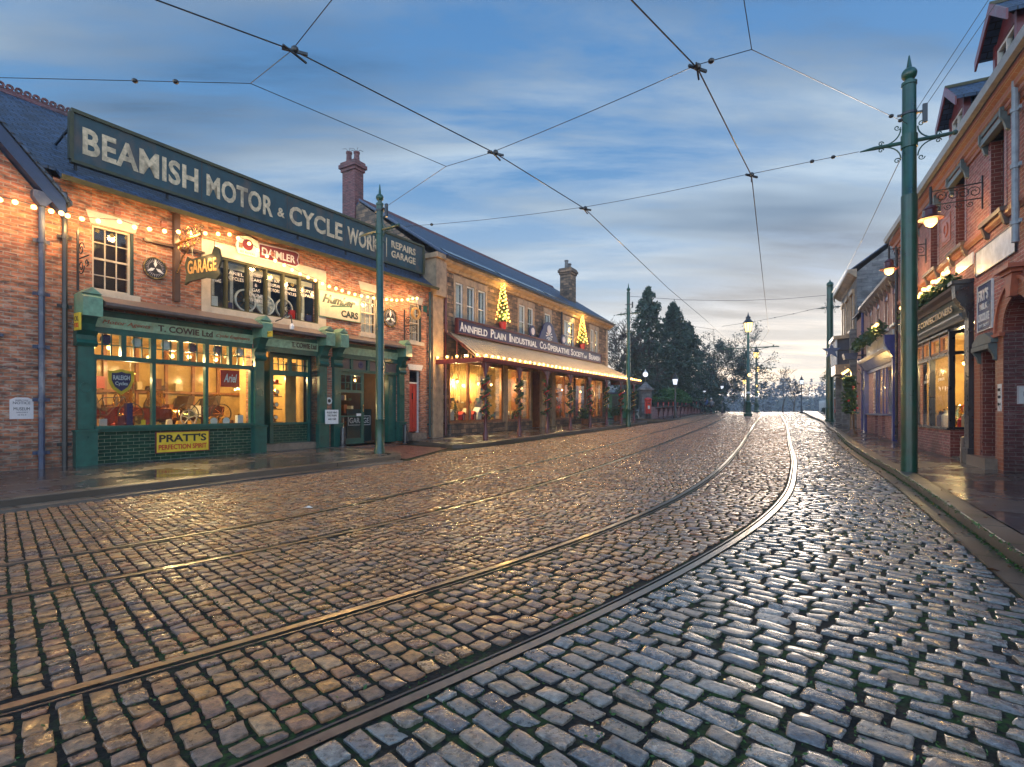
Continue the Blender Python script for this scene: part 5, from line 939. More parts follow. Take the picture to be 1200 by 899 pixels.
for k in range(8):
    t = .0 + k * 2.75; q = FC.p(t, OV, 0); zg = g(q[1]) + .15; q = (q[0], q[1], zg)
    if k == 0:
        post0 = thing('veranda_post', '', 'post', q); H_ = ZG - .14 - zg
        MB().lathe(q, [(.11, -.1), (.11, .25), (.075, .3), (.07, .95), (.09, 1.0), (.055, 1.05), (.05, H_ - .75), (.075, H_ - .7), (.05, H_ - .65), (.05, H_)], 12).build('shaft', M_MAR, post0, smooth=True); m = MB()
        for s_ in (-1, 1):
            c_ = [FC.p(t + s_ * (.05 + .42 * (1 - math.cos(a))), OV, zg + H_ - .55 + .5 * math.sin(a)) for a in np.linspace(0, PI / 2, 8)]; m.tube(c_, .025, 4)
            m.prism(FC, [(t + s_ * .04, zg + H_ - .7), (t + s_ * .10, zg + H_ - .45), (t + s_ * .2, zg + H_ - .2), (t + s_ * .42, zg + H_ - .03), (t + s_ * .04, zg + H_ - .03)], OV - .012, OV + .012)
        m.build('bracket', M_MRD, post0); pz = post0
    else:
        pz = dup(post0); pz.location = q
        for ch in pz.children: ch.scale = (1, 1, (ZG - .14 - zg) / H_)
    WL[pz.name] = q; tag(pz, ('corner post of the veranda nearest the garage', 'second veranda post from the garage end', 'third veranda post, in front of the store doorway edge', 'fourth veranda post, in front of the dim shop window', 'fifth veranda post, before the red draped window', 'sixth veranda post, by the last shop window', 'seventh veranda post, with a red bow beside the green shed', 'last veranda post at the far end of the roof')[k], 'post', 'veranda posts')
    # garland wound round each post
    gl = thing('garland', 'leafy garland wound round the %s veranda post from the garage' % ('first', 'second', 'third', 'fourth', 'fifth', 'sixth', 'seventh', 'eighth')[k], 'garland', q, 'garlands on the veranda posts'); m = MB(); rb = MB()
    for j in range(420):
        u = j / 420; an = u * 2 * PI * 3.2 + k; z = zg + .85 + u * (ZG - .65 - zg - .85); r_ = .11; bulk = .09 if 0 < u < .12 else .055
        m.leaf((q[0] + r_ * math.cos(an) + random.gauss(0, bulk), q[1] + r_ * math.sin(an) + random.gauss(0, bulk), z + random.gauss(0, .05)), .08)
    m.build('foliage', M_LEAF, gl, recalc=False)
    rb.tube([(q[0] + .15 * math.cos(a_), q[1] + .15 * math.sin(a_), zg + .95 + (ZG - 1.7 - zg) * (a_ - k - .6) / (2 * PI * 3.2)) for a_ in np.linspace(k + .6, k + .6 + 2 * PI * 3.2, 44)], .028, 4); rb.build('ribbon', (M_RIB, M_GOLD)[k in (1, 3, 5, 7)], gl)
BP = [FC.p(g0 - .02, .25 + k * .5, ZG + .12) for k in range(5)] + [FC.p(g0 + .15 + k * .455, OV + .16, ZG + .1) for k in range(46)] + [FC.p(g1 + .05, OV - .3 - k * .5, ZG + .1) for k in range(3)]
bulbs('row of warm bulbs along the veranda gutter of the stone store', [FC.p(g0, .1, ZG + .1), FC.p(g0, OV + .14, ZG + .1), FC.p(g1, OV + .14, ZG + .1), FC.p(g1, .8, ZG + .1)], BP, 14, 40, r=.055, dz=.16)
for k, (t, h_, lb) in enumerate(((13.6, .55, 'clipped evergreen in a tub on the pavement before the red draped window'), (19.6, .6, 'evergreen bush in a tub beyond the last shop window'))):
    q = FC.p(t, 1.0, 0); q = (q[0], q[1], g(q[1]) + .17); a = thing('potted_bush', lb, 'bush', q); m = MB(); [m.leaf((q[0] + random.gauss(0, .22), q[1] + random.gauss(0, .22), q[2] + .35 + abs(random.gauss(0, .32))), .1) for _ in range(500)]; m.build('foliage', M_LEAF, a, recalc=False); MB().lathe(q, [(.2, 0), (.26, .35), (.28, .36)], 12).build('tub', M_WOOD, a)
# ------------------------------------------------------------ RIGHT 1: red brick shop and office
B3 = thing('brick_shop', 'tall red brick building with two gabled dormers and a dark green shopfront', 'building', FR.p(4, -4, .1))
HR = [(-.17, .8, 5.52, 7.22), (2.3, 3.26, 5.52, 7.22), (4.7, 5.67, 5.52, 7.22), (7.1, 8.07, 5.52, 7.22)]
SR = [(1.78, 8.2, .05, 4.3), (.4, 1.34, .2, 2.72), (-1.3, 0, 0, 3.65)]
wall(FR, -5, 10.3, 0, 7.75, HR + SR, .35).build('wall', M_RB, B3); gable_shell(FR, -5, 10.3, 9, 0, 7.75, 11.2, 4.5, M_RB, B3)
roofslab(FR, -5.1, 10.4, .28, 8.02, -4.4, 11.4, -9.2, 7.9).build('roof', M_SL, B3)
MB().prof(FR, [(0, 7.3), (.05, 7.3), (.05, 7.38), (.1, 7.42), (.1, 7.5), (.16, 7.54), (.16, 7.66), (.26, 7.72), (.26, 7.84), (0, 7.84)], -5, 10.35).build('brick_cornice', M_LB, B3)
MB().prof(FR, [(.27, 7.84), (.3, 7.8), (.4, 7.82), (.43, 7.97), (.38, 7.97), (.36, 7.88), (.29, 7.88)], -5, 10.4).build('gutter', paint('grey_gutter', (.22, .24, .26), .5), B3)
MB().prof(FR, [(0, 5.28), (.03, 5.28), (.09, 5.36), (.09, 5.46), (0, 5.46)], -5, 10.3).build('string_course', M_LB, B3)
for t0, t1, a, b in HR:
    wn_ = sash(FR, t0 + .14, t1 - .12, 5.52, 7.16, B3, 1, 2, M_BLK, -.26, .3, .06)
    MB().box(FR, t1 - .12, t1 + .001, -.34, .012, 5.52, 7.22).box(FR, t0 - .001, t0 + .13, -.34, .012, 5.52, 7.22).build('brick_reveal', M_GB, wn_)
    m = MB(); m.prof(FR, [(-.1, 5.42), (.16, 5.42), (.17, 5.5), (-.1, 5.53)], t0 - .15, t1 + .15); [m.prof(FR, [(0, 5.15), (.07, 5.18), (.14, 5.42), (0, 5.42)], t - .05, t + .05) for t in (t0 - .05, t1 + .05)]; m.build('window_sill', M_LEAD, wn_)
    tm = (t0 + t1) / 2; m = MB(); m.box(FR, t0 - .1, t1 + .1, -.2, .14, 7.22, 7.34).prism(FR, [(t0 - .12, 7.34), (t1 + .12, 7.34), (t1 + .12, 7.42), (tm + .2, 7.62), (tm - .2, 7.62), (t0 - .12, 7.42)], 0, .05)
    m.prism(FR, [(t0 - .18, 7.42), (t1 + .18, 7.42), (t1 + .18, 7.47), (tm + .2, 7.68), (tm - .2, 7.68), (t0 - .18, 7.47)], .0, .13)
    for t in (t0 - .12, t1 + .12): m.prof(FR, [(0, 7.02), (.06, 7.05), (.1, 7.2), (.16, 7.3), (.16, 7.5), (0, 7.5)], t - .04, t + .04)
    hd = m.build('window_hood', paint('grey_carved_stone', (.10, .13, .13), .6, .4), wn_); m = MB(); [m.tube(spiral(FR, tm + s_ * .2, 7.48, .07, 1.3, .11), .012, 4) for s_ in (-1, 1)]; m.build('carved_scroll', M_PAP, hd)
MB().box(FR, 3.6, 4.38, 0, .02, 5.95, 6.7).ring(FR, 3.99, 6.33, .12, .2, .02, .04, 18).box(FR, 3.66, 4.32, .02, .03, 6.02, 6.06).box(FR, 3.66, 4.32, .02, .03, 6.6, 6.64).build('terracotta_panel', M_TERR, B3)
pipe('drainpipe', FR, -.95, .12, 4.6, 7.8, .06, paint('grey_pipe', (.26, .30, .34), .5), B3, 3); pipe('drainpipe', FR, 9.9, .1, .3, 7.6, .05, M_BLK, B3, 4)
for t in (.53, 3.82):
    a, b = t - .64, t + .64; m = MB(); m.box(FR, a, a + .12, -.3, -.16, 8.0, 9.5).box(FR, b - .12, b, -.3, -.16, 8.0, 9.5).prism(FR, [(a, 9.35), (b, 9.35), (t, 9.92)], -.3, -.18).box(FR, a + .12, b - .12, -.3, -.18, 8.0, 8.2)
    dm = m.build('dormer', M_MRD, B3); m = MB(); m.box(FR, a + .12, a + .18, -.27, -.2, 8.2, 9.35).box(FR, b - .18, b - .12, -.27, -.2, 8.2, 9.35).box(FR, a + .18, b - .18, -.27, -.2, 9.29, 9.35).box(FR, t - .03, t + .03, -.27, -.2, 8.2, 9.29).box(FR, a + .18, b - .18, -.265, -.205, 8.75, 8.79).build('dormer_window', M_WW, dm)
    glaze(FR, a + .15, b - .15, 8.2, 9.3, -.25, dm); MB().box(FR, a + .13, b - .13, -.62, -.6, 8.1, 9.3).build('room_dark', M_WD2, dm)
    MB().prism(FR, [(a, 8.2), (a + .05, 8.2), (a + .05, 9.5), (a, 9.5)], -2.4, -.3).prism(FR, [(b - .05, 8.2), (b, 8.2), (b, 9.5), (b - .05, 9.5)], -2.4, -.3).build('slate_cheek', M_SL, dm)
    MB().prism(FR, [(a - .25, 9.36), (t, 10.02), (t, 10.1), (a - .25, 9.44)], -2.6, .05).prism(FR, [(b + .25, 9.36), (t, 10.02), (t, 10.1), (b + .25, 9.44)], -2.6, .05).build('dormer_roof', M_SL, dm)
    MB().prism(FR, [(a - .28, 9.2), (a - .28, 9.42), (t, 10.14), (t, 9.9)], .051, .09).prism(FR, [(b + .28, 9.2), (b + .28, 9.42), (t, 10.14), (t, 9.9)], .051, .09).build('bargeboard', M_MRD, dm)
    MB().tube([FR.p(t, .08, 10.12), FR.p(t, -2.6, 10.12)], .06, 6).build('ridge_tiles', M_MOSS, dm)
# arch and pier
m = MB(); n = 18
for k in range(n):
    a, b = PI * k / n, PI * (k + 1) / n; m.add([FR.p(-.65 + .65 * math.cos(a), .0, 3.0 + .65 * math.sin(a)), FR.p(-.65 + .65 * math.cos(b), .0, 3.0 + .65 * math.sin(b)), FR.p(-.65 + .65 * math.cos(b), -.9, 3.0 + .65 * math.sin(b)), FR.p(-.65 + .65 * math.cos(a), -.9, 3.0 + .65 * math.sin(a))], [(0, 1, 2, 3)])
m.box(FR, 0, .01, -.9, -.0, .1, 3.0).box(FR, -1.31, -1.3, -.9, 0, .1, 3.0).box(FR, -1.3, 0, -.92, -.9, .1, 3.7); 
# close the wall round the arch head
arch = m.build('arch_lining', M_GB, B3)
m = MB()
for k in range(n):
    a, b = PI * k / n, PI * (k + 1) / n; xa, xb = -.65 + .65 * math.cos(a), -.65 + .65 * math.cos(b); m.poly(FR.p(xa, 0, 3.0 + .65 * math.sin(a)), FR.p(xb, 0, 3.0 + .65 * math.sin(b)), FR.p(xb, 0, 3.65), FR.p(xa, 0, 3.65))
m.build('arch_spandrel', M_RB, arch)
MB().ring(FR, -.65, 3.0, .651, .95, 0.002, .03, 28, 0, PI).build('arch_ring', M_LB, arch); MB().ring(FR, -.65, 3.0, .95, 1.02, 0.002, .07, 28, 0, PI).box(FR, -.05, .42, 0.002, .09, 2.93, 3.0).box(FR, -1.7, -1.25, 0.002, .09, 2.93, 3.0).build('arch_moulding', M_TERR, arch)
MB().prism(FR, [(-.56, 3.62), (-.74, 3.62), (-.86, 4.12), (-.44, 4.12)], .0, .14).box(FR, -1.05, -.25, 0, .26, 4.12, 4.2).box(FR, -.95, -.35, 0, .18, 4.05, 4.119).build('keystone', M_TERR, arch)
MB().box(FR, .01, .34, .003, .012, .12, 2.93).box(FR, 1.36, 1.76, .003, .012, .12, 3.1).build('brick_facing', M_LB, B3)
# office door with hood and wreath
MB().box(FR, 1.22, 1.341, -.5, .0, .2, 2.72).box(FR, .399, .48, -.5, 0, .2, 2.72).build('door_reveal', M_GB, B3)
m = MB(); m.box(FR, .5, 1.2, -.46, -.4, .4, 2.3).box(FR, .48, 1.22, -.46, -.36, 2.3, 2.38); dd = m.build('door', M_BLK, B3); glaze(FR, .5, 1.2, 2.38, 2.7, -.4, dd, M_GLD); MB().box(FR, .3, 1.5, -.5, .22, .1, .38).build('stone_step', M_KERB, dd); MB().ball(FR.p(.6, -.37, 1.35), .035, 6).build('door_knob', M_BRS, dd)
m = MB(); m.box(FR, .32, 1.42, 0, .16, 2.72, 2.82).prism(FR, [(.28, 2.84), (1.46, 2.84), (1.46, 2.92), (1.1, 3.08), (.64, 3.08), (.28, 2.92)], .0, .13)
for t in (.38, 1.36): m.prof(FR, [(0, 2.45), (.05, 2.48), (.08, 2.6), (.15, 2.72), (0, 2.72)], t - .05, t + .05)
m.build('door_hood', paint('grey_carved_stone', (.10, .13, .13)), B3)
q = FR.p(.86, -.3, 1.55); WRt = thing('door_wreath', 'round holly wreath with orange and red bows on the dark office door', 'wreath', (q[0], q[1], 1.3)); m = MB()
for k in range(420): an = random.uniform(0, 6.283); r_ = random.gauss(.24, .05); c_ = FR.p(.86 + r_ * math.cos(an), -.3 + random.gauss(0, .04), 1.6 + r_ * 1.15 * math.sin(an)); m.leaf(c_, .07)
m.build('foliage', M_LEAF, WRt, recalc=False); [MB().ball(FR.p(.86 + .26 * math.cos(an), -.25, 1.6 + .3 * math.sin(an)), .045, 6).build('bauble', (M_RDE, M_GOLD)[k % 2], WRt) for k, an in enumerate(np.linspace(.4, 6.2, 9))]
# shopfront
m = MB(); m.box(FR, 3.56, 8.0, -.08, .06, 2.88, 2.97).box(FR, 3.56, 8.0, -.08, .08, 3.5, 3.56).box(FR, 3.56, 8.0, -.08, .10, .88, .94)
for t, w_ in ((3.6, .1), (5.52, .14), (7.3, .1), (8.0, .1)): m.box(FR, t - w_ / 2, t + w_ / 2, -.08, .05, .9, 3.5)
for t in (4.52, 6.35): m.box(FR, t - .035, t + .035, -.08, .04, 2.97, 3.5)
m.box(FR, 3.55, 3.6, -1.3, -.08, .9, .96).box(FR, 3.55, 3.6, -1.3, -.08, 2.88, 2.97).box(FR, 3.55, 3.6, -1.3, -.08, 3.44, 3.5).box(FR, 3.55, 3.61, -1.36, -1.28, .9, 3.5).box(FR, 1.8, 8.2, -.1, .02, 3.5, 3.8)
F4 = m.build('shopfront', M_BLK, B3); glaze(FR, 3.6, 8.0, .94, 3.5, -.03, F4); MB().box(FR, 3.57, 3.576, -1.3, -.08, .94, 3.5).build('window_pane', M_GLASS, F4)
m = MB()
for a, b in ((3.66, 4.48), (4.56, 5.44), (5.6, 6.3), (6.4, 7.24)): m.box(FR, a, a + .05, -.02, .03, 3.0, 3.46).box(FR, b - .05, b, -.02, .03, 3.0, 3.46).box(FR, a + .05, b - .05, -.02, .03, 3.41, 3.46).box(FR, a + .05, b - .05, -.02, .03, 3.0, 3.05)
m.build('transom_frames', M_WOOD, F4)
MB().box(FR, 3.56, 8.0, -.1, .03, .15, .88).build('stall_riser', M_RB, F4); MB().box(FR, 3.53, 3.56, -1.3, .03, .15, .88).build('stall_return', M_GB, F4)
MB().box(FR, 1.8, 2.12, 0, .1, .15, 3.75).box(FR, 1.76, 2.16, 0, .13, .15, .5).build('pilaster', M_BLK, F4); MB().box(FR, 7.98, 8.2, 0, .1, .15, 3.75).build('pilaster', M_BLK, F4)
MB().prof(FR, [(0, 3.55), (.12, 3.6), (.16, 3.8), (.34, 4.1), (.36, 4.42), (0, 4.42)], 1.82, 2.1).prof(FR, [(0, 4.42), (.42, 4.42), (.42, 4.5), (0, 4.52)], 1.78, 2.14).build('console', M_BLK, F4); MB().prof(FR, [(0, 3.55), (.12, 3.6), (.16, 3.8), (.34, 4.1), (.36, 4.42), (0, 4.42)], 7.95, 8.2).build('console', M_BLK, F4)
MB().prof(FR, [(.02, 3.76), (.06, 3.76), (.16, 4.2), (.02, 4.2)], 2.12, 7.95).build('fascia_board', M_DG, F4); MB().prof(FR, [(0, 3.58), (.12, 3.6), (.14, 3.66), (.2, 3.72), (.2, 3.76), (0, 3.76)], 2.12, 7.95).build('lower_moulding', paint('grey_moulding', (.13, .15, .17), .4), F4)
MB().prof(FR, [(0, 4.2), (.2, 4.2), (.24, 4.28), (.36, 4.34), (.38, 4.4), (0, 4.46)], 2.1, 7.96).build('cornice', M_LEAD, F4)
lettering('JUBILEE CONFECTIONERS', FR, 2.95, 7.6, 3.86, 4.1, .125, M_GOLD, F4, rev=True, bold=.02)
room(FR, 3.5, 8.4, -.5, -3.6, .3, 3.6, F4, M_INT); MB().box(FR, 3.62, 7.95, -1.0, -.1, .84, .9).build('display_platform', M_INT2, F4)
MB().box(FR, 2.1, 3.6, -1.4, -1.36, .2, 3.5).build('shop_door', M_BLK, F4); MB().box(FR, 2.1, 3.6, -1.4, 0, .1, .2).build('lobby_floor', M_FLAG, F4)
m = MB()
for k in range(4): m.box(FR, 3.7, 8.3, -3.5, -3.2, 1.2 + k * .5, 1.24 + k * .5)
m.build('shelves', M_WD2, F4)
for t, zz in ((4.6, 2.1), (6.2, 2.1)):
    lettering('JUBILEE', FR, t - .3, t + .3, zz + .12, zz + .22, -.02, M_ENW, F4, rev=True, depth=.002); MB().ring(FR, t, zz + .28, .12, .14, -.02, -.017, 16, 0, PI).build('window_crest', M_ENW, F4)
for i, (t, o, z, pw) in enumerate(((4.3, -.6, 2.9, 60), (5.8, -1.0, 2.85, 50), (7.2, -1.2, 2.9, 40))): pendant(FR, t, o, z, 'warm bulb in the confectioner window, %s from the near end' % ('first', 'second', 'third')[i], 3.55, pw * 1.6, grp='warm bulbs in the confectioner window')
for i, (t, h_, mm, nm) in enumerate(((4.0, .5, M_WP, 'cream sweet jar'), (4.35, .35, M_RDE, 'red sweet tin'), (4.75, .6, M_BRS, 'tall brass scale'), (5.1, .4, M_MRD, 'dark red chocolate box'), (5.9, .5, M_ENW, 'white cake stand'), (6.4, .45, M_PUR, 'purple round tin'), (6.9, .4, M_GOLD, 'gold sweet jar'))):
    a = thing('sweet_jar', nm + ' on the confectioner window platform', 'jar', FR.p(t, -.45, .9), 'goods in the confectioner window'); MB().lathe(FR.p(t, -.45, .9), [(.1, 0), (.13, .05), (.13, h_ * .7), (.07, h_ * .85), (.07, h_)], 12).build('jar_body', mm, a, smooth=True); MB().lathe(FR.p(t, -.45, .9 + h_), [(.08, 0), (.08, .04), (.02, .07)], 12).build('lid', M_BRS, a)
MB().tube([FR.p(2.35, .02, .15), FR.p(2.3, .02, .75)], .1, 12).build('down_spout', M_LEAD, F4)
panel_sign('painted_sign', 'large faded white painted wall sign below the first floor ledge', FR, -.65, 1.56, 4.5, 5.04, .0, paint('faded_white', (.68, .71, .76), .4, .35, 4, dirt=(.12, .14, .18), da=.7), [], M_BLK)
panel_sign('painted_sign', 'narrow faded white painted wall sign above the dark green console', FR, 1.8, 3.06, 4.86, 5.14, .0, MATS['faded_white'], [], None)
panel_sign('painted_sign', 'small square white sign with a black letter A high on the brick wall', FR, 3.72, 4.07, 4.98, 5.34, .0, M_ENW, [('A', 3.82, 3.98, 5.05, 5.26, M_INK)], None, rev=True)
panel_sign('enamel_sign', "blue and white enamel sign reading FRY'S MILK CHOCOLATE beside the shop", FR, .57, 1.44, 3.2, 4.22, .0, M_NAVY, [("FRY'S", .78, 1.38, 3.86, 4.12, M_ENW, dict(bold=.03)), ('MILK', .82, 1.3, 3.66, 3.8, M_ENW, dict(bold=.02)), ('CHOCOLATE', .72, 1.4, 3.4, 3.58, M_ENW, dict(bold=.02)), ('FIVE BOYS', .75, 1.35, 3.27, 3.34, M_ENW)], M_ENW, rev=True)
panel_sign('wall_notice', 'tall thin white notice on the brick pier beside the office door', FR, .08, .28, 1.38, 1.95, .012, M_ENW, [('BANK', .11, .25, 1.8, 1.86, M_INK), ('OPEN', .11, .25, 1.65, 1.71, M_INK), ('10-4', .11, .25, 1.5, 1.56, M_INK)], None, cat='notice', rev=True, th=.01)
fa = Frame(FR.p(0, 0, 0)[:2], (-FR.n[0], -FR.n[1]), (-FR.d[0], -FR.d[1]))
panel_sign('wall_notice', 'white scalloped notice hung on the dark brick inside the arch', fa, .22, .85, 1.55, 1.88, .005, M_ENW, [('Hot Coffee', .3, .78, 1.68, 1.78, M_NAVY)], M_PAP, cat='notice', th=.012)
fb = Frame(FR.p(3.53, 0, 0)[:2], (-FR.n[0], -FR.n[1]), (-FR.d[0], -FR.d[1]))
panel_sign('wall_notice', 'small white plate low on the brick return of the confectioner doorway', fb, .2, .52, .5, .68, .005, M_PAP, [('NO SMOKING', .23, .49, .57, .62, M_INK)], None, cat='notice', th=.01)
# wall lamps on scrolled brackets
def wall_lamp(t, lb, pw):
    a = thing('wall_lamp', lb, 'lamp', FR.p(t, 0, 5.6), 'lamps on scrolled wall brackets'); f = Frame(FR.p(t, 0, 0)[:2], FR.n, FR.d); m = MB()
    m.box(FR, t - .02, t + .02, 0, .03, 5.95, 6.7).tube([f.p(0, 0, 6.55), f.p(.95, 0, 6.5)], .016, 5).tube([f.p(0, 0, 6.2), f.p(.95, 0, 6.18)], .014, 5)
    for c_ in (.15, .35, .55, .75): m.tube(spiral(f, c_, 6.36, .13, 1.5, 0), .01, 4).tube(spiral(f, c_ + .08, 6.1, .07, -1.3, 0), .009, 4)
    m.tube([f.p(.95, 0, 6.62), f.p(.95, 0, 6.1)], .03, 6); m.build('bracket', M_BK, a); q = f.p(.95, 0, 5.72)
    MB().lathe(q, [(.25, .14), (.26, .16), (.16, .2), (.13, .24), (.12, .36), (.14, .38), (.1, .44), (.03, .48)], 18).build('lamp_hood', M_MAR, a, smooth=True); MB().ball((q[0], q[1], q[2] + .1), .13, 10).build('glass_globe', M_LAMPG, a, smooth=True); lamp('lamp_light', (q[0], q[1], q[2] - .06), pw, (1, .58, .18), .1, a)
wall_lamp(1.2, 'glowing hooded wall lamp on the bracket nearest the camera, right of the big green pole', 50); wall_lamp(6.1, 'glowing hooded wall lamp further up, left of the big green pole', 45)
# leafy garland with bulbs over the shop cornice
GA = thing('lit_garland', 'thick leafy garland with warm bulbs along the dark green shop cornice', 'garland', FR.p(5, .3, 4.5)); m = MB()
for k in range(2600): t = random.uniform(2.2, 7.9); c_ = FR.p(t, .28 + random.gauss(0, .07), 4.6 + random.gauss(0, .08)); m.leaf(c_, .08)
m.build('foliage', M_LEAF, GA, recalc=False); P_ = [FR.p(2.3 + k * .33, .38, 4.82 + .05 * math.sin(k * 2)) for k in range(17)]
bulbs('row of warm bulbs above the leafy garland on the dark green shopfront', [(x, y, z + .04) for x, y, z in P_], P_, 8, 10, r=.05)
# ------------------------------------------------------------ RIGHT 2: pink brick blue shop
B4 = thing('pink_shop', 'lower pink brick building with arched windows and a bright blue shopfront', 'building', FR.p(14, -4, .3))
HB = [(10.3, 10.95), (12.1, 12.75), (14.0, 14.7), (15.95, 16.6)]; HB = [(a, b, 4.75, 5.95) for a, b in HB] + [(10.5, 17.4, .3, 3.3)]
HB[0] = (10.45, 11.05, 4.75, 5.95)
wall(FR, 10.32, 18.2, .1, 6.5, HB, .3).build('wall', M_PB, B4); gable_shell(FR, 10.33, 18.2, 8, .1, 6.5, 9.3, 4, M_PB, B4); roofslab(FR, 10.45, 18.2, .25, 6.68, -4, 9.4, -8.3, 6.5).build('roof', M_SL, B4)
MB().prof(FR, [(0, 6.35), (.1, 6.38), (.2, 6.5), (.3, 6.56), (.3, 6.68), (0, 6.68)], 10.45, 18.2).build('cornice', M_LEAD, B4); m = MB(); [m.prof(FR, [(0, 6.1), (.1, 6.2), (.2, 6.5), (0, 6.5)], 10.8 + k * .82, 10.9 + k * .82) for k in range(9)]; m.build('corbels', M_LEAD, B4)
for a, b, c, d in HB[:4]:
    wn_ = sash(FR, a, b, 4.75, 5.95, B4, 1, 2, M_BLUE, -.16, None, .06); t = (a + b) / 2; r_ = (b - a) / 2
    MB().disc(FR, t, 5.95, r_, -.1, .006, 14, 0, PI).build('arch_light', M_BLUE, wn_); MB().ring(FR, t, 5.95, r_, r_ + .12, .001, .03, 14, 0, PI).box(FR, a - .1, a, .001, .02, 4.75, 5.95).box(FR, b, b + .1, .001, .02, 4.75, 5.95).build('brick_arch', M_GB, wn_); MB().box(FR, a - .1, b + .1, 0, .12, 4.65, 4.75).build('window_sill', M_CUR, wn_)
pipe('drainpipe', FR, 18.05, .12, .4, 6.4, .06, M_BLUE, B4, 4)
m = MB(); m.box(FR, 10.5, 17.4, -.1, .04, 3.2, 3.34).box(FR, 10.5, 17.4, -.1, .1, 1.18, 1.26)
for t in (10.55, 12.6, 13.3, 14.3, 15.0, 17.35): m.box(FR, t - .03, t + .03, -.05, .005, 1.2, 3.2)
F5 = m.build('shopfront', M_BLUE, B4); glaze(FR, 10.5, 17.4, 1.24, 3.2, -.05, F5); MB().box(FR, 10.5, 12.6, -.1, .03, .2, 1.18).box(FR, 13.3, 14.3, -.1, .03, .2, 1.18).box(FR, 15, 17.4, -.1, .03, .3, 1.18).build('stall_riser', M_RB, F5); MB().box(FR, 12.64, 13.26, -.5, -.45, .3, 3.2).box(FR, 14.34, 14.96, -.5, -.45, .3, 3.2).build('door', M_BLUE, F5)
MB().box(FR, 10.34, 10.6, .0, .14, .2, 3.4).prof(FR, [(0, 3.4), (.15, 3.45), (.4, 4.0), (.4, 4.3), (0, 4.3)], 10.34, 10.6).build('pilaster', M_BLUE, F5); MB().box(FR, 17.3, 17.8, 0, .14, .3, 3.4).prof(FR, [(0, 3.4), (.15, 3.45), (.4, 3.8), (.4, 4.0), (0, 4.0)], 17.4, 17.7).build('pilaster', M_BLUE, F5)
MB().prof(FR, [(.02, 3.34), (.08, 3.34), (.3, 3.72), (.02, 3.72)], 10.6, 17.4).build('fascia_board', M_BLUE, F5); MB().prof(FR, [(0, 3.72), (.34, 3.72), (.42, 3.8), (.42, 3.86), (0, 3.92)], 10.5, 17.5).build('cornice', M_CUR, F5)
MB().box(FR, 10.7, 13.9, .03, .08, 4.0, 4.55).box(FR, 14.0, 17.2, .03, .08, 4.0, 4.55).build('cream_panels', M_CUR, F5)
room(FR, 10.4, 17.6, -.55, -3.5, .4, 3.5, F5, M_INT2); MB().box(FR, 10.5, 17.4, -.9, -.12, 1.1, 1.18).build('display_platform', M_INT2, F5)
for i, (t, o, z, pw) in enumerate(((11.6, -1.0, 2.7, 40), (14.0, -1.1, 2.6, 40), (16.2, -1.0, 2.7, 35))): pendant(FR, t, o, z, 'warm bulb in the blue shop, %s from the near end' % ('first', 'second', 'third')[i], 3.45, pw * 1.6, grp='warm bulbs in the blue shop')
GA2 = thing('lit_garland', 'leafy garland on the iron rail over the bright blue shopfront', 'garland', FR.p(13, .5, 4.4)); m = MB()
for k in range(2300): t = random.uniform(10.5, 17.8); c_ = FR.p(t, .48 + random.gauss(0, .08), 4.62 + random.gauss(0, .11)); m.leaf(c_, .1)
m.build('foliage', M_LEAF, GA2, recalc=False); MB().tube([FR.p(10.5, .48, 4.6), FR.p(17.8, .48, 4.6)], .02, 5).build('iron_rail', M_BLUE, GA2); P_ = [FR.p(10.6 + k * .3, .6, 4.75) for k in range(4)]
bulbs('short cluster of warm bulbs at the near end of the blue shop garland', P_, P_, 2, 25, r=.06)
PB_ = thing('window_box', 'dark blue planter box hung at the far end of the blue shop', 'planter', FR.p(17.7, .7, 4.0)); MB().prof(FR, [(.45, 4.0), (.95, 4.0), (1.02, 4.3), (.4, 4.3)], 17.3, 18.1).build('box', M_DBL, PB_); MB().tube([FR.p(17.7, 0, 4.2), FR.p(17.7, .5, 4.2)], .03, 5).build('bracket', M_BK, PB_)
# ------------------------------------------------------------ RIGHT 3: narrow house and tall grey building
B5 = thing('narrow_house', 'narrow brown brick house squeezed between the blue shop and the tall grey building', 'building', FR.p(19.7, -3, .5))
wall(FR, 18.22, 21.1, .2, 6.4, [(18.9, 19.6, 3.9, 5.6), (19.9, 20.8, .4, 2.9), (18.5, 19.3, 1.3, 2.9)], .3).build('wall', M_PB, B5); gable_shell(FR, 18.22, 21.1, 8, .2, 6.4, 9.2, 4, M_PB, B5); roofslab(FR, 18.2, 21.1, .25, 6.55, -4, 9.3, -8.3, 6.4).build('roof', M_SL, B5)
sash(FR, 18.9, 19.6, 3.9, 5.6, B5, 1, 2, M_MRD, -.16, .3); sash(FR, 18.5, 19.3, 1.3, 2.9, B5, 2, 2, M_MRD, -.16, .3); MB().box(FR, 19.9, 20.8, -.3, -.25, .4, 2.9).build('door', M_WD2, B5)
B6 = thing('grey_building', 'tall grey stone building with bay window and blank side wall beyond the blue shop', 'building', FR.p(25, -4, .6))
wall(FR, 21.12, 28.5, .3, 9.2, [(22.2, 23.1, 6.2, 8.2), (24.3, 25.2, 6.2, 8.2), (26.6, 27.5, 6.2, 8.2), (22.0, 22.9, .6, 3.2)], .35).build('wall', M_GS, B6); gable_shell(FR, 21.13, 28.5, 10, .3, 9.2, 13.2, 5, M_GS, B6, 'side_wall')
roofslab(FR, 21.05, 28.6, .35, 9.35, -5, 13.3, -10.3, 9.2).build('roof', M_SL, B6); MB().prof(FR, [(0, 8.9), (.12, 8.95), (.35, 9.15), (.45, 9.2), (.45, 9.36), (0, 9.36)], 21.0, 28.7).build('cornice', M_ASH, B6)
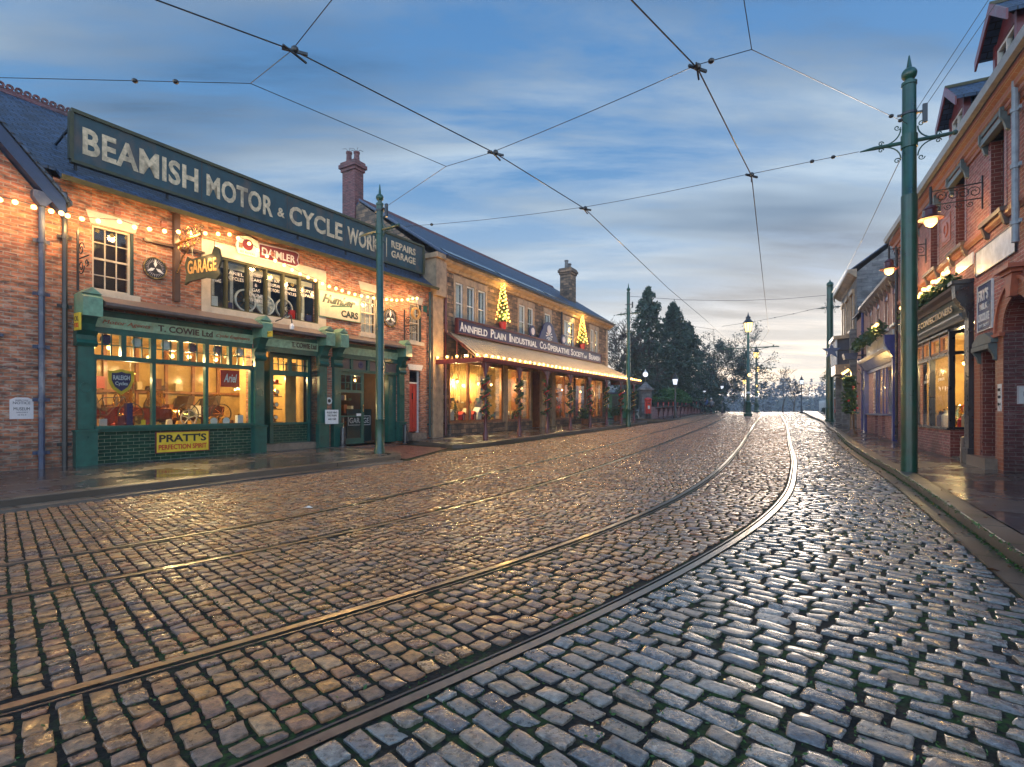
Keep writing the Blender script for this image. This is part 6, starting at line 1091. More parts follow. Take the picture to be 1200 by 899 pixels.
for a in (22.2, 24.3, 26.6): wn_ = sash(FR, a, a + .9, 6.2, 8.2, B6, 2, 2, M_WW, -.16, .3); MB().box(FR, a - .2, a + 1.1, 0, .15, 8.2, 8.45).box(FR, a - .2, a, 0, .08, 6.1, 8.2).box(FR, a + .9, a + 1.1, 0, .08, 6.1, 8.2).box(FR, a - .25, a + 1.15, 0, .2, 6.0, 6.1).build('stone_surround', M_ASH, wn_)
MB().box(FR, 22.0, 22.9, -.35, -.3, .6, 3.2).build('door', M_BLK, B6)
m = MB(); bo = [(23.2, 0), (23.7, .8), (26.2, .8), (26.7, 0)]
def bayprism(z0, z1, e=0): mm = MB(); n_ = 4; P1 = [FR.p(t + (e if i > 1 else -e), o + (e if o else 0), z) for z in (z0, z1) for i, (t, o) in enumerate(bo)]; return mm.add(P1, [(0, 1, 2, 3), (7, 6, 5, 4), (0, 1, 5, 4), (1, 2, 6, 5), (2, 3, 7, 6), (3, 0, 4, 7)])
by = bayprism(3.6, 4.2).build('oriel_bay', M_ASH, B6); bayprism(5.75, 5.95, .12).build('bay_cornice', M_ASH, by); bayprism(4.2, 5.75, -.06).build('bay_glass', paint('bay_glass_dark', (.05, .06, .08), .08, .1), by)
m = MB()
for (t, o) in bo: m.box(FR, t - .06, t + .06, o - .1, o + .02, 4.2, 5.75)
m.box(FR, 24.9, 25.0, .72, .82, 4.2, 5.75); m.build('bay_posts', M_WW, by)
[MB().box(FR, a, b, 0, c, .3, z).build('entrance_pier', M_GS, B6) for a, b, c, z in ((23.0, 23.3, .5, 3.6), (26.6, 26.9, .5, 3.6), (21.2, 21.6, .3, 6))]
ST = thing('hanging_star', 'blue grey five pointed star hung on the front of the tall grey building', 'star', FR.p(17.2, 1.5, 4.3))
fs = Frame(FR.p(22.0, 0, 0)[:2], (-FR.n[0], -FR.n[1]), (-FR.d[0], -FR.d[1])); MB().prism(fs, [(-1.15 + (.5 if k % 2 == 0 else .2) * math.sin(k * PI / 5), 4.9 + (.5 if k % 2 == 0 else .2) * math.cos(k * PI / 5)) for k in range(10)], -.05, .05).build('star', paint('star_blue', (.06, .09, .17), .5), ST); MB().tube([FR.p(22, 0, 4.9), FR.p(22, 1.0, 4.9)], .025, 5).build('bracket', M_BK, ST)
# ------------------------------------------------------------ tram poles and overhead wires
def gpt(x, y, dz=0): return (x, y, g(y) + dz)
def pole(q, h, r, lb, arm=None, sleeve=None, grp='green tram wire poles along the kerbs', armz=None, plain=False):
    a = thing('tram_pole', lb, 'pole', q, grp); z1 = h - .62
    prof = [(r * 1.35, -.1), (r * 1.35, .12), (r * 1.12, .16), (r * 1.1, .95), (r * 1.2, .98), (r * 1.05, 1.03)] + ([(r, sleeve), (r * .9, sleeve + .02)] if sleeve else [(r * .95, h * .5), (r * .85, h * .5 + .03)]) + [(r * .85, z1), (r * .95, z1 + .01), (r * .95, z1 + .07), (r * .6, z1 + .08)]
    if plain: prof = [(r * 1.02, -.1), (r, .3)] + prof[6:]
    MB().lathe(q, prof, 24).build('shaft', M_POLE, a, smooth=True)
    MB().lathe(q, [(r * .5, z1 + .06), (r * .55, z1 + .1)] + [(r * .95 * math.cos(b) + .002, z1 + .24 + r * .95 * math.sin(b)) for b in np.linspace(-1.0, 1.2, 9)] + [(r * .3, z1 + .42), (.012, h)], 16).build('finial', M_POLE, a, smooth=True)
    if arm:
        z = armz; f = Frame((q[0], q[1]), arm, (-arm[1], arm[0])); m = MB(); m.tube([f.p(-.85, 0, q[2] + z - .02), f.p(-.6, 0, q[2] + z), f.p(.6, 0, q[2] + z + .02), f.p(.7, 0, q[2] + z + .03)], [.012, .04, .04, .03], 8); m.ball(f.p(.74, 0, q[2] + z + .03), .05, 6)
        m.tube([(q[0], q[1], q[2] + z - .12), (q[0], q[1], q[2] + z + .14)], r * 1.02, 18)
        for s_ in (-1, 1):
            for v in (-1, 1):
                c_ = [f.p(s_ * (r + .3 * (1 - math.cos(b))), 0, q[2] + z + v * (.3 - .28 * math.sin(b))) for b in np.linspace(0, PI / 2, 8)]; m.tube(c_, .014, 5); m.tube(spiral(f, s_ * (r + .06), q[2] + z + v * .34, .06, 1.2 * v * s_, 0, 14, 0), .01, 4); m.tube(spiral(f, s_ * .48, q[2] + z + v * .07, .05, 1.2, 0, 14), .01, 4)
        m.build('scroll_bracket', M_POLE, a)
        MB().tube([(q[0], q[1], q[2] + z + .55), (q[0], q[1], q[2] + z + .6)], r * .98, 18).box(f, -.2, .28, -.02, .02, q[2] + z + .56, q[2] + z + .6).build('clamp', M_BK, a); MB().box(f, .22, .3, -.03, .03, q[2] + z + .35, q[2] + z + .72).build('fuse_box', M_BK, a)
    return a
AR = (-FR.n[0], -FR.n[1])
PR = (8.13, 10.83, .14); PLf = (-3.81, 15.25, .16)
pole(PR, 8.52, .142, 'thick dark green tram pole with scroll bracket on the right kerb, nearest the camera', AR, 5.65, armz=6.75, plain=True)
pole(PLf, 7.75, .115, 'green tram pole on the left kerb in front of the garage doorway', FL.n, 4.2, armz=6.42)
P3 = gpt(7.33, 33.3, .14); pole(P3, 8.9, .12, 'green tram pole at the far end of the stone store veranda', FC.n, 4, armz=7.0)
P2 = gpt(22.6, 37.6, .14); pole(P2, 10.1, .24, 'green tram pole further up the right kerb beyond the lit garland post', AR, 5, armz=8.1)
def wire(name, lb, pts, r, grp, ins=()):
    a = thing(name, lb, 'wire', pts[0], grp); MB().tube(pts, r, 5).build('cable', M_BK, a)
    for q, k in ins:
        m = MB()
        if k == 'i': m.ball(q, .045, 6, .8)
        else: m.ball((q[0], q[1], q[2] + .02), .05, 6).box(Frame((q[0], q[1]), (.9, .4), (-.4, .9)), -.16, .16, -.015, .015, q[2] - .02, q[2] + .015).box(Frame((q[0], q[1]), (.4, .9), (-.9, .4)), -.2, .2, -.012, .012, q[2] - .05, q[2] - .03)
        m.build('insulator' if k == 'i' else 'wire_hanger', M_BK, a)
    return a
A1, A2, A3 = (-2.84, 6.92, 6.1), (-.30, 9.68, 6.1), (1.71, 12.35, 6.1); C1, C2 = (2.55, 7.27, 6.1), (4.8, 10.6, 6.1)
wire('trolley_wire', 'long trolley wire above the left track running away up the street', [(-8.5, 3.0, 6.1), (-4.07, 6.06, 6.1), A1, A2, A3, (6.2, 21, 6.25), (11.3, 30.4, 6.45), (23.5, 54, 7.1)], .010, 'trolley wires', [(A1, 'h'), (A2, 'h'), (A3, 'h')])
wire('trolley_wire', 'trolley wire above the right curving track running away up the street', [(-1.5, 3.2, 6.1), (1.37, 6.06, 6.1), C1, C2, (9.0, 19.0, 6.2), (16.5, 34, 6.5), (24.6, 54, 7.1)], .010, 'trolley wires', [(C1, 'h'), (C2, 'h')])
def lerp(a, b, u, sag=0): return tuple(a[i] + (b[i] - a[i]) * u - (sag * 4 * u * (1 - u) if i == 2 else 0) for i in range(3))
def span(lb, a, b, ins=(), sag=.0, r=.006): return wire('span_wire', lb, [lerp(a, b, u, sag) for u in (0, .25, .5, .75, 1)], r, 'span wires', [(lerp(a, b, u, sag), 'i') for u in ins])
NA, NB, NC = (-4.0, 8.09, 6.4), (-1.35, 10.84, 6.4), (3.32, 7.33, 6.4)
span('span wire at far left with two insulators above the works roof', (-10.6, 8.5, 6.8), NA, (.72, .82)); span('short span wire joining the left junction to the left trolley wire', NA, (A1[0], A1[1], 6.14)); span('span wire leaving the top of the picture from the left trolley wire hanger', (A1[0], A1[1], 6.16), (-.5, 5.0, 6.8))
span('long span wire between the two small junctions above the works sign', NA, NB); span('span wire from the lower left junction down to the left green pole', NB, (PLf[0], PLf[1], 7.15), (.93,)); span('short span wire from the lower left junction to the middle trolley hanger', NB, (A2[0], A2[1], 6.14))
span('long span wire crossing the sky between the middle and upper right hangers', (A2[0], A2[1], 6.15), (C1[0], C1[1], 6.15), (), .02); span('short span wire joining the right trolley wire to the topmost junction', (C1[0], C1[1], 6.15), NC, (.25,)); span('span wire leaving the top of the picture from the topmost junction', NC, (2.0, 5.0, 6.5))
span('span wire with two insulators from the topmost junction down to the big green pole', NC, (PR[0], PR[1], 7.25), (.84, .92)); span('span wire with two insulators from the big pole bracket to the right trolley wire', (PR[0] - .78, PR[1] + .38, 6.88), (C2[0], C2[1], 6.14), (.45, .25)); span('span wire between the right and left trolley wires above the store roof', (C2[0], C2[1], 6.15), (A3[0], A3[1], 6.15), (), .03); span('span wire from the left trolley wire to the left pole bracket', (A3[0], A3[1], 6.15), (-3.05, 14.9, 6.58), (.82,), .05)
span('left of the two thin wires rising from the big green pole to the top right', (8.25, 10.85, 7.5), (9.1, 9.0, 9.9), (), 0, .006); span('right of the two thin wires rising from the big green pole to the top right', (8.3, 10.9, 7.35), (9.35, 9.1, 9.9), (), 0, .006); span('long sloping wire from the big green pole to the next right kerb pole', (PR[0] - .1, PR[1] + .1, 6.6), (P2[0], P2[1], P2[2] + 9.0), (), .3, .008)
span('sagging far span wire between the two distant green poles', (P3[0], P3[1], P3[2] + 8.1), (P2[0], P2[1], P2[2] + 9.0), (.1,), .35, .011); span('lower far span wire with insulators to the distant right pole arm', (14.5, 36.5, 7.2), (P2[0] - .8, P2[1] + .3, P2[2] + 8.1), (.55, .75, .9), .1, .011); span('far span wire from the distant left pole towards the trolley wires', (P3[0] + .8, P3[1], P3[2] + 7.0), (13.0, 34.0, 6.6), (.2,), .1, .01)
# ------------------------------------------------------------ centre poles with lanterns
def lantern(q, s, par, glow, gm=None):
    MB().lathe(q, [(.05 * s, 0), (.11 * s, .02 * s), (.12 * s, .04 * s)], 8).build('lantern_base', M_BK, par); gl = MB().lathe(q, [(.12 * s, .041 * s), (.2 * s, .42 * s), (.19 * s, .44 * s)], 8).build('lantern_glass', gm or M_LAMPG, par)
    m = MB()
    for k in range(8): an = k * PI / 4; m.tube([(q[0] + .125 * s * math.cos(an), q[1] + .125 * s * math.sin(an), q[2] + .03 * s), (q[0] + .205 * s * math.cos(an), q[1] + .205 * s * math.sin(an), q[2] + .43 * s)], .009 * s, 4)
    m.build('lantern_bars', M_BK, par); MB().lathe(q, [(.24 * s, .43 * s), (.22 * s, .47 * s), (.1 * s, .62 * s), (.1 * s, .66 * s), (.12 * s, .68 * s), (.05 * s, .76 * s), (.03 * s, .82 * s), (.01, .95 * s)], 12).build('lantern_cap', M_BK, par, smooth=True)
    if glow: lamp('lantern_light', (q[0], q[1], q[2] - .08 * s), glow, (1, .68, .3), .12 * s, par)
def centre_pole(q, h, lb, sc=1):
    a = thing('lamp_pole', lb, 'lamp post', q, 'centre poles with cross arms and lanterns'); r = .13 * sc
    MB().lathe(q, [(r * 3, -.1), (r * 3, .25), (r * 2.1, .35), (r * 2.0, 1.3), (r * 2.2, 1.35), (r * 1.3, 1.5), (r * 1.2, h * .5), (r, h * .5 + .05), (r * .8, h - .9)], 16).build('shaft', M_POLE, a, smooth=True); MB().lathe((q[0], q[1], q[2] + 2.2), [(r * 1.5, 0), (r * 1.5, .18)], 14).build('collar', M_ENW, a)
    f = Frame((q[0], q[1]), (AR[0], AR[1]), (-AR[1], AR[0])); z = q[2] + h * .70; MB().tube([f.p(-2.7 * sc, 0, z), f.p(2.7 * sc, 0, z)], .05 * sc, 6).build('cross_arm', M_POLE, a); m = MB()
    for s_ in (-1, 1): m.tube([f.p(s_ * (.1 + 1.7 * (1 - math.cos(b))), 0, z - 1.6 * sc + 1.55 * sc * math.sin(b)) for b in np.linspace(0, PI / 2, 8)], .028 * sc, 5).tube([f.p(s_ * .1, 0, z + 1.1 * sc), f.p(s_ * 2.6 * sc, 0, z + .05)], .012, 4); m.ball(f.p(s_ * 2.2 * sc, 0, z + .1), .08, 5)
    m.build('arm_bracket', M_POLE, a); lantern((q[0], q[1], q[2] + h - 1.35 * 1.0), 2.1 * sc, a, 120)
    lo = (q[0], q[1] - .3 * sc, q[2] + h * .42); MB().ball(lo, .17 * sc, 8).build('amber_globe', M_LAMPG, a, smooth=True); MB().tube([(q[0], q[1], lo[2] + .2), (lo[0], lo[1], lo[2] + .2), (lo[0], lo[1], lo[2] + .12)], .03, 5).build('globe_arm', M_BK, a)
centre_pole(gpt(22.99, 51.5), 9.5, 'tall centre pole with glowing lantern and two cross arms, nearer of the pair'); centre_pole(gpt(36.0, 78.0), 9.3, 'tall centre pole with glowing lantern and two cross arms, farther of the pair', 1.0)
centre_pole(gpt(44.5, 96.0), 8.6, 'distant centre pole seen near the crest between the far trees')
# ------------------------------------------------------------ right hand far street
PG = gpt(15.7, 24.4, .15); LPo = thing('garland_post', 'brown post on the right pavement with glowing lamp and hanging leafy garland', 'post', PG)
MB().lathe(PG, [(.22, -.02), (.2, .06), (.12, .14), (.085, .25), (.075, 2.6), (.09, 2.62), (.09, 2.7)], 12).build('shaft', M_WD2, LPo, smooth=True); f = Frame((PG[0], PG[1]), (.897, -.44), (.44, .897)); MB().tube([f.p(.0, 0, PG[2] + 2.6), f.p(-.1, 0, PG[2] + 3.05), f.p(-.3, 0, PG[2] + 3.1)], .03, 6).tube([f.p(0, 0, PG[2] + 2.5), f.p(.25, 0, PG[2] + 3.0), f.p(.45, 0, PG[2] + 2.4), f.p(.4, 0, PG[2] + 2.0)], .025, 6).build('arm', M_BK, LPo)
lq = f.p(-.28, 0, PG[2] + 2.85); MB().tube([f.p(-.42, -.02, PG[2] + 2.78), f.p(-.14, .02, PG[2] + 2.98)], .055, 8).build('lamp_tube', M_LAMPG, LPo); lamp('post_light', (lq[0], lq[1], lq[2] - .1), 70, (1, .6, .2), .1, LPo)
gx = thing('garland', 'drooping leafy garland with red berries on the brown post by the right kerb', 'garland', (PG[0], PG[1], PG[2] + .9)); m = MB()
for k in range(1500): u = random.random(); an = random.uniform(0, 6.283); r_ = abs(random.gauss(0, .13)) * (1 - .3 * u) + .06; m.leaf((PG[0] + r_ * math.cos(an) - .12, PG[1] + r_ * math.sin(an), PG[2] + .95 + 1.7 * u), .1)
m.build('foliage', M_LEAF, gx, recalc=False); m = MB(); [MB().ball((PG[0] + random.gauss(-.12, .2), PG[1] - .2, PG[2] + random.uniform(1.0, 2.2)), .05, 5).build('bauble', M_RDE, gx) for k in range(6)]
def park_lamp(q, h, lb, glow=0, sc=1.0, gm=M_LAMPW):
    a = thing('park_lamp', lb, 'lamp post', q, 'black park lamp posts'); MB().lathe(q, [(.16 * sc, -.05), (.16 * sc, .15), (.1 * sc, .2), (.09 * sc, .8), (.06 * sc, .85), (.045 * sc, h - .95 * sc), (.08 * sc, h - .93 * sc), (.04 * sc, h - .88 * sc)], 12).build('shaft', M_BK, a, smooth=True); lantern((q[0], q[1], q[2] + h - .9 * sc), 1.0 * sc, a, glow, gm)
park_lamp(gpt(13.45, 43.6, .13), 3.75, 'black lamp post with pale glass lantern before the park wall', 0, 1.15)
park_lamp(gpt(27.4, 69.0, .1), 3.9, 'small black lamp post near the far end of the park trees'); park_lamp(gpt(24.0, 66.0, .1), 3.2, 'white topped park lamp behind the three walkers')
park_lamp(gpt(32.5, 74, .1), 5.2, 'glowing amber lamp post near the crest left of the bare tree', 30, 1.4, M_LAMPG)
# post box, gate pillar, shed, park wall
q = gpt(10.95, 42.6, .13); PO = thing('post_box', 'red pillar post box with black base by the park gate', 'post box', q); MB().lathe(q, [(.3, 0), (.3, .42)], 20).build('base', M_BLK, PO); MB().lathe(q, [(.27, .42), (.27, 1.45), (.31, 1.5), (.31, 1.58), (.2, 1.68), (.02, 1.72)], 20).build('pillar', M_PBR, PO, smooth=True); MB().box(FW, q[0] - .12, q[0] + .12, q[1] - .3, q[1] - .26, q[2] + 1.2, q[2] + 1.26).build('letter_slot', M_BLK, PO); MB().box(FW, q[0] - .08, q[0] + .08, q[1] - .285, q[1] - .26, q[2] + .8, q[2] + 1.05).build('collection_plate', M_ENW, PO)
q = gpt(11.4, 45.2, .1); GP_ = thing('gate_pillar', 'dark stone gate pillar with pyramid cap behind the post box', 'pillar', q); MB().box(FW, q[0] - .42, q[0] + .42, q[1] - .42, q[1] + .42, q[2], q[2] + 2.35).build('shaft', M_GS, GP_); MB().box(FW, q[0] - .58, q[0] + .58, q[1] - .58, q[1] + .58, q[2] + 2.35, q[2] + 2.5).lathe((q[0], q[1], q[2] + 2.5), [(.62, 0), (.1, .5), (.05, .55)], 4).build('cap', M_GS, GP_)
GL = thing('globe_lantern', 'round pale lantern standing on the gate pillar cap', 'lantern', (q[0], q[1], q[2] + 3.05)); MB().tube([(q[0], q[1], q[2] + 3.0), (q[0], q[1], q[2] + 3.5)], .03, 6).build('stem', M_BK, GL); MB().ball((q[0], q[1], q[2] + 3.7), .22, 8).build('globe', M_LAMPW, GL, smooth=True); MB().lathe((q[0], q[1], q[2] + 3.85), [(.2, 0), (.08, .12), (.02, .3)], 10).build('cap', M_ENW, GL)
q = gpt(9.4, 46.5, .05); SHD = thing('green_shed', 'bright green boarded kiosk with a white notice beyond the veranda', 'shed', q); m = MB(); m.box(FW, q[0] - 1.5, q[0] + .9, q[1], q[1] + 2, q[2], q[2] + 2.1); m.build('boards', M_GRS, SHD); MB().box(FW, q[0] - 1.65, q[0] + 1.05, q[1] - .15, q[1] + 2.15, q[2] + 2.1, q[2] + 2.22).build('roof', M_SL, SHD); MB().box(FW, q[0] - 1.4, q[0] - .9, q[1] - .03, q[1] - .01, q[2] + .9, q[2] + 1.7).build('notice', M_ENW, SHD); MB().box(FW, q[0] - .6, q[0] + .3, q[1] - .02, q[1] - .01, q[2] + .05, q[2] + 1.9).build('door', M_DG, SHD)
fw2 = Frame((11.9, 44.3), (.4985, .8669), (.8669, -.4985)); zw = lambda t: g(44.3 + t * .867) + .1
WP = thing('park_wall', 'low red brick park wall with pale coping and black railings behind the post box', 'wall', fw2.p(8, 0, zw(8))); Lw = 20.5; m = MB(); c = MB()
for k in range(12):
    a, b = k * Lw / 12, (k + 1) * Lw / 12; za, zb = zw(a), zw(b); P1 = [fw2.p(t, o, z) for (t, z, z2) in ((a, za - .2, za + .82), (b, zb - .2, zb + .82)) for o in (-.12, .12) for z in (z, z2)]
    m.add(P1, [(0, 1, 3, 2), (4, 6, 7, 5), (0, 4, 5, 1), (2, 3, 7, 6), (1, 5, 7, 3)]); P1 = [fw2.p(t, o, z) for (t, z, z2) in ((a, za + .82, za + .92), (b, zb + .82, zb + .92)) for o in (-.17, .17) for z in (z, z2)]; c.add(P1, [(0, 1, 3, 2), (4, 6, 7, 5), (0, 4, 5, 1), (2, 3, 7, 6), (1, 5, 7, 3), (0, 2, 6, 4)])
m.box(fw2, -2.2, -.01, -.12, .12, zw(0) - .1, zw(0) + .95); m.build('brickwork', M_RB, WP); c.build('coping', M_CUR, WP); m = MB()
for k in range(100): t = k * Lw / 100; z = zw(t) + .9; m.tube([fw2.p(t, 0, z), fw2.p(t, 0, z + .75)], .014, 4)
for z in (.15, .68): m.tube([fw2.p(0, 0, zw(0) + .9 + z), fw2.p(Lw, 0, zw(Lw) + .9 + z)], .016, 4)
m.build('railings', M_BK, WP)
GW = thing('garland', 'long pale garland swagged along the top of the park railings', 'garland', fw2.p(8, 0, zw(8) + 1.5)); m = MB()
for k in range(2600): t = random.uniform(-.2, Lw); m.leaf(fw2.p(t, .05 + random.gauss(0, .05), zw(t) + 1.62 + random.gauss(0, .06)), .1)
m.build('foliage', M_HEDGE, GW, recalc=False)
bw0 = None
for k in range(11):
    t = .8 + k * 1.85; q = fw2.p(t, .12, zw(t) + 1.2)
    if bw0 is None: bw0 = thing('red_bow', '', 'bow', q, 'red bows tied along the park railings'); m = MB(); f_ = fw2; m.prism(f_, [(t, zw(t) + 1.2), (t - .16, zw(t) + 1.32), (t - .16, zw(t) + 1.08)], .1, .14).prism(f_, [(t, zw(t) + 1.2), (t + .16, zw(t) + 1.32), (t + .16, zw(t) + 1.08)], .1, .14); m.build('loops', M_RDE, bw0); MB().prism(f_, [(t - .05, zw(t) + 1.22), (t + .05, zw(t) + 1.22), (t + .09, zw(t) + .9), (t - .09, zw(t) + .9)], .09, .13).build('tails', M_RDE, bw0); bb = bw0
    else: bb = dup(bw0); bb.location = q
    tag(bb, 'red bow on the park railings, %s along from the post box' % ('first', 'second', 'third', 'fourth', 'fifth', 'sixth', 'seventh', 'eighth', 'ninth', 'tenth', 'eleventh')[k], 'bow')
HB_ = thing('round_hedge', 'bright green clipped round hedge behind the park railings', 'hedge', gpt(15.4, 52)); m = MB()
for k in range(5200):
    u = Vector((random.gauss(0, 1), random.gauss(0, 1), abs(random.gauss(0, 1)))).normalized(); r_ = 1 - abs(random.gauss(0, .06)); m.leaf((15.6 + 2.0 * u.x * r_, 52 + 1.5 * u.y * r_, g(52) + 1.3 + 1.45 * u.z * r_), .13)
m.build('foliage', M_HEDGE, HB_, recalc=False); MB().tube([(15.6, 52, g(52)), (15.6, 52, g(52) + 1.8)], .3, 6).build('stem', M_BARK, HB_)
# white baluster wall beyond the grey building
fw3 = Frame((29.3, 48.5), (.472, .8816), (-.8816, .472)); zb_ = lambda t: g(48.5 + t * .88) + .1
BW = thing('baluster_wall', 'white park wall of repeated pale piers along the far right pavement', 'wall', fw3.p(9, 0, zb_(9))); Lb = 22; m = MB()
for k in range(9): t = k * Lb / 8; m.box(fw3, t - .28, t + .28, -.25, .25, zb_(t) - .2, zb_(t) + 1.45)
for k in range(8):
    t = k * Lb / 8; m.box(fw3, t + .28, t + Lb / 8 - .28, -.14, .14, zb_(t + 1) - .25, zb_(t + 1) + .55)
m.build('piers', M_WW, BW); m = MB()
for k in range(8):
    t = k * Lb / 8
    for j in range(6): u = t + .5 + j * .34; m.tube([fw3.p(u, 0, zb_(t + 1) + .55), fw3.p(u, 0, zb_(t + 1) + 1.2)], .05, 5)
    m.box(fw3, t + .28, t + Lb / 8 - .28, -.1, .1, zb_(t + 1) + 1.2, zb_(t + 1) + 1.32)
m.build('balustrade', M_WW, BW)
q = gpt(26.4, 42.6, .15); TP = thing('terracotta_pier', 'orange terracotta gate pier beyond the grey building', 'pillar', q); MB().box(FW, q[0] - .3, q[0] + .3, q[1] - .3, q[1] + .3, q[2], q[2] + 1.6).build('shaft', M_LB, TP); MB().box(FW, q[0] - .38, q[0] + .38, q[1] - .38, q[1] + .38, q[2] + 1.6, q[2] + 1.7).lathe((q[0], q[1], q[2] + 1.7), [(.36, 0), (.05, .3)], 4).build('cap', M_CUR, TP)
q = gpt(25.3, 41.4, .15); RC = thing('red_cart', 'small bright red handcart parked by the terracotta pier', 'cart', q); MB().box(FW, q[0] - .5, q[0] + .5, q[1] - .3, q[1] + .3, q[2] + .35, q[2] + .75).build('box', M_PBR, RC)
for s_ in (-.34, .34): MB().ring(FW, q[0], q[2] + .3, .24, .3, q[1] + s_ - .03, q[1] + s_ + .03, 16).build('wheel', M_BK, RC)
MB().tube([(q[0] + .5, q[1], q[2] + .6), (q[0] + 1.0, q[1], q[2] + .85)], .03, 5).build('handle', M_WD2, RC)
q = gpt(35.9, 65.6, .1); park_lamp(q, 4.6, 'dark slim lamp post beside the bare tree at the far right', 0, 1.2)
BPn = gpt(33.2, 74.5, .0); BN = thing('banded_post', 'white and black banded post near the crest of the road', 'post', BPn); MB().lathe(BPn, [(.16, 0), (.16, 2.2)], 10).build('post', M_ENW, BN); [MB().lathe((BPn[0], BPn[1], BPn[2] + .2 + k * .45), [(.175, 0), (.175, .2)], 10).build('band', M_BLK, BN) for k in range(4)]
# ------------------------------------------------------------ people
def person(x, y, zc, lb, coat, hair, h=1.72, step=.12, seed=0):
    q = (x, y, zc); a = thing('person', lb, 'person', q); k = h / 1.75
    def skin(name, vs, es, rs, mat, par):
        me = bpy.data.meshes.new(name); me.from_pydata([(v[0] * k, v[1] * k, v[2] * k) for v in vs], es, []); ob = bpy.data.objects.new(name, me); COL.objects.link(ob); sk = ob.modifiers.new('s', 'SKIN'); sb = ob.modifiers.new('d', 'SUBSURF'); sb.levels = 1
        for i, r in enumerate(rs): me.skin_vertices[0].data[i].radius = (r[0] * k, r[1] * k) if isinstance(r, tuple) else (r * k, r * k)
        me.skin_vertices[0].data[0].use_root = True; dg = bpy.context.evaluated_depsgraph_get(); m2 = bpy.data.meshes.new_from_object(ob.evaluated_get(dg)); bpy.data.objects.remove(ob); m2.materials.clear(); m2.materials.append(mat)
        for p_ in m2.polygons: p_.use_smooth = True
        o2 = bpy.data.objects.new(name, m2); COL.objects.link(o2); o2.parent = par; WL[o2.name] = q; return o2
    s_ = step
    V = [(0, 0, .98), (0, 0, 1.2), (0, .0, 1.42), (0, .0, 1.52), (0, -.01, 1.64), (0, -.01, 1.72), (.09, 0, .9), (.1, s_ * .6, .5), (.1, s_, .08), (.1, s_ + .14, .03), (-.09, 0, .9), (-.1, -s_ * .3, .5), (-.1, -s_ * 1.5, .1), (-.1, -s_ * 1.5 + .14, .03), (.19, 0, 1.4), (.25, -.03, 1.14), (.25, .06, .9), (.25, .1, .8), (-.19, 0, 1.4), (-.25, .03, 1.14), (-.25, -.02, .9), (-.25, 0, .8)]
    E = [(0, 1), (1, 2), (2, 3), (3, 4), (4, 5), (0, 6), (6, 7), (7, 8), (8, 9), (0, 10), (10, 11), (11, 12), (12, 13), (2, 14), (14, 15), (15, 16), (16, 17), (2, 18), (18, 19), (19, 20), (20, 21)]
    R = [(.15, .11), (.14, .1), (.15, .1), .05, .1, .085, .085, .06, .045, .04, .085, .06, .045, .04, .06, .045, .035, .035, .06, .045, .035, .035]
    skin('body', V, E, R, M_SKIN, a)
    skin('coat', [(0, 0, .8), (0, 0, 1.1), (0, 0, 1.38), (0, 0, 1.46), (.2, 0, 1.39), (.26, -.03, 1.14), (.26, .05, .92), (-.2, 0, 1.39), (-.26, .03, 1.14), (-.26, -.02, .92)], [(0, 1), (1, 2), (2, 3), (2, 4), (4, 5), (5, 6), (2, 7), (7, 8), (8, 9)], [(.2, .16), (.19, .14), (.18, .13), .08, .08, .065, .055, .08, .065, .055], coat, a)
    skin('trousers', [(0, 0, .95), (.09, 0, .88), (.1, s_ * .6, .5), (.1, s_, .12), (-.09, 0, .88), (-.1, -s_ * .3, .5), (-.1, -s_ * 1.5, .14)], [(0, 1), (1, 2), (2, 3), (0, 4), (4, 5), (5, 6)], [(.15, .12), .1, .08, .06, .1, .08, .06], M_TRO, a)
    MB().ball((x, y - .015 * k, zc + 1.69 * k), .112 * k, 8, .95).build('hair', hair, a, smooth=True)
    [MB().box(FW, x + sx * .1 * k - .05, x + sx * .1 * k + .05, y + yy * k - .08, y + yy * k + .2, zc - .0, zc + .1).build('shoe', M_BLK, a) for sx, yy in ((1, s_), (-1, -s_ * 1.5))]
    return a
COATB = paint('blue_coat', (.04, .08, .24), .8); COATG = paint('grey_coat', (.14, .14, .15), .8)
for i, (x, y, lb, ct, h) in enumerate(((20.65, 57.6, 'leftmost of three people in dark coats walking by the park wall', M_CLO, 1.74), (21.2, 58.0, 'middle of three people, in a blue coat, walking by the park wall', COATB, 1.82), (21.65, 57.5, 'rightmost of three people in grey coats walking by the park wall', COATG, 1.68))): person(x, y, g(y) + .13, lb, ct, (M_BLK, M_WD2, M_CUR)[i], h)
# ------------------------------------------------------------ trees
def conifer(name, lb, x, y, h, r, n, base=.08, seed=1, grp=None, mat=None):
    random.seed(seed); q = gpt(x, y, -.05); a = thing(name, lb, 'tree', q, grp); MB().tube([q, (x, y, q[2] + h * .5), (x, y, q[2] + h)], [.28, .16, .03], 7).build('trunk', M_BARK, a); m = MB(); nb = int(h * 14)
    for b in range(nb):
        u = base + (1 - base) * (b / nb) ** .9; an = b * 2.39 + random.gauss(0, .3); ln = r * (1 - u) ** .7 * random.uniform(.5, 1.2) + .12; z0 = q[2] + u * h
        for j in range(int(n / nb)):
            v = random.random() ** .6; w_ = (1 - v * .6) * .32 * (ln / r + .3); m.leaf((x + ln * v * math.cos(an) + random.gauss(0, w_ * .5), y + ln * v * math.sin(an) + random.gauss(0, w_ * .5), z0 - .28 * ln * v * v + random.gauss(0, .13) + .1 * v), random.uniform(.09, .2), .8)
    m.build('crown', mat or M_CON, a, recalc=False); return a
conifer('conifer_tree', 'tallest dark conifer behind the post box, left of its slimmer neighbour', 14.4, 56, 13.4, 4.6, 24000, seed=1)
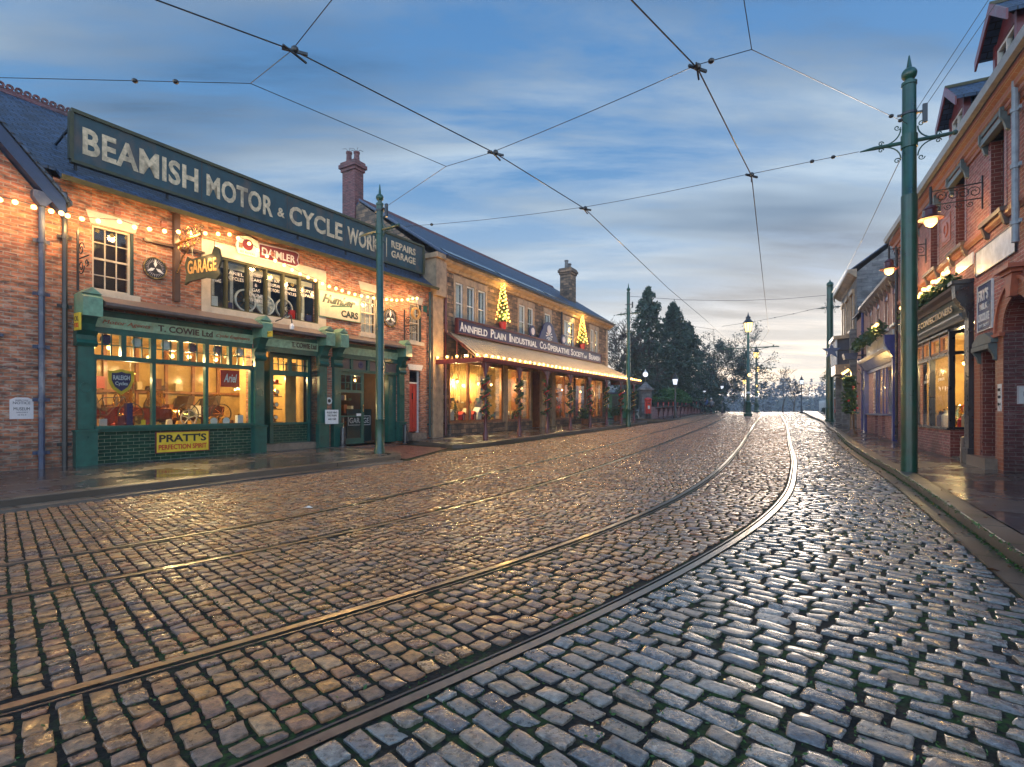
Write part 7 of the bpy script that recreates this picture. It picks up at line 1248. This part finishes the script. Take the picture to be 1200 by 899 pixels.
conifer('conifer_tree', 'slim dark conifer with pointed top just right of the tallest one', 17.7, 58, 12.2, 4.6, 22000, seed=2)
conifer('conifer_tree', 'broad low conifer filling the gap at the right of the two tall ones', 20.6, 62, 10.6, 5.0, 18000, seed=3)
conifer('conifer_tree', 'low dark conifer behind the gate pillar', 11.9, 52, 7.2, 3.4, 9000, seed=4)
conifer('conifer_tree', 'short bushy conifer at the right end of the park trees', 27.3, 72, 5.4, 2.6, 7000, seed=6)
def bare(name, lb, x, y, h, seed, grp, spread=.5, leafy=0, lm=None, depth=6, tr=.16):
    random.seed(seed); q = gpt(x, y, -.05); a = thing(name, lb, 'tree', q, grp); m = MB(); tips = []; tk = MB()
    def br(p, d, ln, r, dp):
        n_ = 3; pts = [p]; rr = [r]
        for i in range(n_): d = (d + Vector((random.gauss(0, .12), random.gauss(0, .12), random.gauss(.03, .07)))).normalized(); p = p + d * ln / n_; pts.append(p); rr.append(r * (1 - .45 * (i + 1) / n_))
        (tk if dp == depth else m).tube(pts, rr, 5 if dp > depth - 2 else 3, cap=False); tips.append(p)
        if dp <= 0: return
        for k in range(random.choice((2, 3, 3)) if dp > 1 else 3):
            u = pts[random.choice((1, 2, 3))]; nd = (d + Vector((random.gauss(0, spread), random.gauss(0, spread), random.gauss(.05, spread * .6)))).normalized(); br(u if k else p, nd, ln * random.uniform(.6, .85), max(.026, rr[-1] * .72), dp - 1)
    br(Vector(q), Vector((0, 0, 1)), h * .3, tr, depth); tk.build('trunk', M_BARK, a, recalc=False); cr = m.build('crown', M_BARK, a, recalc=False)
    if leafy:
        f = MB(); [f.leaf(tuple(t_ + Vector((random.gauss(0, .2), random.gauss(0, .2), random.gauss(0, .2)))), .13) for t_ in random.choices(tips, k=leafy)]; f.build('leaves', lm or M_CON, a, recalc=False)
    return a
DG_ = 'bare winter trees behind the park'
for i, (x, y, h, lb, lf) in enumerate(((10.4, 50, 9.5, 'thin bare tree between the stone store and the tallest conifer, left one', 150), (11.6, 54, 9.0, 'thin bare tree just left of the tallest conifer', 200), (22.6, 66, 11.2, 'bare winter tree right of the conifers with a fan of fine twigs', 500), (24.9, 70, 11.2, 'bare winter tree with dark ivy right of the fan shaped one', 900), (27.0, 73, 10.4, 'bare winter tree at the right edge of the park group', 600), (20.4, 66, 11.6, 'bare winter tree showing behind the slim conifer', 500), (29.0, 76, 6.6, 'low twiggy tree at the right end of the park by the crest', 500))): bare('bare_tree', lb, x, y, h * 1.12, 20 + i, DG_, .55, lf * 6 if i > 1 else lf * 2, None, 7)
bare('bare_tree', 'wide bare tree standing on the crest beyond the centre poles', 42.5, 83, 7.2, 41, DG_, .55, 60, tr=.16); bare('bare_tree', 'smaller bare tree right of the wide one on the crest', 49, 92, 6.4, 42, DG_, .5, 60)
bare('leafy_tree', 'small tree with thin yellow green leaves behind the far right pole', 30.2, 49.0, 4.9, 43, None, .5, 2200, paint('yellow_green_leaf', (.11, .12, .03), .6, .4, 8, da=0, bump=0), 5, .1)
conifer('dark_bush', 'dark rounded bush behind the white park wall', 33.5, 54.5, 2.2, 1.4, 3500, seed=9, mat=M_CON)
# far wooded valley side
random.seed(5); hm = MB(); X = np.linspace(-260, 420, 60); prof = lambda x: 1.5 + 3.0 * math.sin(x * .013 + 1) + 1.6 * math.sin(x * .041)
rows = [(170, -2.5), (200, -6), (240, 1), (280, 3), (320, 3)]
for yy, zz in rows:
    for x in X: hm.V.append((x, yy + 6 * math.sin(x * .02), zz + (prof(x) if yy > 210 else 0) + (6 if yy >= 280 else (3 if yy == 240 else 0))))
nx = len(X); hm.F = [(j * nx + i, j * nx + i + 1, (j + 1) * nx + i + 1, (j + 1) * nx + i) for j in range(len(rows) - 1) for i in range(nx - 1)]
tag(hm.build('far_hillside', M_EARTH, recalc=False, smooth=True), kind='structure')
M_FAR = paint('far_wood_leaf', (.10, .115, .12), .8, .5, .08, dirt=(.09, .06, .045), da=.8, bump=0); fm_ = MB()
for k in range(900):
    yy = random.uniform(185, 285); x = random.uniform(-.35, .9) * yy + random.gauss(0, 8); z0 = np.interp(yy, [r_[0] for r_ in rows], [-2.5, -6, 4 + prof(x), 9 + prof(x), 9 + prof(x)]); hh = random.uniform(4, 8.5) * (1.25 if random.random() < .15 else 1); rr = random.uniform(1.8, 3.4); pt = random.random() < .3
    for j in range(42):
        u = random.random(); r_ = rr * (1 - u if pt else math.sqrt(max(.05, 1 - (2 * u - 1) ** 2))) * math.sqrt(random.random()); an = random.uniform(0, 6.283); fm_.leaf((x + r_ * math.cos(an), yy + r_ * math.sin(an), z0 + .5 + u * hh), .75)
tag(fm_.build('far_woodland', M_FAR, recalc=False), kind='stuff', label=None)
# ------------------------------------------------------------ small street things
random.seed(11)
wl = MB()
for k in range(16):
    x, y = random.uniform(1, 8), random.uniform(2.5, 9); q = (x, y, g(y) + .012)
q = (-2.9, 7.5, .01); SC_ = thing('paper_scrap', 'small crumpled white paper scrap on the setts left of the near track', 'litter', q); MB().add([(q[0] - .07, q[1], .015), (q[0], q[1] - .05, .03), (q[0] + .08, q[1] + .01, .018), (q[0] + .01, q[1] + .06, .035), (q[0] + .02, q[1] - .01, .05)], [(0, 1, 4), (1, 2, 4), (2, 3, 4), (3, 0, 4)]).build('paper', M_ENW, SC_)

# ------------------------------------------------------------ goods on the shelves
stock(FL, 0, 3.9, -4.1, (2.05,), B1, 1, .3, .4); stock(FL, 0, 3.9, -3.8, (.6, .95), B1, 2, .4, .45); stock(FL, -.1, 3.7, -.75, (.96,), B1, 3, .22, .22); stock(FL, 5.0, 5.6, -1.5, (1.03, 1.45, 1.87, 2.29), B1, 4, .12, .16); stock(FL, .1, 3.9, -2.9, (1.2,), B1, 14, .5, .4)
stock(FL, 7.0, 9.2, -2.2, (.3, .75, 1.3, 1.8, 2.3), B1, 5, .4, .4)
for k, (a, b) in enumerate(((.4, 5.0), (5.7, 8.0), (11.4, 14.0), (14.4, 16.1), (16.7, 19.1))): stock(FC, a, b, -.85, (.95,), B2, 20 + k, .35, .5 if k else .3)
stock(FC, 5.7, 8.9, -3.5, (1.5, 2.04, 2.54, 3.04), B2, 31, .3, .42); stock(FC, 10.2, 19.3, -3.5, (1.04, 1.54, 2.04, 2.54, 3.04), B2, 32, .3, .42); stock(FC, 1.0, 4.9, -1.22, (1.3, 1.75), B2, 33, .3, .35)
stock(FR, 3.8, 8.2, -3.45, (1.24, 1.74, 2.24, 2.74), F4, 41, .3, .4); stock(FR, 3.7, 7.9, -.85, (.9,), F4, 42, .3, .45); stock(FR, 3.7, 7.9, -1.3, (1.3,), F4, 43, .3, .35); stock(FR, 10.6, 17.3, -.8, (1.18,), F5, 44, .3, .5); stock(FR, 10.6, 17.3, -3.3, (1.5, 2.0, 2.5), F5, 45, .3, .4)
def bicycle(lb, t, o, z, s=1):
    a = thing('bicycle', lb, 'bicycle', FL.p(t, o, z), 'bicycles in the motor works window'); r = .3 * s; L_ = [(t - .48 * s, z + r), (t + .48 * s, z + r), (t - .05 * s, z + r - .02), (t - .15 * s, z + r + .42 * s), (t + .33 * s, z + r + .45 * s)]
    for c in L_[:2]:
        w_ = MB().ring(FL, c[0], c[1], r * .93, r, o - .015, o + .015, 20).build('wheel', M_RUB, a); m = MB()
        for k in range(10): an = k * PI / 5; m.tube([FL.p(c[0], o, c[1]), FL.p(c[0] + r * .95 * math.cos(an), o, c[1] + r * .95 * math.sin(an))], .004, 3)
        m.build('spokes', M_BRS, w_)
    m = MB()
    for i, j in ((0, 2), (0, 3), (2, 3), (2, 4), (3, 4), (4, 1)): m.tube([FL.p(L_[i][0], o, L_[i][1]), FL.p(L_[j][0], o, L_[j][1])], .013, 5)
    m.build('frame', M_BK, a); MB().box(FL, L_[3][0] - .12, L_[3][0] + .08, o - .05, o + .05, L_[3][1] + .08, L_[3][1] + .13).build('saddle', M_WD2, a); MB().tube([FL.p(L_[4][0] + .02, o - .2, L_[4][1] + .1), FL.p(L_[4][0] + .06, o, L_[4][1] + .14), FL.p(L_[4][0] + .02, o + .2, L_[4][1] + .1)], .012, 5).build('handlebar', M_BRS, a)
bicycle('black bicycle behind the tins in the left shop window', .7, -1.15, 1.0); bicycle('black bicycle behind the headlamps in the right shop window', 3.1, -1.2, 1.0)

hz = MB(); hz.box(FW, -401, 451, -41, 330, -12.5, 22); hzm = bpy.data.materials.new('evening_haze'); hzm.use_nodes = True; hn = hzm.node_tree; hn.nodes.remove(hn.nodes['Principled BSDF']); pv = hn.nodes.new('ShaderNodeVolumePrincipled')
pv.inputs['Color'].default_value = (.78, .86, 1, 1); pv.inputs['Density'].default_value = .0010; hn.links.new(pv.outputs[0], hn.nodes['Material Output'].inputs['Volume'])
tag(hz.build('haze', hzm, recalc=True, org=(0, 0, 0)), kind='stuff'); SC.cycles.volume_bounces = 0; SC.cycles.volume_step_rate = 5

# ------------------------------------------------------------ moss and leaf litter
random.seed(21); M_MOSSG = paint('joint_moss', (.05, .11, .018), .85, .5, 20, da=.3); m = MB(); pts = []
for k in range(15000):
    y = 1.6 + 9 * random.random() ** 1.6; x = random.uniform(-.95, .95) * y
    if math.sin(x * 2.1 + 1.3 * math.sin(y * 1.7)) + math.sin(y * 2.9 + x) + random.gauss(0, .5) > .2: m.leaf((x, y, g(y) + .000 + random.gauss(0, .003)), random.uniform(.006, .017), .4)
tag(m.build('joint_moss', M_MOSSG, recalc=False), kind='stuff'); m = MB(); RKs = resample(RK, .02)
for k in range(5000):
    i = int(random.random() ** 1.5 * 1500); p_ = RKs[i]; m.leaf((p_[0] - abs(random.gauss(0, .03)), p_[1] + random.gauss(0, .01), g(p_[1]) + random.choice((.01, .02, .15)) + random.gauss(0, .008)), random.uniform(.008, .022), .5)
tag(m.build('kerb_moss', M_MOSSG, recalc=False), kind='stuff'); m = MB()
for k in range(260):
    i = int(random.random() * 1900); p_ = RKs[i]; d_ = random.gauss(-.2, .15) if random.random() < .7 else random.uniform(.1, 1.6); x, y = p_[0] + d_, p_[1] - d_ * .5; m.leaf((x, y, g(y) + (.018 if d_ < 0 else .158)), random.uniform(.02, .045), .12)
tag(m.build('leaf_litter', paint('dead_leaf', (.14, .055, .02), .6, .5, 30, da=0), recalc=False), kind='stuff')
